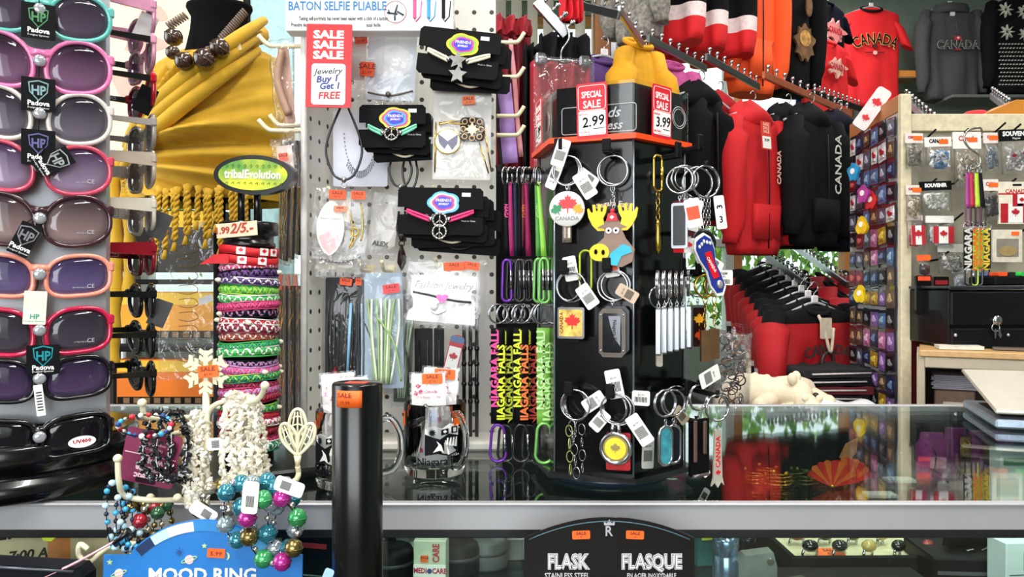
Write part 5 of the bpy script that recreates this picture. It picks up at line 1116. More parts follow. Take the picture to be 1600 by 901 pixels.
b.mat(2).prism(PZ([(-11, 8), (11, 8), (14, -4), (20, -18), (33, -34), (30, -52), (14, -60), (-6, -56), (-22, -50), (-30, -40), (-24, -26), (-12, -16)]), -.0034, .0).prism(PZ([(-22, -1), (-10, 5), (-10, -3)]), -.0038, 0).prism(PZ([(22, -1), (10, 5), (10, -3)]), -.0038, 0)
b.mat(0).prism(PZ([(x-19, z-38) for x, z in ell(15, 13, 20)]), -.0046, -.002)
b.mat(3).prism(PZ([(x-24, z-37) for x, z in ell(2.6, 4, 10)]), -.0052, -.0044).prism(PZ([(x-13, z-38) for x, z in ell(2.6, 4, 10)]), -.0052, -.0044)
b.mat(4).prism(PZ([(x-5, z-6) for x, z in ell(4.6, 4.6, 14)]), -.0044, -.003).prism(PZ([(x+6, z-6) for x, z in ell(4.6, 4.6, 14)]), -.0044, -.003)
b.mat(3).prism(PZ([(x-5, z-6) for x, z in ell(1.8, 1.8, 8)]), -.0048, -.004).prism(PZ([(x+6, z-6) for x, z in ell(1.8, 1.8, 8)]), -.0048, -.004)
b.mat(5).prism(PZ([(-3, -40), (16, -26), (27, -30), (30, -38), (14, -44), (8, -58), (-4, -56)]), -.0044, -.003)
b.mat(4).prism(leaf(3.6*u, 0, Z+13*u), -.0047, -.0041)
b.build('moose_charm', [M('f0cc1c', .35, 0, .05), M('cc2030', .4), M('8c7263', .45, 0, .08), INK, WHITE, M('2ab0c8', .4)], t, (.001, -.003, .004), (0, 0, 0))
MB().text('Niagara Falls', .0082, (0, -.003, Z+40*u), .0002, .0004, 1.0, arc=.040).build('lettering', M('b8a8a0', .3), t)
# ---- Canada square on strap
t = kchain('key ring with black strap and orange maple leaf square plate', 'F', 893, 428, .022)
ring2(t, .0162); MB().box((0, 0, -.052), (.018, .002, .046), .0005).build('strap', BLACKM, t)
MB().prism(rrect(.030, .034, .002, cz=-.053), -.0035, -.0008).build('metal_frame', SILVER, t)
b = MB().prism(rrect(.026, .029, .001, cz=-.053), -.0041, -.003).mat(1).prism(leaf(.010, .002, -.052), -.0047, -.004).mat(2).text('CANADA', .0055, (-.010, -.0041, -.053), .0001, .0003, rot=PI/2); b.build('picture_plate', [M('e0b858', .4, 0, .5, 120), M('d8281c', .4), M('7a1a14', .5)], t)
ptag(t, .019, -.005, -.024, R_(-35), .0155, .027); ptag(t, -.002, .003, .006, R_(-10), .015, .027)
q = kchain('bare doubled split ring behind the orange maple plate', 'F', 888, 428, .012, yaw=-.3); ring2(q, .0155); MB().box((0, .0, -.045), (.02, .0025, .02), .001).build('fob', DARKM, q)
q = kchain('small green carabiner hanging behind the orange maple plate', 'F', 915, 392, .014); 
MB().tube([(x+.0, 0, z-.022) for x, z in rrect(.013, .045, .006, 5)], .0014, 6, closed=True).build('carabiner_loop', M('a8b82a', .25, .4), q)
# ---- Niagara rectangular tag
t = kchain('dark metal framed Niagara Falls key ring tag on the front', 'F', 957, 426, .022)
ring2(t, .0162); chainp(t, -.030, -.036)
P = [(-.010, .026), (.010, .026), (.0145, .021), (.0145, -.021), (.010, -.026), (-.010, -.026), (-.0145, -.021), (-.0145, .021)]
MB().prism([(x, z-.064) for x, z in P], -.002, .001).build('metal_frame', M('6a625c', .3, .8), t)
MB().prism(rrect(.0205, .042, .002, cz=-.064), -.0028, -.0018).mat(1).prism([(-.004, -.046), (.009, -.046), (.009, -.078), (.003, -.07), (-.002, -.055)], -.0031, -.0026).build('window', [M('15171c', .1, 0, .1, coat=.5), M('8a8a94', .2, .5)], t)
MB().text('Niagara Falls', .0055, (.003, -.0031, -.064), .0001, .0003, rot=-PI/2).build('lettering', M('2a2a30', .4), t)
b = MB()
for x in (-.0122, .0122):
    for z in (-.045, -.083): b.ball((x, -.002, z), .0012, 6, 4)
b.build('rivets', SILVER, t)
ptag(t, .017, -.006, -.022, R_(-60), .013, .024, 'c8b09a'); ptag(t, -.002, .004, .008, R_(-8), .016, .025, red='f0502a')
q = kchain('second metal tag key ring hidden behind the Niagara Falls one', 'F', 962, 426, .010, yaw=.2); ring2(q, .0155)
MB().prism([(x, z-.062) for x, z in P], -.001, .001).build('metal_frame', DARKM, q)
# ---- chunky chain
t = kchain('key ring with chunky silver and green link chain, lower front left', 'F', 899, 612, .022)
ring2(t, .0162); chainp(t, -.031, -.094, -.001, SILVER, .0052, -.004, .002); chainp(t, -.036, -.092, .002, M('c8d080', .25, .6), .005, -.008, -.006); chainp(t, -.034, -.090, .004, SILVER, .005, .006, .007)
ptag(t, .020, .002, -.010, R_(55), .015, .026)
for k in range(2): q = kchain('plain silver ring tucked %s behind the chunky chain' % ('closer', 'furthest')[k], 'F', 899, 612, .014-.006*k, yaw=-.3-.2*k); ring2(q, .0168); chainp(q, -.032, -.050)
# ---- medallion
t = kchain('silver medallion key ring with yellow centre, lower front right', 'F', 962, 618, .024)
ring2(t, .0162); b = MB().tube([(-.003, 0, -.031), (-.004, 0, -.040)], .002, 8).tube([(.003, 0, -.031), (.004, 0, -.040)], .002, 8).ring((0, 0, -.056), .0155, .0026, n=32, k=8); b.build('medallion_rim', SILVER, t)
b = MB().prism(ell(.0145, .0145, 30, 0, -.056), -.0012, .0012).mat(1).prism(ell(.0115, .0115, 30, 0, -.056), -.002, -.001).mat(0).prism(leaf(.006, 0, -.0555), -.0026, -.0019); b.build('medallion_face', [M('b8a86a', .3, .6), M('f0d83a', .35)], t)
ptag(t, -.002, .003, .012, R_(-12), .017, .031); ptag(t, .026, -.003, -.034, R_(-35), .0155, .034); ptag(t, -.018, .003, -.028, R_(40), .014, .024)
q = kchain('red and white clear plastic key ring behind the medallion', 'F', 966, 618, .013, yaw=.15); ring2(q, .017)
MB().prism(rrect(.026, .040, .002, cz=-.060), -.0008, .0015).build('plate', RED, q); MB().prism(rrect(.030, .044, .002, cz=-.060), -.0018, -.0012).build('clear_case', ACRYL, q); ptag(q, .024, .001, -.002, R_(2), .019, .016)
q = kchain('plain silver ring tucked behind the medallion', 'F', 960, 618, .006, yaw=-.4); ring2(q, .0155); chainp(q, -.03, -.05)

# ---- right face: long arms with rows of rings
def arm_peg(f, px_, py_, l):
    b = MB().box((0, -l/2, 0), (.006, l, .006), .001).box((0, -l+.002, .006), (.009, .004, .018), .001); b.build('peg', BLACKM, kd, kloc(onface(f, px_, py_, 0)), (0, 0, frot(f)))
for (x, y) in ((1028, 248), (1062, 236), (1035, 425), (1060, 425), (1043, 610), (1070, 600)): arm_peg('R', x, y, .03)
t = kchain('gold carabiner key ring with chain and gold bar on the right side', 'R', 1028, 243, .02)
b = MB().tube([(x, 0, z-.019) for x, z in rrect(.0135, .038, .005, 4)], .0013, 8, closed=True).tube([(.0067, 0, -.012), (.0067, 0, -.026)], .002, 8); b.build('carabiner', GOLD, t)
chainp(t, -.038, -.070, 0, GOLD, .0033); MB().tube([(0, 0, -.069), (0, 0, -.073), (0, 0, -.100), (0, 0, -.106)], [.001, .0026, .0032, .001], 8).build('gold_bar', GOLD, t)
def tagring(lab, f, px_, py_, d, kind, yaw=0, grp=None, tilt=0):
    t = kchain(lab, f, px_, py_, d, grp, yaw, tilt); ring2(t, .0138); chainp(t, -.029, -.035)
    if kind == 'slab': MB().prism(rrect(.017, .048, .002, cz=-.060), -.0022, .0022).build('metal_frame', STEEL, t); MB().prism(rrect(.013, .042, .0015, cz=-.060), -.003, -.002).build('picture', M('18181c', .2), t)
    if kind == 'fire':
        MB().prism(rrect(.019, .050, .002, cz=-.060), -.0022, .0022).build('metal_frame', SILVER, t); b = MB().prism(rrect(.015, .044, .0015, cz=-.060), -.003, -.002).mat(1).prism(leaf(.008, 0, -.052), -.0036, -.003).mat(2).prism(leaf(.007, 0, -.068, PI), -.0036, -.003); b.build('picture', [M('2a1410', .3, 0, .5, 100), M('f0a828', .3), M('d8401c', .3)], t)
    if kind == 'oval': MB().tube([(x, 0, z-.056) for x, z in rrect(.0165, .040, .008, 6)], .0017, 8, closed=True).build('metal_frame', SILVER, t); MB().prism(rrect(.0165, .040, .008, 6, cz=-.056), -.001, .001).build('window', M(('3a8a9a', '121820')[len(lab) % 2], .1, 0, .4, 80, coat=.6), t)
    if kind == 'wallet': MB().prism(rrect(.024, .038, .003, cz=-.055), -.0015, .0015).build('leather_frame', M('6a1c28', .4), t); MB().prism(rrect(.018, .030, .003, cz=-.054), -.0022, -.0014).build('window', M('4a4640', .15), t); b = MB().prism(rrect(.012, .016, .0006, cx=-.006, cz=-.084), -.0014, -.0004).mat(1).prism(rrect(.012, .016, .0006, cx=.006, cz=-.084), -.0014, -.0004).mat(0).prism(leaf(.0042, .006, -.084), -.002, -.0013); b.build('flag_plate', [RED, WHITE], t)
    if kind == 'opener': MB().prism([(-.004, -.035), (.004, -.035), (.0055, -.085), (.008, -.094), (.004, -.090), (.0, -.096), (-.004, -.090), (-.008, -.094), (-.0055, -.085)], -.0012, .0012).build('opener', M('d8d0c0', .3, .5), t); MB().text('CANADA', .0078, (0, -.0012, -.058), .0002, .0003, rot=PI/2).prism(leaf(.0035, 0, -.080), -.0016, -.001).build('lettering', RED, t)
    if kind == 'strapfob': MB().prism(rrect(.030, .062, .003, cz=-.066), -.0014, .0014).build('pouch', M('0c0c0e', .35, 0, .2, 200), t); MB().tube([(-.012, -.003, -.096), (.012, -.003, -.096)], .0018, 6).build('glitter_edge', M('8a7a80', .3, .7, .5, 400), t); MB().box((-.010, -.004, -.058), (.005, .003, .045), .001).box((.004, -.005, -.055), (.005, .003, .036), .001).build('wood_bars', M('5a4438', .4), t)
    return t
for i in range(2): tagring(('front wallet shaped key ring with small Canadian flag plate', 'wallet shaped key ring half hidden behind the first one')[i], 'R', 1068+5*i, 262, .036-.012*i, 'wallet', -.5)
t = tagring('keyring with slab fob hanging beside the wallet shaped ones', 'R', 1062, 264, .045, 'slab', -1.1)
ptag(t, .016, -.010, -.048, R_(-10), .016, .030, red='f04a24')
# footprint charm on chains
t = kchain('footprint shaped bottle opener key ring in blue red and white', 'R', 1103, 262, .055, yaw=-.35); ring2(t, .017)
for dx in (-.004, 0, .004): chainp(t, -.032, -.068, 0, SILVER, .0024, dx, dx)
foot = [(-.006, .026), (.002, .028), (.008, .022), (.009, .010), (.006, -.004), (.009, -.018), (.010, -.030), (.005, -.037), (-.002, -.036), (-.006, -.026), (-.006, -.010), (-.011, .004), (-.013, .016), (-.010, .024)]
b = MB().at((.004, 0, -.100), (0, R_(-18), 0)); b.prism([(x*1.12, z*1.1) for x, z in foot], -.001, .002).mat(1).prism([(x, z) for x, z in foot], -.0018, -.001).mat(2).prism([(-.004, .010), (.004, .010), (.004, -.004), (.006, -.020), (-.002, -.020), (-.004, -.006)], -.0025, -.0018).mat(3).ball((.004, -.002, -.028), (.004, .002, .005), 8, 6)
for k in range(5): b.mat(0).ball((-.008+k*.0035, -.002, .018+.002*(2-abs(k-2))), (.0017, .0012, .0022), 6, 4)
b.mat(0).text('CANADA', .0045, (0, -.0025, -.004), .0001, .0002, rot=-1.3)
b.build('foot_charm', [WHITE, M('22348c', .3), RED, M('b8b4ac', .3, .5)], t)
o = MB().prism(rrect(.013, .036, .002), -.0003, .0003).build('price_tag', WHITE, t, (.014, -.006, -.048), (0, R_(-8), 0)); MB().text('3', .010, (0, -.0003, -.008), .0002, .0002).text('3', .010, (0, -.0003, .006), .0002, .0002, rot=PI/2).build('lettering', INK, o)
t = kchain('plain twin silver rings with short chain by the orange price tag', 'R', 1090, 264, .048, yaw=-.5); ring2(t, .017); chainp(t, -.033, -.060, 0, None, .0028); ptag(t, -.008, -.006, -.050, R_(12), .018, .034, red='f04a24')
t = kchain('black curled leather fob with orange and white tags, right side', 'R', 1098, 362, .040, yaw=-.3)
MB().ring((0, 0, -.012), .017, .0035, (0, 0, .2), 24, 8, 1, .7).build('leather_loop', BLACK, t); chainp(t, .006, -.002); ptag(t, -.014, -.004, -.018, R_(-25), .008, .036, red='f04a24'); ptag(t, .008, -.006, -.034, R_(-60), .014, .030)
# row of slim framed tags
NM = ['leftmost', 'second', 'third', 'fourth', 'fifth', 'sixth']
for i in range(6):
    tagring('slim silver framed tag key ring, %s in the middle row' % NM[i], 'R', 1029+9.5*i, 426, .050-.005*i, 'slab', .62)
t = tagring('silver framed key ring tag with fiery maple leaves, end of the row', 'R', 1090, 428, .022, 'fire', -.35); 
o = MB().prism(rrect(.032, .017, .0015), -.0003, .0003).build('price_tag', WHITE, t, (.021, -.014, -.004), (0, 0, 0)); b = MB().text('MAPLE LEAF', .0034, (0, -.0003, .0045), .0001, .0002).text('KEY RING', .0028, (0, -.0003, .001), 0, .0002)
for k in range(14): b.box((-.011+k*.0017, -.0004, -.0045), (.0009, .0002, .005), 0)
b.build('printing', PRINT, o)
for i in range(2):
    t = kchain(('gold chain key ring with bronze fob, nearer of the pair', 'gold chain key ring with bronze fob, further of the pair')[i], 'R', 1102+14*i, 432, .045-.01*i, yaw=-.5); ring2(t, .012, m=GOLD); chainp(t, -.022, -.056, 0, GOLD, .0034); MB().prism(rrect(.011, .034, .001, cz=-.076), -.002, .002).build('bronze_fob', M('8a6a4a', .3, .7), t)
t = kchain('white cream ribbed fob with red tab left of the slim tags', 'R', 1030, 450, .012, yaw=-.4); ring2(t, .012); MB().prism(rrect(.007, .062, .002, cz=-.055), -.0015, .0015).build('strap', M('c8c0b0', .5), t); MB().prism(rrect(.008, .020, .001, cz=-.040), -.0022, -.0012).build('red_tab', M('d83a22', .5), t)
# bottom row of right face
for i in range(2): t = tagring(('teal oval framed key ring, lower right side of the display', 'dark oval framed key ring beside the teal one')[i], 'R', 1040+12*i, 612, .045-.01*i, 'oval', -.2-.2*i)
ptag(t, -.028, .004, -.064, R_(2), .014, .034, 'a8a8a0')
t = kchain('spare silver ring hooked behind the oval framed key rings', 'R', 1056, 606, .015, yaw=-.3); ring2(t, .016); chainp(t, -.031, -.05); ptag(t, .004, -.004, -.03, R_(-40), .012, .022, 'b8a890')
t = tagring('black key pouch with glittering lower edge at the display edge', 'R', 1092, 604, .042, 'strapfob', -.1); ptag(t, .004, -.012, .012, R_(70), .017, .032)
t = tagring('bottle opener key ring marked Canada, rightmost on the display', 'R', 1121, 620, .070, 'opener', -.35)
t = kchain('red and white key ring fob low on the right edge of the display', 'R', 1088, 660, .020, yaw=-.3); MB().ring((0, 0, -.003), .006, .001).build('split_ring', SILVER, t); MB().prism(rrect(.012, .030, .002, cz=-.024), -.001, .001).build('fob', RED, t); ptag(t, .008, -.002, -.052, R_(-35), .010, .022)
# arms sticking out to the right that carry the outer rings
for (f, x, y, d) in (('R', 1103, 262, .055), ('R', 1092, 604, .042), ('R', 1121, 620, .070), ('R', 1115, 430, .045), ('R', 1098, 362, .04), ('R', 1088, 660, .02)):
    p = onface(f, x, y-2, d); q = Vector((hexv(.088, 1)[0]+KC.x-.003, hexv(.088, 1)[1]+KC.y, p.z)); MB().tube([kloc(p+Vector((0, 0, .006))), kloc(p), kloc(q)], .0028, 6).build('side_peg', BLACKM, kd)

# ================================================================ LANYARDS left of the display
LY = .985
b = MB(); p0 = W(778, 268, LY); p1 = Vector((KC.x-.08, LY, p0.z)); b.tube([kloc(p0+Vector((0, 0, .008))), kloc(p0), kloc(p1)], .0035, 8)
p0 = W(778, 292, LY+.03); p1 = Vector((KC.x-.06, LY+.03, p0.z))
b.build('lanyard_arm', BLACKM, kd)
def carab(t, name, z, x=0, h_=.044, w_=.017, m=BLACK, y=0, gate=SILVER):
    o = MB().tube([(x+px_*(1.0 if z_ < 0 else .8), y, z+z_) for px_, z_ in rrect(w_, h_, w_*.48, 5)], .0018, 8, closed=True).build(name, m, t)
    MB().tube([(x+w_*.45, y-.001, z-h_*.22), (x+w_*.42, y-.001, z+h_*.25)], .0019, 6).build('gate', gate, o)
def lanyard(lab, xt, xm, xb, Y, base, txtcol, upcol, tx='NIAGARA FALLS', wpx=22, yb0=512, yb1=662, full=True, cm=BLACK, grp=None):
    u = Y/1200; c = W(xt, 262, Y); t = thing('lanyard', lab, 'lanyard', c, 0, grp); Z = lambda py: W(0, py, Y).z-c.z; X = lambda px_: (px_-xt)*u
    o = MB().ring((0, .0, -.010), .0085, .0011, (0, 0, 1.0), 18, 5, .75, 1.25).build('top_ring', SILVER, t)
    MB().loft([[(X(x)-w_*u/2, dy, Z(y)), (X(x)-w_*u/2, dy+.0012, Z(y)), (X(x)+w_*u/2, dy+.0014, Z(y)), (X(x)+w_*u/2, dy, Z(y))] for x, y, w_, dy in [(xt+(xm-xt)*q, 284+116*q, 5+4*q, .002*math.sin(7*q)) for q in [k/8 for k in range(9)]]]).build('upper_strap', upcol, t)
    if len(lab) % 2: MB().text('NIAGARA FALLS', .0062, (X((xt+xm)/2), -.0001, Z(345)), .0001, .0003, .95, rot=-PI/2).build('lettering', txtcol, t)
    carab(t, 'buckle', Z(438), X(xm), .052, .012, cm)
    MB().ring((X(xb), 0, Z(490)), .0120, .0010, (0, 0, .25), 28, 5).ring((X(xb)+.001, .0016, Z(490)), .0120, .001, (0, 0, .25), 28, 5).build('key_ring', SILVER, t)
    if full:
        z0, z1 = Z(yb0), Z(yb1); w_ = wpx*u
        o = MB().loft([[(X(xb)-w_/2, .0008*math.sin(9*q), z0+(z1-z0)*q), (X(xb)-w_/2, .002+.0008*math.sin(9*q), z0+(z1-z0)*q), (X(xb)+w_/2, .002+.0012*math.sin(8*q), z0+(z1-z0)*q), (X(xb)+w_/2, .0012*math.sin(8*q), z0+(z1-z0)*q)] for q in [k/10 for k in range(11)]]).build('strap', base, t)
        tm = txtcol if isinstance(txtcol, (list, tuple)) else [txtcol, txtcol]
        b = MB(); b.text(tx, .0135, (X(xb)-w_*.20, -.0012, (z0+z1)/2+.012), .0005, .0004, 1.05, rot=PI/2); b.mat(1).text(tx, .0135, (X(xb)+w_*.24, -.0012, (z0+z1)/2-.012), .0005, .0004, 1.05, rot=PI/2)
        b2 = MB(); b2.m = []; 
        # keep the lettering inside the strap length
        keep = MB(); keep.v = b.v
        for f, m_, s in zip(b.f, b.m, b.s):
            if all(z1+.001 < b.v[i].z < z0-.001 for i in f): keep.f.append(f); keep.m.append(m_); keep.s.append(s)
        used = sorted({i for f in keep.f for i in f}); mp = {i: k for k, i in enumerate(used)}; keep.v = [b.v[i] for i in used]; keep.f = [[mp[i] for i in f] for f in keep.f]
        keep.build('lettering', tm, o)
        carab(t, 'carabiner', Z(692), X(xb), .046, .020, cm)
    return t
PK, YL, LM, OG = M('f0409a', .45, 0, .05), M('e6f01e', .45, 0, .05), M('9adf52', .45, 0, .06), M('ff7a2a', .45, 0, .05)
PUR = M('6a2aa0', .3, .4); LIMC = M('7ac060', .3, .3)
lanyard('black lanyard with pink Niagara Falls lettering, left front', 789, 792, 778, .965, BLACKM, [PK, YL], BLACKM, cm=PUR)
lanyard('black lanyard with yellow lettering just behind the pink one', 797, 799, 790, .985, BLACKM, [YL, YL], M('c8327e', .5), full=True, cm=BLACK)
lanyard('black lanyard with orange and yellow Niagara Falls lettering, centre', 812, 812, 814, .96, BLACKM, [YL, OG], BLACKM, 'NIAGARA FALLS', 24, cm=BLACK)
lanyard('black lanyard with lime lettering behind the orange lettered one', 822, 826, 828, .985, BLACKM, [YL, M('f04a3a', .5)], M('b82a6a', .5), cm=BLACK)
lanyard('lime green lanyard with pale lettering nearest the display', 841, 850, 850, .895, M('7db84a', .5), [M('c4eca0', .5), M('b4e48a', .5)], LM, cm=LIMC)
lanyard('narrow bright green lanyard strap second from the display', 838, 842, 845, .925, M('7db84a', .5), [M('c4eca0', .5), LM], M('5aa84a', .5), full=False, cm=LIMC)
lanyard('narrow multicoloured lanyard strap between green and black', 804, 806, 800, .99, BLACKM, [PK, PK], M('303a5a', .5), full=False)
lanyard('narrow crimson lanyard strap in the middle of the row', 818, 816, 818, 1.0, BLACKM, [OG, OG], M('8a1a3a', .5), full=False)
lanyard('narrow dark lanyard strap behind the centre ones', 828, 820, 806, 1.0, BLACKM, [OG, OG], M('222a30', .5), full=False)
# ================================================================ CLOTHES IN THE BACK OF THE SHOP
HG = thing('clothes_hanger', 'clear plastic hanger', 'hanger', (0, 0, 0))
b = MB().tube(bez([(-.17, 0, -.055), (-.08, 0, -.02), (0, 0, .0), (.08, 0, -.02), (.17, 0, -.055)], 6), .0045, 6); b.build('shoulders', M('b9bcc0', .15), HG)
MB().tube(bez([(0, 0, 0), (0, 0, .03), (.016, 0, .045), (.014, 0, .066), (-.004, 0, .07), (-.014, 0, .058)], 5), .0022, 6).build('hook', SILVER, HG)
MB().box((0, -.002, .012), (.03, .008, .026), .003).build('size_clip', M('e8e4e6', .4), HG)
hang_used = [False]
def hanger(p, rz, lab, grp=None):
    if not hang_used[0]:
        hang_used[0] = True; HG.location = p; HG.rotation_euler = (0, 0, rz); HG['label'] = lab; return
    dup(HG, p, rz, lab, grp)
def garment(name, label, cat, kind, px_, pyt, pyb, Y, rz, w_, mats, stripes=None, depth=.065, hangl=None, art=None, sale=None, sleeve=1.0, mseed=None):
    """kind: hoodie, tee, sweater"""
    h_ = (pyb-pyt)*Y/1200; c = W(px_, pyt, Y); rz = R_(rz); t = thing(name, label, cat, c, rz); sd = random.uniform(0, 9)
    N = 44; secs = []; nz = 26; hw = w_/2
    prof = [(0, .20, .03), (.012, .30, .036), (.05, .62, .05), (.09, .93, .062), (.13, 1.0, .07), (.30, .97, .085), (.6, .96, .095), (.93, .98, .10), (.97, .93, .092), (1.0, .92, .09)]
    if kind == 'tee': prof = [(0, .26, .02), (.012, .36, .03), (.04, .72, .035), (.07, .98, .04), (.11, 1.0, .045), (.3, .93, .055), (.6, .92, .06), (1.0, .97, .06)]
    def at(z):
        for i in range(len(prof)-1):
            if prof[i][0] <= z <= prof[i+1][0]:
                q = (z-prof[i][0])/(prof[i+1][0]-prof[i][0]); return [prof[i][j]*(1-q)+prof[i+1][j]*q for j in (1, 2)]
        return prof[-1][1:]
    for j in range(nz+1):
        z = (j/nz)**1.25; a_, d_ = at(z); d_ = d_*depth/.10; sec = []
        for k in range(N):
            a = 2*PI*k/N; cs, sn = math.cos(a), math.sin(a); x = math.copysign(abs(cs)**.8, cs)*hw*a_; y = math.copysign(abs(sn)**.7, sn)*d_
            f = min(1, z*2.2)*(.009*math.sin(x*38+sd+z*2)+.005*math.sin(x*75+sd*2-z*5)+.004*math.sin(z*11+x*18+sd))*(.5 if kind == 'tee' else 1)
            sec.append((x*(1+.02*math.sin(z*9+sd)), y+f*(1 if sn < 0 else .6), -z*h_))
        secs.append(sec)
    def mf(i, k):
        if not stripes: return 0
        z = ((i+.5)/nz)**1.25
        for lim, mi in stripes:
            if z < lim: return mi
        return stripes[-1][1]
    MB().loft(secs, mf).build('body', mats, t)
    if kind != 'tee':
        for sg in (-1, 1):
            L = h_*.97*sleeve; S2 = []
            for j in range(17):
                q = j/16; r = (.066-.024*q)*(1-.25*(q > .93)); cx = sg*(hw*.92+.05*q**.6+.012*math.sin(q*5)); cy = -.012-.03*math.sin(q*2.6); cz = -.055*h_/.6-q*L*.86
                S2.append([(cx+r*.80*math.cos(a)*(1 if q > .08 else .6), cy+r*math.sin(a)*(1 if q > .08 else .6)+.003*math.sin(a*3+q*9), cz+.003*math.sin(a*2+q*8)+(0 if q > 0 else .02)) for a in [2*PI*k/18 for k in range(18)]])
            def mf2(i, k):
                if not stripes: return 0
                z = .08+(i+.5)/16*.86
                for lim, mi in stripes:
                    if z < lim: return mi
                return stripes[-1][1]
            MB().loft(S2, mf2).build('sleeve', mats, t)
    else:
        for sg in (-1, 1):
            S2 = []
            for j in range(9):
                q = j/8; r = .085-.012*q; S2.append([(sg*(hw*.88+.075*q)+r*.55*math.cos(a)*(.8 if q < .1 else 1), r*.42*math.sin(a), -.10*h_/.6-.14*q*h_/.6+.02*math.cos(a)*-sg) for a in [2*PI*k/18 for k in range(18)]])
            MB().loft(S2).build('sleeve', mats, t)
    if kind == 'hoodie':
        S2 = []
        for j in range(9):
            q = j/8; r = math.sin(PI*(.12+.80*q)); S2.append([(.105*r*math.cos(a), .01+.06*r*math.sin(a)-.018*math.cos(q*3), -.075+.12*q+.010*math.sin(3*a)) for a in [2*PI*k/22 for k in range(22)]])
        MB().loft(S2).build('hood', mats[0], t)
        b = MB(); b.tube([(0, -depth*.98-.010, -h_*.18), (0, -depth*1.05-.01, -h_*.55), (0, -depth*1.02-.008, -h_*.96)], .003, 5); b.build('zip', M('2a1a1c', .5), t)
        MB().loft([[(x*hw*.62, -depth*.98-.010-e+.006*math.sin(x*4+sd), -h_*z) for x, z, e in ((-1, .66, -.004), (-.72, .66, .002), (.72, .66, .002), (1, .66, -.004))], [(x*hw*.62, -depth*1.0-.006-e, -h_*z) for x, z, e in ((-1.05, .90, -.004), (-.8, .90, .004), (.8, .90, .004), (1.05, .90, -.004))]]).build('pocket', mats[0], t)
    elif kind in ('sweater', 'tee'):
        MB().ring((0, -.004, -.006), .07 if kind == 'tee' else .055, .009, (R_(-55), 0, 0), 26, 6, 1, .7).build('collar', mats[-1] if kind == 'tee' else mats[min(1, len(mats)-1)] if stripes else mats[0], t)
    if art: art(t, hw, h_, depth)
    if sale:
        o = MB().prism(rrect(.055, .105, .003), -.0008, .0008).build('sale_tag', M('d83a2c', .5), t, (sale[0]*hw, -depth-.035, -h_*sale[1]), (R_(-4), 0, 0)); b = MB()
        for k in range(3): b.text('SALE', .016, (0, -.001, .042-.014*k), .0003, .0005)
        b.mat(1).prism(rrect(.046, .045, .002, cz=-.026), -.0014, -.0007).mat(2).text('29.99', .014, (0, -.0014, -.018), .0003, .0005, .9); b.build('lettering', [M('f4c0b0', .5), WHITE, INK], o)
    if hangl: hanger(c+Vector((0, 0, .012)), rz, hangl, 'hangers in the back of the shop')
    return t
RED1, RED2, RED3 = M('c40e18', .8, 0, .08, 8), M('b50f1d', .85, 0, .08, 8), M('e01a22', .8, 0, .05, 8)
BK1, NV1, GR1 = M('0e0f11', .85, 0, .12, 10), M('10131f', .85, 0, .12, 10), M('46484a', .9, 0, .12, 60)
def art_vert(txt, col, x, sz=.035):
    def f(t, hw, h_, d): MB().text(txt, sz, (x*hw, -d-.022, -h_*.40), .0008, .001, 1, rot=PI/2).build('lettering', M(col, .5), t)
    return f
# middle rail of hoodies (left to right)
garment('hoodie', 'black hooded jacket at the left end of the middle rail, by the display', 'hoodie', 'hoodie', 1096, 145, 345, 2.85, 35, .07, [BK1], hangl='clear hanger above the leftmost black jacket')
garment('hoodie', 'dark red hoodie between the black jacket and the bright red one', 'hoodie', 'hoodie', 1126, 158, 352, 3.2, 35, .16, [RED2], hangl='clear hanger above the dark red hoodie')
garment('hoodie', 'bright red zip hoodie hanging on the middle rail', 'hoodie', 'hoodie', 1176, 176, 398, 2.95, 33, .26, [RED1], art=art_vert('CANADA', 'f0c0b0', .35, .03), sale=(-.35, .20), hangl='clear hanger above the bright red hoodie')
garment('hoodie', 'black zip hoodie with a red sale tag on its shoulder', 'hoodie', 'hoodie', 1232, 178, 388, 3.18, 33, .28, [BK1], sale=(-.35, .15), hangl='clear hanger above the black hoodie with the sale tag')
garment('hoodie', 'charcoal hoodie with vertical white Canada lettering', 'hoodie', 'hoodie', 1268, 178, 384, 3.04, 33, .27, [M('141517', .85, 0, .12, 10)], art=art_vert('CANADA', 'd8d4d0', .35, .055), hangl='clear hanger above the charcoal lettered hoodie')
def navyart(t, hw, h_, d):
    MB().text('HOCKEY', .03, (.5*hw, -d-.022, -h_*.5), .0006, .001, 1, rot=PI/2).build('lettering', M('d8d4d0', .5), t)
    MB().tube(bez([(.1*hw, -d-.03, -h_*.12), (.05*hw, -d-.035, -h_*.3), (.12*hw, -d-.03, -h_*.52)], 6), .006, 6).build('drawstring', M('d8305a', .6), t)
garment('hoodie', 'navy hoodie with a pink drawstring beside the magnet panel', 'hoodie', 'hoodie', 1312, 188, 392, 3.22, 33, .25, [NV1], art=navyart, hangl='clear hanger above the navy hoodie')
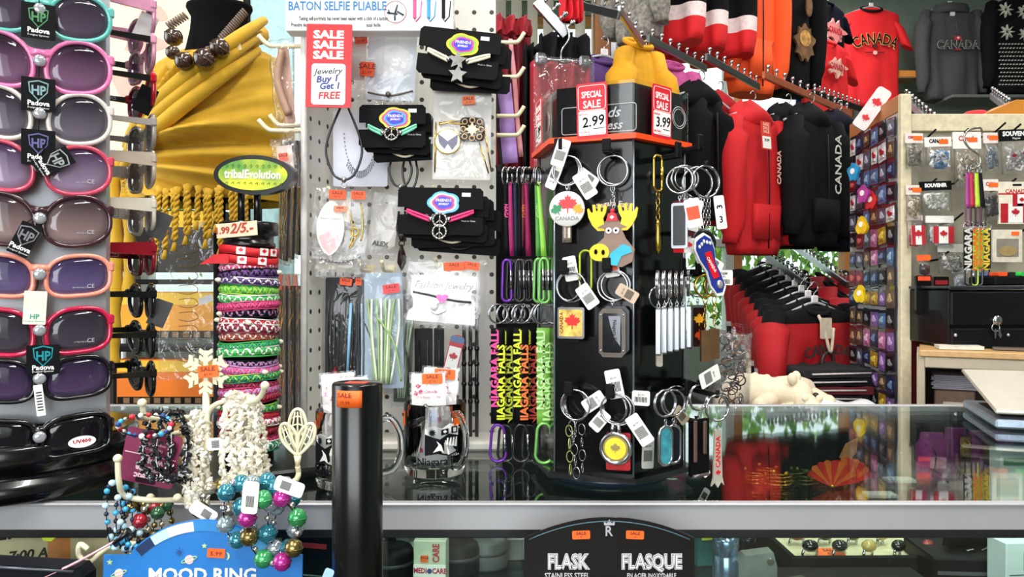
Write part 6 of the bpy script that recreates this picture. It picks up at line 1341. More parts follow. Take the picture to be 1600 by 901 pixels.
# upper tier
SWS = [(.62, 0), (.76, 1), (.88, 2), (1.1, 0)]
for i, (x, yb, Y, lab) in enumerate([(1128, 96, 3.4, 'red black and white striped sweater, furthest right of three'), (1082, 88, 3.25, 'red black and white striped sweater, middle of three'), (1046, 76, 3.1, 'red black and white striped sweater, furthest left of three')]):
    garment('striped_sweater', lab, 'sweater', 'sweater', x, yb-235, yb, Y, -50, .34, [RED3, BK1, M('f0dcdc', .8)], SWS, sleeve=.45)
garment('fleece_jacket', 'grey plush jacket hanging at the top beside the striped sweaters', 'jacket', 'sweater', 1000, -130, 66, 3.0, -50, .20, [M('8d8780', .95, 0, .5, 70)], hangl=None)
garment('hooded_top', 'bright orange hooded top hanging high beside the striped sweaters', 'hoodie', 'hoodie', 1172, -90, 150, 3.5, 30, .25, [M('ff5a1e', .8, 0, .06, 8)])
def lion(t, hw, h_, d):
    b = MB(); 
    b.prism([(.06*math.cos(a)*(1+.2*math.sin(7*a)), -h_*.66+.085*math.sin(a)*(1+.15*math.sin(9*a))) for a in [2*PI*k/42 for k in range(42)]], -d-.022, -d-.01).mat(1).prism([(.035*math.cos(a), -h_*.63+.04*math.sin(a)) for a in [2*PI*k/20 for k in range(20)]], -d-.024, -d-.012)
    b.mat(0).prism([(.02*math.cos(a)+.03, -h_*.4+.05*math.sin(a)) for a in [2*PI*k/20 for k in range(20)]], -d-.02, -d-.012)
    b.build('printed_animal', [M('6a4a28', .7, 0, .5, 40), M('c09048', .7, 0, .5, 60)], t)
garment('printed_shirt', 'black shirt printed with a golden brown animal face', 'shirt', 'sweater', 1236, -70, 150, 3.8, 25, .20, [M('121213', .85)], art=lion, depth=.07)
def splash(col, z=.45, s=.09):
    def f(t, hw, h_, d):
        b = MB(); b.prism([(s*(1+.35*math.sin(5*a+1)+.2*math.sin(11*a))*math.cos(a), -h_*z+s*.7*(1+.3*math.sin(7*a))*math.sin(a)) for a in [2*PI*k/50 for k in range(50)]], -d-.016, -d-.004); b.mat(1).text('CANADA', .05, (0, -d-.017, -h_*z), .001, .001, .7); b.build('printed_splash', [M(col, .6), M('c02838', .5)], t)
    return f
garment('t_shirt', 'navy t-shirt with a pink splash print hung high', 't-shirt', 'tee', 1287, 0, 120, 4.6, 38, .46, [NV1], art=splash('e08a8a'), depth=.06, hangl='clear hanger holding the navy splash t-shirt')
garment('t_shirt', 'red t-shirt with pale splash print below the navy one', 't-shirt', 'tee', 1290, 62, 200, 4.4, 35, .44, [RED3], art=splash('e8b0a0', .35, .07), depth=.06, hangl='clear hanger holding the red splash t-shirt')
garment('t_shirt', 'blue and red t-shirt edge showing left of the red splash one', 't-shirt', 'tee', 1268, 40, 170, 4.9, 45, .42, [M('2a3a6a', .8)], depth=.05, hangl='clear hanger holding the blue t-shirt edge on')
def canart(t, hw, h_, d):
    MB().text('CANADA', .105, (0, -d*.62-.014, -h_*.335), .004, .002, .70, arc=.28).build('lettering_edge', M('d8b878', .6), t)
    MB().text('CANADA', .105, (0, -d*.62-.017, -h_*.335), .0005, .002, .70, arc=.30).build('lettering', INK, t)
    b = MB().prism(leaf(.022, 0, -h_*.41), -d*.62-.018, -d*.62-.012).box((0, -d*.62-.014, -h_*.47), (.13, .004, .006), 0).mat(1).prism(ell(.014, .014, 14, 0, -h_*.475), -d*.62-.02, -d*.62-.012); b.build('printed_crest', [M('4a1418', .6), M('e8b8a8', .6)], t)
garment('t_shirt', 'red t-shirt with arched black Canada lettering on the back wall', 't-shirt', 'tee', 1361, 13, 168, 5.25, 0, .39, [RED3, M('16161a', .7)], art=canart, depth=.07, hangl='clear hanger holding the red Canada t-shirt')
def greyart(t, hw, h_, d):
    y = -d-.018
    MB().text('CANADA', .078, (0, y, -h_*.455), .003, .002, .86).build('lettering_edge', M('b8b8b0', .6), t); MB().text('CANADA', .078, (0, y-.003, -h_*.455), .0003, .002, .86).build('lettering', M('3a3c40', .6), t)
    b = MB().prism(rrect(.045, .028, .002, cz=-h_*.385), y-.002, y+.004).mat(1).prism(leaf(.011, 0, -h_*.383), y-.004, y-.001).mat(0).prism(ell(.02, .006, 12, 0, -h_*.50), y-.002, y+.004); b.build('flag_patch', [M('c8283a', .6), WHITE], t)
    MB().tube([(0, -d*.85, -h_*.12), (0, -d*.98-.014, -h_*.34)], .003, 5).build('zip', M('6a6a6c', .4, .6), t)
    MB().prism(rrect(.03, .04, .002, cx=-.015, cz=-h_*.10), -d*.6-.016, -d*.6-.008).build('neck_label', WHITE, t)
    S2 = [[(r*math.cos(a), -.012+r*.55*math.sin(a), z) for a in [2*PI*k/24 for k in range(24)]] for r, z in ((.115, -.06), (.125, -.03), (.11, .0), (.075, .01))]; MB().loft(S2).build('collar', GR1, t)
garment('sweatshirt', 'charcoal quarter zip sweatshirt with Canada lettering on the back wall', 'sweatshirt', 'sweater', 1484, 10, 158, 5.25, 0, .37, [GR1], art=greyart, depth=.08, hangl='clear hanger holding the charcoal sweatshirt')
def snow(t, hw, h_, d):
    b = MB(); y = -d-.02
    for (x, z, r) in ((-.14, .18, .05), (-.02, .2, .045), (.10, .18, .05), (-.13, .40, .05), (-.01, .42, .045), (.11, .40, .05)):
        for k in range(8): b.at((x, 0, -h_*z), (0, k*PI/4, 0)); b.prism([(-.006, .012), (0, r), (.006, .012)], y, y+.02)
    b.at((0, 0, 0))
    for j in range(11):
        for k in range(18): b.box((-.18+k*.021+.01*(j % 2), y+.008, -h_*(.52+.04*j)), (.007, .012, .006), 0)
    b.build('knitted_pattern', M('d8d6cc', .8), t)
    o = MB().prism(rrect(.06, .10, .002, cx=.09, cz=-h_*.3), y-.014, y-.012).build('sale_tag', M('d83a2c', .5), t)
garment('knit_sweater', 'black sweater with white snowflake knit, right edge of the back wall', 'sweater', 'sweater', 1590, -5, 150, 5.2, 0, .40, [M('17181a', .95)], art=snow, depth=.08, hangl='clear hanger holding the snowflake sweater')
# jackets behind the key ring display
garment('jacket', 'purple jacket hanging behind the key ring display', 'jacket', 'sweater', 944, 92, 360, 2.85, 20, .22, [M('4a2a68', .8)], hangl='clear hanger above the purple jacket')
garment('jacket', 'mustard yellow jacket hanging behind the key ring display', 'jacket', 'sweater', 996, 66, 350, 2.7, 30, .14, [M('e0a012', .8, 0, .06)], depth=.06)
garment('jacket', 'magenta pink jacket hanging behind the 3.99 sale sign', 'jacket', 'sweater', 1046, 100, 345, 2.95, 20, .19, [M('b84a8a', .8)])
garment('jacket', 'black jacket hanging low behind the lanyards', 'jacket', 'sweater', 850, 250, 560, 2.5, 20, .5, [BK1], hangl='clear hanger above the black jacket behind the lanyards')
# plastic-covered scarves on clip hangers
for i, (x, y0, y1, Y, wpx, m, lab) in enumerate([(876, 98, 270, 2.0, 92, 'a8142a', 'dark red scarf in clear plastic on a clip hanger behind the display'), (800, 38, 265, 2.15, 60, '7c0f24', 'maroon shawl folded over a hanger behind the lilac strip'), (838, 70, 262, 2.1, 36, '141216', 'black lace shawl between the two red ones'), (886, 54, 104, 2.02, 84, '17151a', 'black velvet band hanging above the plastic covered scarf'), (800, 26, 52, 2.05, 66, 'a01828', 'dark red cap folded at the top behind the pegboard'), (893, -20, 32, 2.3, 34, 'd01828', 'bright red cloth corner hanging at the top centre')]):
    c = W(x, (y0+y1)/2, Y); u = Y/1200; h_ = (y1-y0)*u; w_ = wpx*u; t = thing('scarf', lab, 'scarf', c, R_(12)); n = 16
    secs = [[(w_*(-.5+k/23), -.02*math.sin(k*.9+i)-.008*math.sin(k*2.1+j*.3), h_*(.5-j/n)) for k in range(24)]+[(w_*(.5-k/23), .02-.01*math.sin(k*.8), h_*(.5-j/n)) for k in range(24)] for j in range(n+1)]
    MB().loft(secs).build('cloth', M(m, .75, 0, .2, 12), t)
    if i == 0:
        MB().box((0, -.035, 0), (w_*1.05, .001, h_*1.02), 0).build('plastic_cover', FILM, t)
        MB().tube([(-w_*.45, -.02, h_*.5), (w_*.45, -.02, h_*.5)], .004, 6).box((-w_*.38, -.02, h_*.5), (.03, .02, .03), .005).box((w_*.38, -.02, h_*.5), (.03, .02, .03), .005).build('clip_bar', SILVER, t)
        MB().tube(bez([(0, -.01, h_*.5), (0, -.01, h_*.6), (.02, -.01, h_*.72), (.015, 0, h_*.85)], 6), .003, 6).build('hook', SILVER, t)
# ---------------- slotted display arms with studs
def slat_arm(lab, p, q, Y0, Y1, m=None, hid='garment_rail'):
    a = W(p[0], p[1], Y0); b_ = W(q[0], q[1], Y1); d = b_-a; L = d.length; t = thing(hid, lab, 'display arm', a); dn = d.normalized()
    rq = dn.to_track_quat('X', 'Z').to_euler(); t.rotation_euler = rq
    MB().box((L/2, 0, 0), (L, .012, .028), .002).build('bar', m or STEEL, t); b = MB(); n = max(4, int(L/.07))
    b.tube([(0, 0, .012), (0, 0, .034)], .004, 6).ball((0, 0, .036), .008, 8, 5); me = b.mesh('stud', SILVER)
    for k in range(n): o = bpy.data.objects.new('stud', me); C.objects.link(o); o.parent = t; o.location = ((k+.5)*L/n, 0, 0)
    return t
slat_arm('chrome studded display arm above the mustard jacket', (967, 15), (1030, 110), 2.4, 2.9)
slat_arm('chrome studded display arm under the left striped sweater', (1012, 60), (1103, 107), 2.7, 3.1)
slat_arm('chrome studded display arm under the right striped sweater', (1103, 89), (1186, 136), 2.8, 3.3)
slat_arm('orange edged display arm above the black hoodies', (1193, 117), (1328, 178), 2.75, 3.4, M('c86a48', .3, .5))
slat_arm('dark studded display arm below the red splash t-shirt', (1269, 144), (1345, 170), 3.6, 4.2, DARKM)
slat_arm('chrome studded arm with clips above the plastic covered scarf', (838, 2), (885, 56), 2.0, 2.01)
slat_arm('black studded arm holding the dark jerseys', (1198, 399), (1263, 447), 3.6, 2.9, DARKM)
slat_arm('chrome studded arm holding the red collared jerseys', (1241, 385), (1325, 445), 4.0, 3.1)
slat_arm('chrome studded arm behind the cream board top', (1413, 154), (1462, 198), 3.2, 2.6)
slat_arm('chrome studded arm beside the orange wooden box', (1549, 150), (1578, 172), 3.4, 2.9)
slat_arm('plain steel wall bar crossing the window at the top', (903, 8), (968, 24), 2.6, 2.4)
tag(MB().box((0, 0, 0), (.09, .09, 3.4), .004).build('wooden_post', WOOD, None, (W(940, 0, 4.4).x, 4.4, 1.7)), 'tall wooden post rising in front of the bright window', 'post')
tag(MB().box((0, 0, 0), (.035, .035, 3.4), .004).build('metal_upright', STEEL, None, (W(958, 0, 4.2).x, 4.2, 1.7)), 'thin steel upright beside the wooden post', 'post')
# ---------------- white vertical blinds left part of the back windows
bl = thing('vertical_blind', 'white vertical blinds hanging in the back window', 'blind', (0, 5.4, 3.2)); tag(bl)
MB().box((-.3, 0, .02), (1.9, .05, .04), .005).build('headrail', WHITE, bl)
b = MB(); BLD = M('ece8dc', .8, 0, .04)
for k in range(17): b.at((-1.2+k*.112, 0, -1.0), (0, 0, R_(35))); b.box((0, 0, 0), (.09, .003, 2.0), .001)
o = b.build('slats', BLD, bl)
# ---------------- jerseys at the back centre
JR, JB, JW = M('b00d18', .75, 0, .08, 8), M('141416', .8), M('e8dada', .8)
JST = [(.16, 1), (.62, 0), (.68, 2), (.78, 1), (.83, 2), (1.2, 1)]
def jart(t, hw, h_, d):
    MB().text('CANADA', .05, (0, -d-.012, -h_*.40), .001, .002, 1.0, arc=.35).ring((0, -d-.014, -h_*.52), .028, .006, n=20, k=5, sz=1.2).build('crest', M('3a3434', .4), t)
    MB().tube(bez([(-.02, -d*.8, -h_*.08), (-.025, -d-.02, -h_*.2), (.0, -d-.025, -h_*.42), (.02, -d-.02, -h_*.2)], 6), .006, 6).prism(rrect(.05, .07, .004, cx=-.02, cz=-h_*.2), -d-.026, -d-.022).build('neck_lace', M('d8c8b0', .6), t)
for i in range(8):
    q = i/7; x = 1272-72*q; yt = 478-62*q; Y = 2.65+1.0*q
    garment('hockey_jersey', ('red and black hockey jersey with crest, front one of the row' if i == 0 else 'red and black hockey jersey in the row, %s behind the front one' % ('next', 'second', 'third', 'fourth', 'fifth', 'sixth', 'seventh')[i-1]), 'jersey', 'sweater', x, yt, yt+165-30*q, Y, 26, .42, [JR, JB, JW], JST, depth=.045, art=jart if i == 0 else None, hangl='hanger end above hockey jersey %s' % ('at the front of the row', 'next behind the front one', 'second behind the front', 'third behind the front', 'fourth behind the front', 'fifth behind the front', 'sixth behind the front', 'furthest back in the row')[i])
for i, (x, yt) in enumerate(((1318, 462), (1300, 446), (1330, 430), (1286, 432))):
    garment('hockey_jersey', 'red and black jersey hanging %s' % ('beside the magnet panel, lowest', 'between the crest jersey and the panel', 'beside the magnet panel, highest', 'behind and above the crest jersey')[i], 'jersey', 'sweater', x, yt, yt+120-10*i, 3.1+.15*i, 58, .38, [JR, JB, JW], [(.10, 1), (.3, 0), (.4, 2), (.7, 1), (1.2, 0)], depth=.06)
# ---------------- table at the back with plush toys and folded clothes
bt = thing('back_table', 'dark display table behind the counter with folded clothes', 'table', (.84, 2.4, 0))
MB().box((-.0, 0, .80), (.48, .8, .03), .004).build('tabletop', M('2a2420', .6), bt)
for sx in (-.21, .21):
    for sy in (-.37, .37): MB().box((sx, sy, .39), (.04, .04, .785), .004).build('leg', BLACKM, bt)
PL = M('efe0c4', .95, 0, .08, 30, bump=.6)
def plush(lab, px_, Y, z, rz, s=1):
    c = W(px_, 0, Y); t = thing('plush_toy', lab, 'plush toy', (c.x, Y, z), rz)
    b = MB(); b.loft([[(x*s, .05*r*math.cos(a)*s, (.05+.05*r*math.sin(a))*s) for a in [2*PI*k/20 for k in range(20)]] for x, r in ((-.11, .2), (-.09, .8), (-.04, 1.1), (.02, 1.05), (.06, .8), (.085, .75), (.11, .9), (.135, .7), (.15, .25))]); b.build('body', PL, t)
    for x, y in ((-.07, -.05), (.04, -.055), (-.08, .05), (.05, .05)): MB().tube([(x*s, y*.6*s, .04*s), (x*s-.01, y*1.25*s, .028*s), (x*s-.015, y*1.6*s, .024*s)], [.028*s, .026*s, .022*s], 10).ball((x*s-.016, y*1.7*s, .024*s), .024*s).build('leg', PL, t)
    for y in (-.03, .03): MB().ball((.10*s, y*s, .098*s), (.014*s, .016*s, .018*s)).build('ear', PL, t)
    MB().ball((.158*s, 0, .052*s), .009*s).build('nose', BLACK, t)
plush('cream plush bear lying on the back table, left one', 1185, 2.25, .816, R_(-30), 1.0)
plush('cream plush bear lying on the back table, right one', 1228, 2.3, .816, R_(200), .9)
plush('small cream plush bear at the table edge by the folded clothes', 1262, 2.12, .816, R_(-100), .6)
for i, (x, Y, z, w_, m, lab) in enumerate([(1275, 2.5, .816, .25, JB, 'black folded shirt at the bottom of the table stack'), (1280, 2.5, .842, .24, M('5a0f1a', .8), 'dark red folded shirt in the table stack'), (1276, 2.5, .868, .25, JB, 'black folded shirt above the dark red one'), (1282, 2.5, .894, .24, M('2c2c2e', .8), 'charcoal folded shirt on top of the table stack'), (1300, 2.15, .816, .2, M('e6e6ea', .8, 0, .04), 'white folded shirt with black marks at the table front')]):
    c = W(x, 0, Y); t = thing('folded_shirt', lab, 'folded shirt', (c.x, Y, z), R_(-6+4*i)); n = 14
    secs = [[(w_*(-.5+k/15), (-.13+.26*j/n), .024+.006*math.sin(k*.9+i)*math.sin(j*.7)+(.03*math.sin(k*.45)*math.sin(j*.25) if i == 4 else 0)) for k in range(16)]+[(w_*(.5-k/15), -.13+.26*j/n, .001) for k in range(16)] for j in range(n+1)]
    MB().loft(secs).build('cloth', m, t); MB().tube([(-w_*.4, -.132, .012), (w_*.4, -.132, .014)], .003, 5).build('fold_edge', M('c8c0c0', .6) if i < 4 else INK, t)
c = W(1143, 0, 2.1); t = thing('plastic_tub', 'clear plastic tub filled with bagged chains beside the display', 'tub', (c.x, 2.1, .816))
MB().lathe([(.05, 0), (.052, .22), (.056, .225), (.054, .23), (.048, .225), (.046, .006), (.001, .006)], 28).build('tub', FILM, t)
b = MB(); 
for k in range(40): b.at((random.uniform(-.03, .03), random.uniform(-.03, .03), .02+k*.005), (random.random()*6, random.random()*6, 0)).mat(k % 3); b.ring((0, 0, 0), .014, .002, n=12, k=4)
b.build('chains', [M('8a5a3a', .4), SILVER, DARKM], t)
MB().ball((0, 0, .235), (.055, .055, .025), 20, 8).build('lid', ACRYL, t)
# ================================================================ MAGNET PANEL AND CREAM BOARD
A = Vector((1.109, 2.2)); Bq = Vector((1.150, 2.62)); ZT = W(0, 160, 2.2).z
mp = thing('magnet_stand', 'tall cream edged panel covered in small magnets, right of the hoodies', 'display panel', (A.x, A.y, 0))
ang = math.atan2(Bq.y-A.y, Bq.x-A.x); Lp = (Bq-A).length
MB().at((0, 0, 0), (0, 0, ang)).box((Lp/2, -.012, ZT/2), (Lp, .018, ZT), .001).build('board', M('c9c6c8', .5), mp)
MB().at((0, 0, 0), (0, 0, ang)).box((Lp/2, -.012, ZT+.0), (Lp, .022, .05), .002).build('wooden_top', WOOD, mp)
MB().box((.012, -.008, ZT/2+.01), (.030, .02, ZT+.02), .002).build('front_post', M('d9cdae', .5), mp)
def onum(k): return ['first', 'second', 'third', 'fourth', 'fifth', 'sixth', 'seventh', 'eighth', 'ninth', 'tenth', 'eleventh', 'twelfth', 'thirteenth', 'fourteenth', 'fifteenth'][k]
PIC = [('blue', '4a6a98', '9ab8d0'), ('violet', '7a5a9a', 'c8a8d8'), ('dark red', '7a1a28', 'd86a6a'), ('black', '17181c', '8a8a90'), ('slate', '4a4e60', 'b0b4c4'), ('brown', '5a4438', 'b89a70'), ('pink', 'b86a98', 'e8c0d8'), ('gold', 'b08a2a', 'f0d060'), ('navy', '1a2444', '6a88b8'), ('white', 'dcdce0', 'a02030')]
MPROT = []
for nm, c1, c2 in PIC:
    b = MB().prism(rrect(.061, .059, .003), -.004, 0); b.mat(1).prism(rrect(.053, .046, .003, cz=-.003), -.006, -.003); s = random.random()*6
    b.mat(2).prism([(.014*math.cos(a)*(1+.35*math.sin(3*a+s)), -.004+.012*math.sin(a)*(1+.3*math.cos(2*a+s))) for a in [2*PI*k/18 for k in range(18)]], -.008, -.005)
    b.mat(1).prism([(-.02, -.018), (.02, -.018), (.012, -.010), (.0, -.012), (-.012, -.006)], -.0085, -.006)
    MPROT.append((nm, b.mesh('magnet', [M('2c2a34', .15, 0, .2, coat=.6), M(c1, .3, 0, .5, 60), M(c2, .3, 0, .3, 60)])))
tn = Vector((math.cos(ang), math.sin(ang), 0)); nn = Vector((-math.sin(ang), math.cos(ang), 0))
for r in range(14):
    for cc in range(6):
        nm, me = MPROT[random.choice([2, 3, 3, 8, 5, 4, 9] if cc > 3 else ([9, 4, 3, 8, 0, 5] if r < 5 else [0, 1, 6, 4, 8, 3, 3, 5, 7, 1]))]; o = bpy.data.objects.new('magnet', me); C.objects.link(o)
        p = Vector((A.x, A.y, 0))+tn*(.045+cc*.064+random.uniform(-.003, .003))+nn*.003; o.location = (p.x, p.y, ZT-.06-r*.0625+random.uniform(-.003, .003)); o.rotation_euler = (0, R_(random.uniform(-5, 5)), ang+PI); o.scale = (random.uniform(.8, 1.12), 1, random.uniform(.8, 1.2))
        tag(o, '%s souvenir magnet, %s row from the top, %s column from the cream post' % (nm, onum(r), onum(cc)), 'magnet', 'souvenir magnets on the side panel')
for i, (x, y, col, lab) in enumerate([(1345, 265, '2a86b8', 'bright blue plastic wrapped piece sticking out of the magnet panel'), (1360, 300, 'a83a8a', 'magenta wrapped piece on the magnet panel below the blue one'), (1372, 310, 'c82a2a', 'red and white figure magnet low on the panel'), (1358, 350, 'e0b01c', 'yellow figure magnet on the panel'), (1355, 460, 'e0c01c', 'yellow round badge magnet on the panel')]):
    c = W(x, y, 2.3); Y = 2.3; t = thing('figure_magnet', lab, 'magnet', (W(x, y, 2.36).x-.02, 2.36, c.z), R_(-60))
    MB().prism([(.018*(1+.2*math.sin(3*a+i))*math.cos(a), .026*(1+.15*math.sin(5*a))*math.sin(a)) for a in [2*PI*k/24 for k in range(24)]], -.008, .004).build('figure', M(col, .3, 0, .25, 40), t); MB().prism(ell(.007, .009, 14, 0, .004), -.011, -.007).build('face', M('e8e0d8', .4), t)
t = thing('shirt_bag', 'plastic wrapped red and white item leaning on the panel top', 'packet', W(1362, 170, 2.35), (0, R_(35), R_(-10))); MB().prism(rrect(.045, .14, .01), -.006, .006).build('wrap', M('e8dcdc', .3, 0, .1), t); MB().prism(leaf(.018, 0, .02), -.008, -.006).prism(leaf(.014, 0, -.035), -.008, -.006).build('printed_leaves', RED, t)
CBY = 2.24
cb = thing('souvenir_board', 'cream pegboard hung with souvenir packets at the right', 'pegboard', (W(1420, 0, CBY).x, CBY, 0))
zt = W(0, 192, CBY).z; MB().box((.23, .012, zt-.36), (.50, .012, .72), .001).build('board', M('a39c8a', .6, 0, .06), cb)
MB().box((.23, .008, zt+.0), (.50, .03, .05), .002).build('top_rail', M('ded2b2', .5), cb)
MB().box((.23, .04, .62), (.50, .03, 1.24), .002).build('lower_back', M('2a1a1a', .7), cb)
MB().box((.015, -.004, .66), (.045, .02, .95), .003).build('red_side', M('8a1420', .6), cb)
def bhook(px_, py_): c = W(px_, py_, CBY); x = c.x-cb.location.x; z = c.z; MB().tube([(x, 0, z-.02), (x+.01, -.05, z-.015), (x+.022, -.08, z+.006)], .003, 6).build('hook', BLACKM, cb)
for x, y in ((1427, 214), (1476, 213), (1532, 204), (1555, 206), (1428, 288), (1470, 282), (1548, 288), (1577, 290), (1446, 398), (1468, 340), (1570, 358)): bhook(x, y)
def bpack(lab, px_, py_, wpx, hpx, hdr, cont, art=None, Y=2.17, label=True, hh=.28):
    u = Y/1200; c = W(px_, py_, Y); w_, h_ = wpx*u, hpx*u; t = thing('souvenir_packet', lab, 'packet', c, (R_(-2), R_(random.uniform(-2, 2)), 0))
    MB().prism(rrect(w_, h_*hh, .002, cz=h_*(.5-hh/2)), -.002, .002).build('header_card', M(hdr, .5, 0, .04), t)
    b = MB(); n = 8; b.loft([[(x*w_*.49, y*.014*math.sin(PI*min(.95, max(.08, j/n)))-.002, h_*(.5-hh)-j/n*h_*(1-hh)) for x, y in ((-1, 0), (-.7, -.8), (0, -1), (.7, -.8), (1, 0), (.7, .4), (0, .5), (-.7, .4))] for j in range(n+1)]); b.build('pouch', FILM, t)
    b = MB()
    for k in range(16): b.mat(k % len(cont)); b.tube(bez([(w_*random.uniform(-.36, .36), -.004, h_*random.uniform(-.42, .12)) for q in range(3)], 5), .0042, 5)
    b.build('contents', [M(x, .4, 0, .3, 80) for x in cont], t)
    if art: art(t, w_, h_, u)
    if label: MB().prism(rrect(14*u, 7*u, .001, cx=w_*.2, cz=h_*.36), -.0035, -.0022).build('price_sticker', SAL, t)
    return t
def htxt(s, col, k=.2, z=.38, bold=.0006):
    return lambda t, w_, h_, u: MB().text(s, w_*k, (0, -.0025, h_*z), bold, .0006, .8).build('lettering', M(col, .5), t)
def flagart(big=1.0, z=-.12):
    def f(t, w_, h_, u):
        W2, H2 = w_*.72*big, h_*.52*big; b = MB().mat(1).prism(rrect(W2, H2, .001, cz=z*h_), -.020, -.017).mat(0).prism(rrect(W2*.26, H2, .0005, cx=-W2*.37, cz=z*h_), -.0215, -.0195).prism(rrect(W2*.26, H2, .0005, cx=W2*.37, cz=z*h_), -.0215, -.0195).prism(leaf(H2*.26, 0, z*h_+.002), -.0215, -.0195); b.build('flag', [M('b81828', .6), WHITE], t)
    return f
bpack('narrow packet with red and white header at the board left edge', 1428, 236, 28, 56, 'e4dcd4', ['8a8070', '5a5448'], htxt('CANADA', 'b81828'))
bpack('packet of blue and white strings with white header, top row', 1466, 241, 42, 54, 'f0ece4', ['e4e8ec', '3a78a8', 'd8dce0', '28506a'], htxt('CANADA', '2a2a2a'))
bpack('packet under a white Canada card with red leaves, top row', 1511, 250, 44, 88, 'f4efe8', ['b0a890', '8a7868', '9a8a70'], htxt('Canada', 'b83a3a', .26), hh=.30)
bpack('narrow packet right of the Canada card packet', 1548, 237, 22, 60, 'e8ddd6', ['7a8a90', '5a6a70'], htxt('CAN', 'b81828', .3))
def souv(t, w_, h_, u):
    MB().text('SOUVENIR', w_*.19, (0, -.0025, h_*.40), .0008, .0006, .9).text('Magnet', w_*.08, (0, -.0025, h_*.30), 0, .0006).build('lettering', M('f0f0f0', .5), t); MB().prism(leaf(w_*.14, w_*.18, -h_*.08), -.021, -.018).prism(leaf(w_*.08, -w_*.2, -h_*.12), -.021, -.018).build('leaf_magnets', M('8a1a24', .4), t)
bpack('packet with black souvenir header at the top right of the board', 1588, 237, 52, 70, '101012', ['b8b4b0', '8a8888', 'd0ccc8'], souv, label=False, hh=.26)
bpack('beaded packet on the left edge, second row', 1427, 316, 24, 54, 'e4dcd0', ['a89478', '8a6a4a', 'd8ccb0'], htxt('CANADA', 'b81828'))
bpack('slanted packet with black souvenir header, second row', 1462, 307, 50, 48, '101012', ['c8ccc0', 'a8a890', 'e4e4e0'], lambda t, w_, h_, u: MB().text('SOUVENIR', w_*.16, (0, -.0025, h_*.36), .0008, .0006, .9).build('lettering', M('f0f0f0', .5), t), label=False, hh=.30)
bpack('packet with dark beaded chain right of the hanging lanyards', 1547, 312, 26, 64, 'ece4dc', ['2a2624', '4a4440', '1a1a1a'], htxt('CAN', 'b81828', .3))
def twoflags(t, w_, h_, u):
    MB().text('CANADA', w_*.15, (0, -.0025, h_*.27), .0005, .0006).build('lettering', M('b81828', .5), t)
    for cx, cz, s in ((.12, .06, .5), (-.05, -.24, .8)):
        b = MB().mat(1).prism(rrect(w_*s, h_*.34*s/.6, .001, cx=cx*w_, cz=cz*h_), -.0045, -.003).mat(0)
        for sg in (-1, 1): b.prism(rrect(w_*s*.25, h_*.34*s/.6, .0005, cx=cx*w_+sg*w_*s*.375, cz=cz*h_), -.0055, -.0045)
        b.prism(leaf(w_*s*.16, cx*w_, cz*h_+.001), -.0055, -.0045).build('flag_sticker', [M('b81828', .5), WHITE], t)
u = 2.17/1200; t = thing('flag_card', 'cream card with two Canadian flags on the right of the board', 'card', W(1588, 317, 2.17)); MB().prism(rrect(58*u, 66*u, .002), -.003, .002).build('card', M('e8dfcc', .5), t); MB().prism(rrect(14*u, 3*u, .002, cz=28*u), -.004, -.0028).build('hang_slot', INK, t); twoflags(t, 58*u, 66*u, u); MB().box((0, -.0035, 14*u), (58*u, .001, 2*u), 0).build('printed_line', M('b81828', .5), t)
bpack('packet with a Canadian flag patch, third row', 1468, 362, 44, 50, 'ece8e4', ['c8c8c8'], flagart(), label=False, hh=.22)
bpack('flag patch packet cut off by the cream post, third row', 1429, 362, 26, 52, 'ccb8b0', ['b81828'], flagart(1.1), label=False, hh=.16)
t = thing('picture_card', 'cream card with a brown landscape picture and orange label', 'card', W(1573, 384, 2.15)); MB().prism(rrect(46*u, 50*u, .002), -.003, .002).build('card', M('ddd4c2', .5), t); MB().prism(rrect(34*u, 28*u, .002, cz=-3*u), -.0042, -.003).mat(1) ; b = MB().prism(rrect(34*u, 28*u, .002, cz=-3*u), -.0042, -.003); b.mat(1).prism(ell(14*u, 8*u, 20, 0, -8*u), -.006, -.004); b.build('picture', [M('8a8478', .4), M('a08858', .6)], t); MB().prism(rrect(12*u, 6*u, .001, cx=12*u, cz=19*u), -.004, -.0028).build('price_sticker', SAL, t)
bpack('silver wrapped packet below the flag patch', 1486, 404, 42, 46, 'd8d4cc', ['c8c4bc', '6a6860', 'e0dcd8'], None, label=False)
bpack('small packet with orange labels left of the silver one', 1443, 415, 20, 34, 'f06a3a', ['1a1a1c', '5a1418'], None, label=True)
bpack('white packet with round disc under the lanyards', 1500, 434, 24, 34, 'e8e8ec', ['e8e8f0', 'a8b0b8'], None, label=False)
for i, (x, y0, y1, lab) in enumerate(((1442, 430, 492, 'black blister pack hanging by the red side strip'), (1469, 432, 545, 'tall black case with vertical white lettering beside the safe'))):
    c = W(x, (y0+y1)/2, 2.12); h_ = (y1-y0)*2.12/1200; t = thing('knife_pack', lab, 'packet', c); MB().prism(rrect(.042, h_, .004), -.006, .004).build('pack', M('100c0e', .3, 0, .1, coat=.4), t)
    if i: MB().text('SWISSTOOL' if False else 'MULTI TOOL', .020, (.006, -.006, -.01), .0006, .0006, 1, rot=R_(88)).build('lettering', WHITE, t)
    MB().prism(rrect(.034, .012, .001, cz=h_*.42), -.0075, -.0055).build('label', M(('f0502a', '8a1420')[i], .5), t)
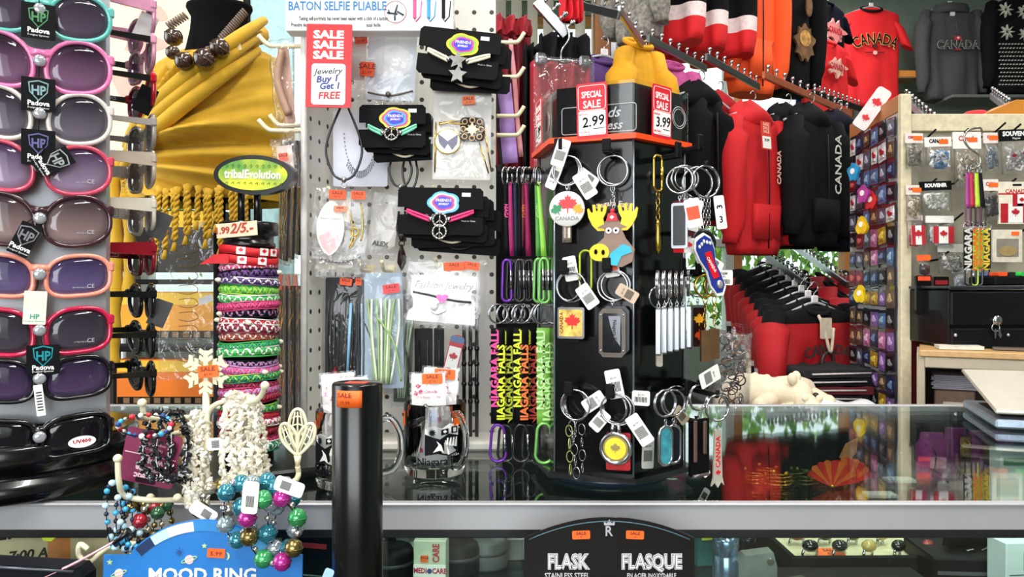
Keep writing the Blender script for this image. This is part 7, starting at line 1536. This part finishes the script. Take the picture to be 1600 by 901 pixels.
# S hook and lanyards
t = thing('s_hook', 'large bent wire s hook over the lanyards on the board', 'hook', W(1519, 230, 2.05))
MB().tube(bez([(.045, .03, .045), (.02, 0, .052), (-.01, 0, .045), (-.022, 0, .025), (-.01, 0, .0), (.018, 0, -.022), (.02, 0, -.048), (0, 0, -.058), (-.022, 0, -.05), (-.03, 0, -.035)], 6), .0028, 7).build('wire', M('b8b0a4', .25, .9), t)
for i, (x, xb, base, tc, up, lab) in enumerate([(1512, 1513, '141416', 'd8d4d0', 'a83a8a', 'black lanyard with white lettering hanging on the s hook'), (1518, 1523, 'b4e83a', 'e8702a', 'c8284a', 'lime lanyard with orange lettering hanging on the s hook'), (1526, 1530, '9ad83a', 'e8702a', 'c8e83a', 'second lime lanyard behind on the s hook'), (1532, 1541, '16264a', 'e8c83a', '1a1a1e', 'navy lanyard with yellow lettering hanging on the s hook')]):
    Y = 2.04+.012*i; u = Y/1200; c = W(x, 262, Y); t = thing('lanyard', lab, 'lanyard', c); Z = lambda py: W(0, py, Y).z-c.z; X = lambda p: (p-x)*u
    MB().ring((0, 0, -.004), .010, .0015, (0, 0, .8)).build('top_ring', SILVER, t)
    def strap(x0, x1, y0, y1, w0, w1): return [[(X(x0+(x1-x0)*q)-w*u/2, dy, Z(y0+(y1-y0)*q)) for w, dy in ((w0+(w1-w0)*q, 0), (w0+(w1-w0)*q, .002))]+[(X(x0+(x1-x0)*q)+w*u/2, dy, Z(y0+(y1-y0)*q)) for w, dy in ((w0+(w1-w0)*q, .002), (w0+(w1-w0)*q, 0))] for q in [k/8 for k in range(9)]]
    MB().loft(strap(x, (x+xb)/2, 270, 325, 5, 7)).build('upper_strap', M(up, .5), t)
    MB().tube([(X((x+xb)/2)+p, 0, Z(338)+z) for p, z in rrect(.012, .05, .005, 4)], .002, 6, closed=True).build('buckle', BLACK if i % 2 else M('6a2a5a', .3), t)
    MB().ring((X(xb), 0, Z(354)), .013, .0014).build('key_ring', SILVER, t)
    o = MB().loft(strap(xb, xb, 358, 420, 14, 14)).build('strap', M(base, .5), t); MB().text('NIAGARA', .026, (X(xb), -.001, Z(389)), .001, .0006, 1, rot=PI/2).build('lettering', M(tc, .5), o)
    MB().tube([(X(xb)+p, 0, Z(432)+z) for p, z in rrect(.017, .046, .008, 5)], .0022, 6, closed=True).build('carabiner', M(('1a1a1e', 'b8e05a', '5a5a5a', '1a1a1e')[i], .3, .3), t)
# upper right odds
t = thing('wooden_box', 'orange varnished wooden box on the shelf above the souvenir board', 'box', W(1572, 182, 2.5)); MB().prism([(-.09, -.03), (.12, -.03), (.12, .05), (.02, .05), (-.02, .03), (-.09, .0)], -.02, .1).build('body', M('d88a34', .4, 0, .15, 10), t); MB().lathe([(.008, 0), (.008, .006), (.003, .007)], 14).build('metal_stud', SILVER, t, (-.01, -.021, -.005), (PI/2, 0, 0))
t = thing('red_cap', 'red knitted cap lying behind the cream board top', 'cap', W(1524, 194, 2.6)); MB().loft([[(.06*r*math.cos(a), .06*r*math.sin(a), z) for a in [2*PI*k/20 for k in range(20)]] for r, z in ((1, -.02), (1.05, 0), (.9, .025), (.5, .042), (.1, .047))]).build('cap', RED3, t); MB().ring((0, 0, -.018), .062, .007, (PI/2, 0, 0)).build('brim', RED2, t)
tag(MB().box((0, 0, 0), (.62, .22, .02), .003).build('wall_shelf', M('6a6e6c', .5), None, W(1545, 156, 5.2)), 'grey wall shelf under the charcoal sweatshirt', 'shelf')
t = thing('shelf_box', 'orange wooden box on a shelf beside the red Canada t-shirt', 'box', W(1412, 118, 5.3)); MB().box((0, 0, 0), (.13, .1, .045), .004).build('body', M('d88a3a', .5), t); MB().box((0, 0, -.03), (.16, .14, .012), .002).build('shelf_board', M('8a6a48', .5), t)
# ---------------- black safe, beige cabinet
SY2 = 1.98; c = W(1545, 0, SY2); u = SY2/1200
t = thing('cash_safe', 'black two drawer steel safe with keys in its lock', 'safe', (W(1548, 0, SY2).x, SY2, 0), 0); zz2 = lambda py: W(0, py, SY2).z
MB().box((.01, .12, (zz2(452)+zz2(540))/2), (138*u, .22, (540-452)*u), .003).build('body', M('0d0d10', .35, 0, .1, coat=.2), t)
for (y0, y1) in ((456, 508), (513, 545)): MB().box((.01, .006, (zz2(y0)+zz2(y1))/2), (134*u, .014, (y1-y0)*u), .002).build('drawer_front', M('121216', .3, 0, .1, coat=.3), t)
MB().box((.01, .115, zz2(451)+.004), (142*u, .23, .008), .002).build('top_rim', M('3c4048', .3, .5), t)
MB().lathe([(.013, 0), (.013, .006), (.005, .008)], 18).build('lock', SILVER, t, (W(1557, 0, SY2).x-t.location.x, -.001, zz2(500)), (PI/2, 0, 0))
b = MB(); lx = W(1553, 0, SY2).x-t.location.x
b.ring((lx-.004, -.014, zz2(511)), .010, .0015).prism([(lx-.008, zz2(513)), (lx-.002, zz2(513)), (lx-.004, zz2(528)), (lx-.007, zz2(528))], -.015, -.013).prism([(lx, zz2(513)), (lx+.006, zz2(513)), (lx+.008, zz2(527)), (lx+.004, zz2(527))], -.017, -.015).build('keys', SILVER, t)
for x in (1492, 1561, 1574): MB().ball((W(x, 0, SY2).x-t.location.x, -.003, zz2(523)), .005).build('rivet', SILVER, t)
t2 = thing('lighter_tray', 'black tray of coloured lighters on top of the safe', 'tray', (W(1585, 0, 2.02).x, 2.02, zz2(451)+.009)); MB().box((0, .06, .012), (.10, .12, .024), .003).build('tray', BLACKM, t2)
for i, (x, y, col, nm) in enumerate([(-.03, .02, 'f0562a', 'orange'), (.0, .03, '2a2a2c', 'black'), (.02, .02, '3ac84a', 'green'), (.04, .03, 'e8e8e8', 'white'), (-.01, .08, '3ac84a', 'bright green'), (.03, .09, 'f0562a', 'orange red'), (-.035, .075, '2a4a8a', 'blue')]):
    q = thing('lighter', '%s pocket lighter lying %s in the tray on the safe' % (nm, 'at the front' if i < 4 else 'at the back'), 'lighter', (t2.location.x+x*1.0, t2.location.y+y, t2.location.z+.0245), (0, 0, R_(10*i))); MB().prism(rrect(.024, .011, .003, cz=.0055), -.02, .02).build('body', M(col, .3), q); MB().box((0, .025, .0055), (.018, .010, .009), .002).build('cap', STEEL, q)
bcb = thing('beige_cabinet', 'beige open cabinet under the black safe', 'cabinet', (W(1437, 0, 1.95).x+.128*math.cos(R_(28))+.0, 1.95-.128*math.sin(R_(28)), 0), R_(-28)); u = 1.9/1200; z0 = W(0, 546, 1.95).z
def cpos(x, y, z): r = R_(-28); return (bcb.location.x+x*math.cos(r)-y*math.sin(r), bcb.location.y+x*math.sin(r)+y*math.cos(r), z)
BG = M('b8ab94', .6, 0, .05)
MB().box((.03, .12, z0-.008), (200*u, .27, .016), .002).build('top', M('c9a06a', .5), bcb)
MB().box((.03-98*u, .12, z0/2), (12*u, .25, z0-.016), .002).build('side', BG, bcb); MB().box((.03+98*u, .12, z0/2), (12*u, .25, z0-.016), .002).build('side', BG, bcb)
MB().box((.03, -.0, z0-.03), (186*u, .02, .028), .002).build('front_frame', BG, bcb); MB().box((.03, .235, z0/2), (186*u, .012, z0-.02), .002).build('back', M('3a322a', .7), bcb); MB().box((.03, .12, z0-.2), (186*u, .22, .012), .002).build('shelf', BG, bcb)
t = thing('paper_box', 'brown cardboard box inside the beige cabinet', 'box', cpos(-.05, .1, z0-.193), R_(-28)); MB().box((0, 0, .045), (.09, .12, .09), .003).build('carton', M('6a5446', .7), t); MB().prism(rrect(.05, .02, .001, cz=.05), -.062, -.0605).build('label', M('b8a898', .6), t)
t = thing('paper_stack', 'grey bundle of papers on the box in the beige cabinet', 'papers', cpos(-.045, .1, z0-.102), R_(-28)); 
b = MB()
for k in range(8): b.at((0, 0, .003+k*.0045), (0, 0, R_(3*math.sin(k*2)))); b.box((0, 0, 0), (.11, .13, .004), .0005)
b.build('sheets', M('8a8690', .6), t)
t = thing('booklet', 'white booklet on top of the beige cabinet', 'booklet', cpos(-.04, .06, z0+.001), R_(-20)); MB().box((0, 0, .004), (.10, .07, .008), .001).build('pages', M('dcd6c8', .5), t); MB().box((0, 0, .0085), (.101, .071, .001), 0).build('cover', M('e6e0d4', .5), t)
t = thing('magazine', 'dark magazine with red stripes beside the white booklet', 'magazine', cpos(.10, .08, z0+.001), R_(-30)); MB().box((0, 0, .003), (.13, .06, .005), .001).build('cover', M('6a5a50', .5), t)
b = MB()
for k in range(4): b.box((.02+.012*k, 0, .006), (.005, .058, .001), 0)
b.build('stripes', M('c83a30', .5), t)

# ================================================================ LAPTOP (half open, hinge towards the customer)
LX = .755+.161; lp = thing('laptop', 'silver laptop half open on the glass counter, seen from behind', 'laptop', (LX, 1.145, CZ+.002), R_(-19))
LB = M('bdb9ac', .35, .5, .04); hw = .17
MB().box((.0, .11, .008), (hw*2, .225, .014), .003).build('base', M('8a98a8', .35, .5), lp)
MB().box((0, .11, .0155), (hw*1.8, .15, .001), 0).build('keyboard', BLACKM, lp)
o = MB().box((0, .12, .004), (hw*2, .24, .006), .002).build('lid', LB, lp, (0, -.002, .022), (R_(10), 0, 0)); MB().text('hp', .0, (0, 0, 0)) if False else None
MB().box((0, .0, .018), (hw*1.4, .012, .012), .003).build('hinge', M('3a3e44', .4, .5), lp)
MB().prism(rrect(.02, .003, .001), -.0002, .0002).build('lid_mark', M('6a665e', .4), o, (-.09, .045, .0075), (R_(-90), 0, 0))

# ================================================================ INSIDE THE CASE
SH = .8215
def inshelf(px_, Y): return Vector((W(px_, 0, Y).x, Y, SH))
for i, (x, Y, col, lab) in enumerate([(1180, 1.36, 'c87a3a', 'copper coiled bracelet leftmost behind the counter glass'), (1200, 1.40, 'e0783a', 'orange copper coiled bracelet second from left in the case'), (1220, 1.35, 'd8a04a', 'gold coiled bracelet with pink glints in the case'), (1243, 1.38, '5a6a3a', 'green bronze coiled bracelet in the case'), (1262, 1.36, '7a7a4a', 'pale bronze coiled bracelet in the case'), (1282, 1.38, '4a6a4a', 'dark green coiled bracelet nearest the red fans in the case')]):
    t = thing('coil_bracelet', lab, 'bracelet', inshelf(x, Y), R_(20*i)); m = M(col, .2, .8, .2)
    MB().tube([((.018+.004*math.sin(a*3))*math.cos(a), (.018)*math.sin(a), .003+.012*a/(6*PI)*1.6) for a in [k*.3 for k in range(63)]], .0016, 5).build('coil', m, t); MB().ball((.018, 0, .02), .005).ball((-.016, .004, .028), .004).build('end_ball', m, t)
for i, (x, Y, lab) in enumerate([(1300, 1.34, 'red and orange painted fan lying left in the case'), (1325, 1.36, 'red and orange painted fan standing right in the case')]):
    t = thing('hand_fan', lab, 'fan', inshelf(x, Y)+Vector((0, 0, .002)), R_(15*i-8)); b = MB()
    for k in range(9): a = R_(20+k*16); b.mat(k % 2).prism([(0, 0), (.045*math.cos(a-.13), .045*math.sin(a-.13)), (.048*math.cos(a), .048*math.sin(a)), (.045*math.cos(a+.13), .045*math.sin(a+.13))], -.001+.0006*(k % 2), .001+.0006*(k % 2))
    b.build('leaf_blades', [M('e02a1c', .5), M('f0702a', .5)], t); MB().ball((0, -.002, .002), .004).build('pivot', GOLD, t)
t = thing('wooden_spinner', 'small tan wooden axe shaped charm between the fans in the case', 'charm', inshelf(1322, 1.42)+Vector((0, 0, .001))); MB().prism([(-.012, .035), (0, .06), (.02, .07), (.018, .045), (.004, .03), (.002, 0), (-.004, 0), (-.004, .03)], -.003, .003).build('body', M('c88a58', .5), t); MB().ring((0, -.003, .03), .006, .001).build('cord', RED, t)
for i, (x, Y, w_, h_, lab) in enumerate([(1455, 1.40, .055, .085, 'purple pouch standing leftmost at the back of the case'), (1492, 1.42, .05, .09, 'purple pouch second in the row at the back of the case'), (1530, 1.40, .055, .088, 'purple pouch third in the row at the back of the case'), (1562, 1.42, .045, .084, 'purple pouch nearest the white box in the case')]):
    t = thing('gift_pouch', lab, 'pouch', inshelf(x, Y)+Vector((0, 0, .001)), R_(-4+3*i)); n = 8
    MB().loft([[(w_/2*math.cos(a)*(1-.25*(q > .8)), (.016 if q < .8 else .006)*math.sin(a)+.002*math.sin(a*4), h_*q) for a in [2*PI*k/20 for k in range(20)]] for q in [j/n for j in range(n+1)]]).build('bag', M('8a1c78', .45, 0, .2, 40, sheen=.3), t)
    MB().tube(bez([(-w_*.3, -.012, h_*.78), (0, -.018, h_*.6), (-w_*.1, -.017, h_*.1)], 6), .0014, 5).build('drawstring', BLACKM, t); MB().prism(rrect(w_*.5, .02, .001, cx=.004, cz=h_*.4), -.0185, -.0165).build('label', M('d890b0', .5), t)
for i, (x, lab) in enumerate(((1508, 'gold tassel necklace hanging before the purple pouches'), (1546, 'gold and violet necklace hanging nearest the case end'))):
    t = thing('tassel_necklace', lab, 'necklace', inshelf(x, 1.375)+Vector((0, 0, .001)))
    MB().prism(rrect(.022, .085, .002, cz=.043), 0, .002).build('backing_strip', M('5a1a50', .5), t); b = MB()
    for k in range(7): b.tube([(-.008+k*.0026, -.001, .082), (-.009+k*.003, -.002, .03)], .0009, 4)
    for k in range(8): b.ring((-.008+k*.0024, -.003, .024-.002*(k % 3)), .0035, .0007, n=10, k=4)
    b.build('gold_chains', GOLD, t)
for i, (x, Y, lab) in enumerate([(1375, 1.28, 'clear folded plastic bag lying in the case, left'), (1405, 1.38, 'clear folded plastic bag standing behind the first in the case')]):
    t = thing('plastic_bag', lab, 'bag', inshelf(x, Y)+Vector((0, 0, .001))); b = MB(); b.loft([[(.045*math.cos(a)*(1-q), .025*math.sin(a)*(1-q*.7), .055*q+.003*math.sin(5*a)*q) for a in [2*PI*k/16 for k in range(16)]] for q in [0, .3, .6, .85, 1.0]]); b.build('film', FILM, t); MB().box((0, 0, .004), (.05, .025, .006), .001).build('contents', M('c8c8c4', .5), t)
t = thing('flag_box', 'white and green printed box standing in the case at the right edge', 'box', inshelf(1583, 1.25)+Vector((0, 0, .0)), 0); MB().box((.0, 0, .045), (.06, .03, .088), .001).build('carton', M('dfe6ea', .5, 0, .03), t); MB().box((0, -.0155, .07), (.05, .001, .012), 0).build('label', M('3a8a6a', .5), t)
# ring tray under the rail
t = thing('ring_tray', 'black jewellery tray with cream pad seen under the counter rail', 'tray', inshelf(1318, 1.02), R_(1))
b = MB(); b.box((0, 0, .003), (.21, .18, .006), .001)
for (x, y, sx, sy) in ((0, -.088, .21, .008), (0, .088, .21, .008), (-.101, 0, .008, .18), (.101, 0, .008, .18)): b.box((x, y, .012), (sx, sy, .024), .001)
b.build('tray', BLACKM, t); MB().box((0, .0, .012), (.19, .16, .010), .002).build('pad', M('e4d8b4', .7), t)
bp = t.location
n = 0
for r in range(3):
    for cc in range(5):
        x, y = -.072+cc*.036, .018-r*.044; col = ('101012', '8a1a20', '101012', '2a2a2a', 'c8a860')[(cc+r) % 5]; q = thing('silver_ring', 'silver ring with %s stone, %s from left in the %s row of the cream pad' % ({'101012': 'black', '8a1a20': 'red', '2a2a2a': 'charcoal', 'c8a860': 'amber'}[col], onum(cc), ('back', 'middle', 'front')[r]), 'ring', (bp.x+x, bp.y+y, bp.z+.011), (0, 0, R_(10*cc)), 'rings on the cream pad')
        MB().ring((0, 0, .009), .0105, .0018, (0, 0, .3), 20, 6).build('band', SILVER, q); MB().ball((0, -.002, .020), (.0105, .008, .0075), 10, 6).build('stone', M(col, .12, 0, .1, coat=.7), q)
sticker(t, (-.045, -.062, .0205), (R_(-70), 0, 0), .035, .014)
t2 = thing('black_case', 'low black velvet case in front of the ring tray', 'box', inshelf(1305, .875)-Vector((0, 0, 0))); MB().box((0, 0, .008), (.22, .09, .016), .003).build('case', M('101014', .5, 0, .1), t2); MB().box((0, -.046, .008), (.21, .002, .003), 0).build('lid_seam', M('2a2a30', .4), t2)
# metal cylinders, clamps
for i, (x, Y, r, h_, m, lab) in enumerate([(1133, .90, .0145, .060, '8fa6c8', 'blue silver metal cylinder under the counter rail'), (1168, .95, .010, .045, '3a3e48', 'dark small metal cylinder beside the blue silver one')]):
    t = thing('metal_flask', lab, 'flask', inshelf(x, Y)); MB().lathe([(r*.96, 0), (r, .002), (r, h_*.62), (r*.97, h_*.63), (r, h_*.64), (r, h_-.006), (r*.9, h_-.002), (r*.5, h_)], 32).build('body', M(m, .2, .8, .05), t); MB().lathe([(r*.7, 0), (r*.7, .003), (r*.3, .004)], 24).build('cap', DARKM, t, (0, 0, h_-.001))
t = thing('metal_block', 'grey metal hinge block right of the metal cylinders', 'block', inshelf(1180, .89)); MB().prism([(-.022, 0), (.022, 0), (.022, .030), (.018, .046), (-.014, .042), (-.022, .034)], -.01, .01).build('plate', M('8a8e8c', .4, .4), t); MB().lathe([(.004, 0), (.004, .003)], 12).build('screw', SILVER, t, (.014, -.010, .036), (PI/2, 0, 0))
t = thing('folding_knife', 'open multi blade knife on a black box at the right of the case', 'knife', inshelf(1512, .93)+Vector((0, 0, .038)), R_(10))
MB().prism([(-.03, .0), (-.028, .012), (.0, .014), (.04, .010), (.045, .004), (.04, 0)], -.006, .006).build('handle', BLACK, t)
MB().at((0, 0, 0), (R_(35), 0, R_(0))).prism([(-.004, .008), (-.012, .006), (-.004, -.038), (.001, -.046), (.003, -.036)], -.012, -.0105).build('serrated_blade', SILVER, t); MB().at((.012, 0, 0), (R_(35), R_(-24), 0)).prism([(-.005, .008), (.005, .006), (.006, -.034), (.001, -.048), (-.005, -.034)], -.012, -.0105).build('blade', M('b8b4a0', .2, .9), t)
t = thing('black_box', 'black cardboard box under the open knife', 'box', inshelf(1500, .93), R_(-4)); MB().box((0, 0, .018), (.10, .08, .034), .002).build('carton', M('121216', .4), t); MB().box((0, -.0405, .018), (.09, .001, .004), 0).build('printed_line', M('4a4a50', .5), t)
t = thing('medicine_box', 'white box with a green square marked 5 at the right edge', 'box', inshelf(1590, .87), R_(6)); MB().box((0, 0, .033), (.052, .03, .066), .001).build('carton', M('dfe8ee', .5, 0, .03), t); MB().prism(rrect(.022, .022, .001, cx=.006, cz=.045), -.0162, -.0148).build('green_square', M('3aa04a', .5), t); MB().text('5', .019, (.006, -.0162, .045), .0006, .0004).build('lettering', WHITE, t)
b = MB(); 
for k in range(7): b.box((-.002, -.0153, .030-.004*k), (.04, .0006, .001), 0)
b.build('small_print', M('4a5a5a', .5), t)
# medi care box, caps, left papers
c = inshelf(672, .90); t = thing('medi_care_box', 'upright green and white medi care box under the counter rail', 'box', c, R_(-4)); MB().box((0, .01, .027), (.038, .026, .054), .0008).build('carton', M('c9d0bc', .5), t); MB().box((0, -.0035, .019), (.038, .001, .014), 0).build('white_band', WHITE, t)
MB().text('MEDI', .0085, (-.011, -.004, .019), .0003, .0003, .8).text('CARE', .0085, (.0115, -.004, .019), .0003, .0003, .8).text('CARE', .011, (.008, -.004, .040), .0003, .0003, .8, rot=PI/2).build('lettering', M('b8283a', .5), t); MB().prism(ell(.003, .003, 14, 0, .019), -.0046, -.0038).build('emblem', M('3a4a8a', .5), t); sticker(t, (-.006, -.0042, .033), (0, 0, 0), .009, .008)
MB().box((0, -.0036, .007), (.036, .001, .006), 0).build('green_band', M('5a8a4a', .5), t)
for i, (x, Y, lab) in enumerate([(612, .93, 'dark round cap lid behind the black post'), (716, .95, 'dark round cap lid right of the medi care box'), (760, .97, 'grey round lid further right under the rail')]):
    t = thing('round_tin', lab, 'tin', inshelf(x, Y)); MB().lathe([(.026, 0), (.027, .003), (.027, .030), (.024, .036), (.01, .038)], 36).build('tin', M(('17181c', '1a1c20', '5a5c60')[i], .4), t); MB().lathe([(.0275, .018), (.0275, .022)], 36).build('ribbed_band', M('3a3c40', .4), t)
for i, (x, Y, col, w_, h_, lab) in enumerate([(490, .95, '15161a', .07, .05, 'black packet with red flash left of the black post under the rail'), (585, .98, '20242a', .05, .05, 'dark boxed item right behind the black post'), (800, 1.0, '7a7c80', .05, .04, 'grey boxed item left of the flask display under the rail'), (1105, .98, '2a6a70', .04, .05, 'teal packet between the flask display and the metal cylinder'), (1450, 1.05, 'b8bcc0', .06, .03, 'pale small box behind the knife'), (1240, .86, '3c3a38', .05, .02, 'flat dark box left of the velvet case')]):
    t = thing('boxed_item', lab, 'box', inshelf(x, Y), R_(7*i-12)); MB().box((0, 0, h_/2), (w_, .03, h_), .001).build('carton', M(col, .45, 0, .2, 30), t); MB().box((0, -.0155, h_*.72), (w_*.7, .001, h_*.12), 0).build('label', M(('d83a4a', '8a8a90', 'c8c8c8', 'd8e04a', '8a4a3a', '6a6a6a')[i], .5), t)
# handwritten paper at the left, orange strip
c = W(40, 852, .84); t = thing('opening_hours_paper', 'cream handwritten opening hours paper behind the counter glass at the left', 'paper', c, (R_(0), 0, 0)); MB().box((.02, 0, 0), (.22, .0008, .07), 0).build('paper', M('ecc8a8', .6, 0, .04), t)
MB().text('OPEN', .022, (-.035, -.0005, .012), .0004, .0004, 1.2, rot=.12, shear=.3).text('7:00 A.M.', .015, (.012, -.0005, -.009), .0004, .0004, 1.1, rot=.12, shear=.3).build('handwriting', M('2a2622', .6), t)
MB().prism(rrect(.024, .05, .001, cx=.037, cz=-.002), -.0016, -.0006).build('orange_strip', M('f08a4a', .6), t)
t = thing('bird_sticker', 'small yellow green bird shaped sticker on the case front', 'sticker', W(77, 838, .801)); MB().prism([(-.010, .002), (-.004, .006), (.004, .004), (.013, .005), (.008, 0), (.002, -.005), (-.006, -.004)], -.0004, .0004).build('body', M('c8e03a', .4), t); MB().ball((-.006, -.0006, .002), .0008).build('eye', INK, t)
t = thing('card_folder', 'pale printed folder standing in the case behind the tree', 'card', inshelf(215, .90), R_(5)); MB().box((0, 0, .03), (.14, .004, .058), .0008).build('card', M('c8b8a0', .6), t); MB().box((-.02, -.0025, .045), (.06, .0006, .01), 0).build('printed_line', M('b86a3a', .5), t)
c = W(50, 885, .70); t = thing('tablet_case', 'dark flat case standing on the front bench at the bottom left', 'case', (c.x, .70, .751)); hh = W(0, 868, .70).z-.751; MB().prism([(-.09, 0), (.052, 0), (.052, hh-.016), (.046, hh-.008), (-.09, hh)], -.012, .012).build('shell', M('14161c', .4, 0, .1, coat=.2), t); MB().tube([(-.09, -.012, hh-.002), (.045, -.012, hh-.010)], .0015, 5).build('edge', M('5a5e68', .3, .5), t)
t = thing('pink_strap', 'thin pink strap crossing in front of the dark case', 'strap', W(140, 880, .69)); MB().tube(bez([(-.04, 0, -.012), (-.01, 0, .002), (.03, 0, .024)], 6), .0012, 6, flat=2).build('band', M('e8b0b8', .5), t); MB().tube([(.022, -.001, .018), (.036, -.001, .030)], [.002, .0034], 8).build('black_tip', BLACK, t)

# ================================================================ FLASK DISPLAY BOX
FY = .715; u = FY/1200; c = W(952, 870, FY)
t = thing('flask_box', 'black flask display box with bold white lettering before the counter', 'box', (c.x, FY, c.z))
P = [(-133*u, -.118), (133*u, -.118), (133*u, 30*u)]+[(x*u, (62-32*(x/133)**2)*u) for x in range(120, -121, -12)]+[(-133*u, 30*u)]
MB().prism(P, 0, .0016).build('header', M('0b0c0f', .25, 0, .1, coat=.3), t); MB().box((0, .03, -.0785), (262*u, .055, .079), .002).build('carton', BLACK, t)
for x, s in ((-65, 'FLASK'), (66, 'FLASQUE')):
    MB().text(s, 31*u, (x*u, 0, -8*u), 1.9*u, .0004, .74).build('lettering_edge', M('e8e8ea', .5), t); MB().text(s, 31*u, (x*u, -.0004, -8*u), .6*u, .0004, .74).build('lettering', M('101114', .5), t); MB().text(s, 31*u, (x*u, -.0008, -8*u), -.2*u, .0004, .74).build('lettering_face', WHITE, t)
MB().text('STAINLESS STEEL', 11*u, (-66*u, 0, -29*u), .0001, .0004, .85).text('EN ACIER INOXYDABLE', 10*u, (66*u, 0, -29*u), .0001, .0004, .72).build('small_lettering', M('c8c8cc', .5), t)
b = MB().text('R', 22*u, (-1*u, 0, 40*u), .0002, .0004, .9).prism([(x*u, z*u) for x, z in ((-8, 50), (-9, 57), (-4, 53), (0, 59), (4, 53), (9, 57), (8, 50))], -.0004, 0); b.build('crest', M('b8b8c0', .4), t)
b = MB().tube([(x*u, -.0004, (56-32*(x/133)**2)*u) for x in range(-126, 127, 12)], .0005, 4); b.build('printed_line', M('4a6a78', .4), t)
sticker(t, (-44*u, -.0006, 35*u), (0, R_(-2), 0), 28*u, 13*u); sticker(t, (40*u, -.0006, 35*u), (0, R_(2), 0), 28*u, 13*u)
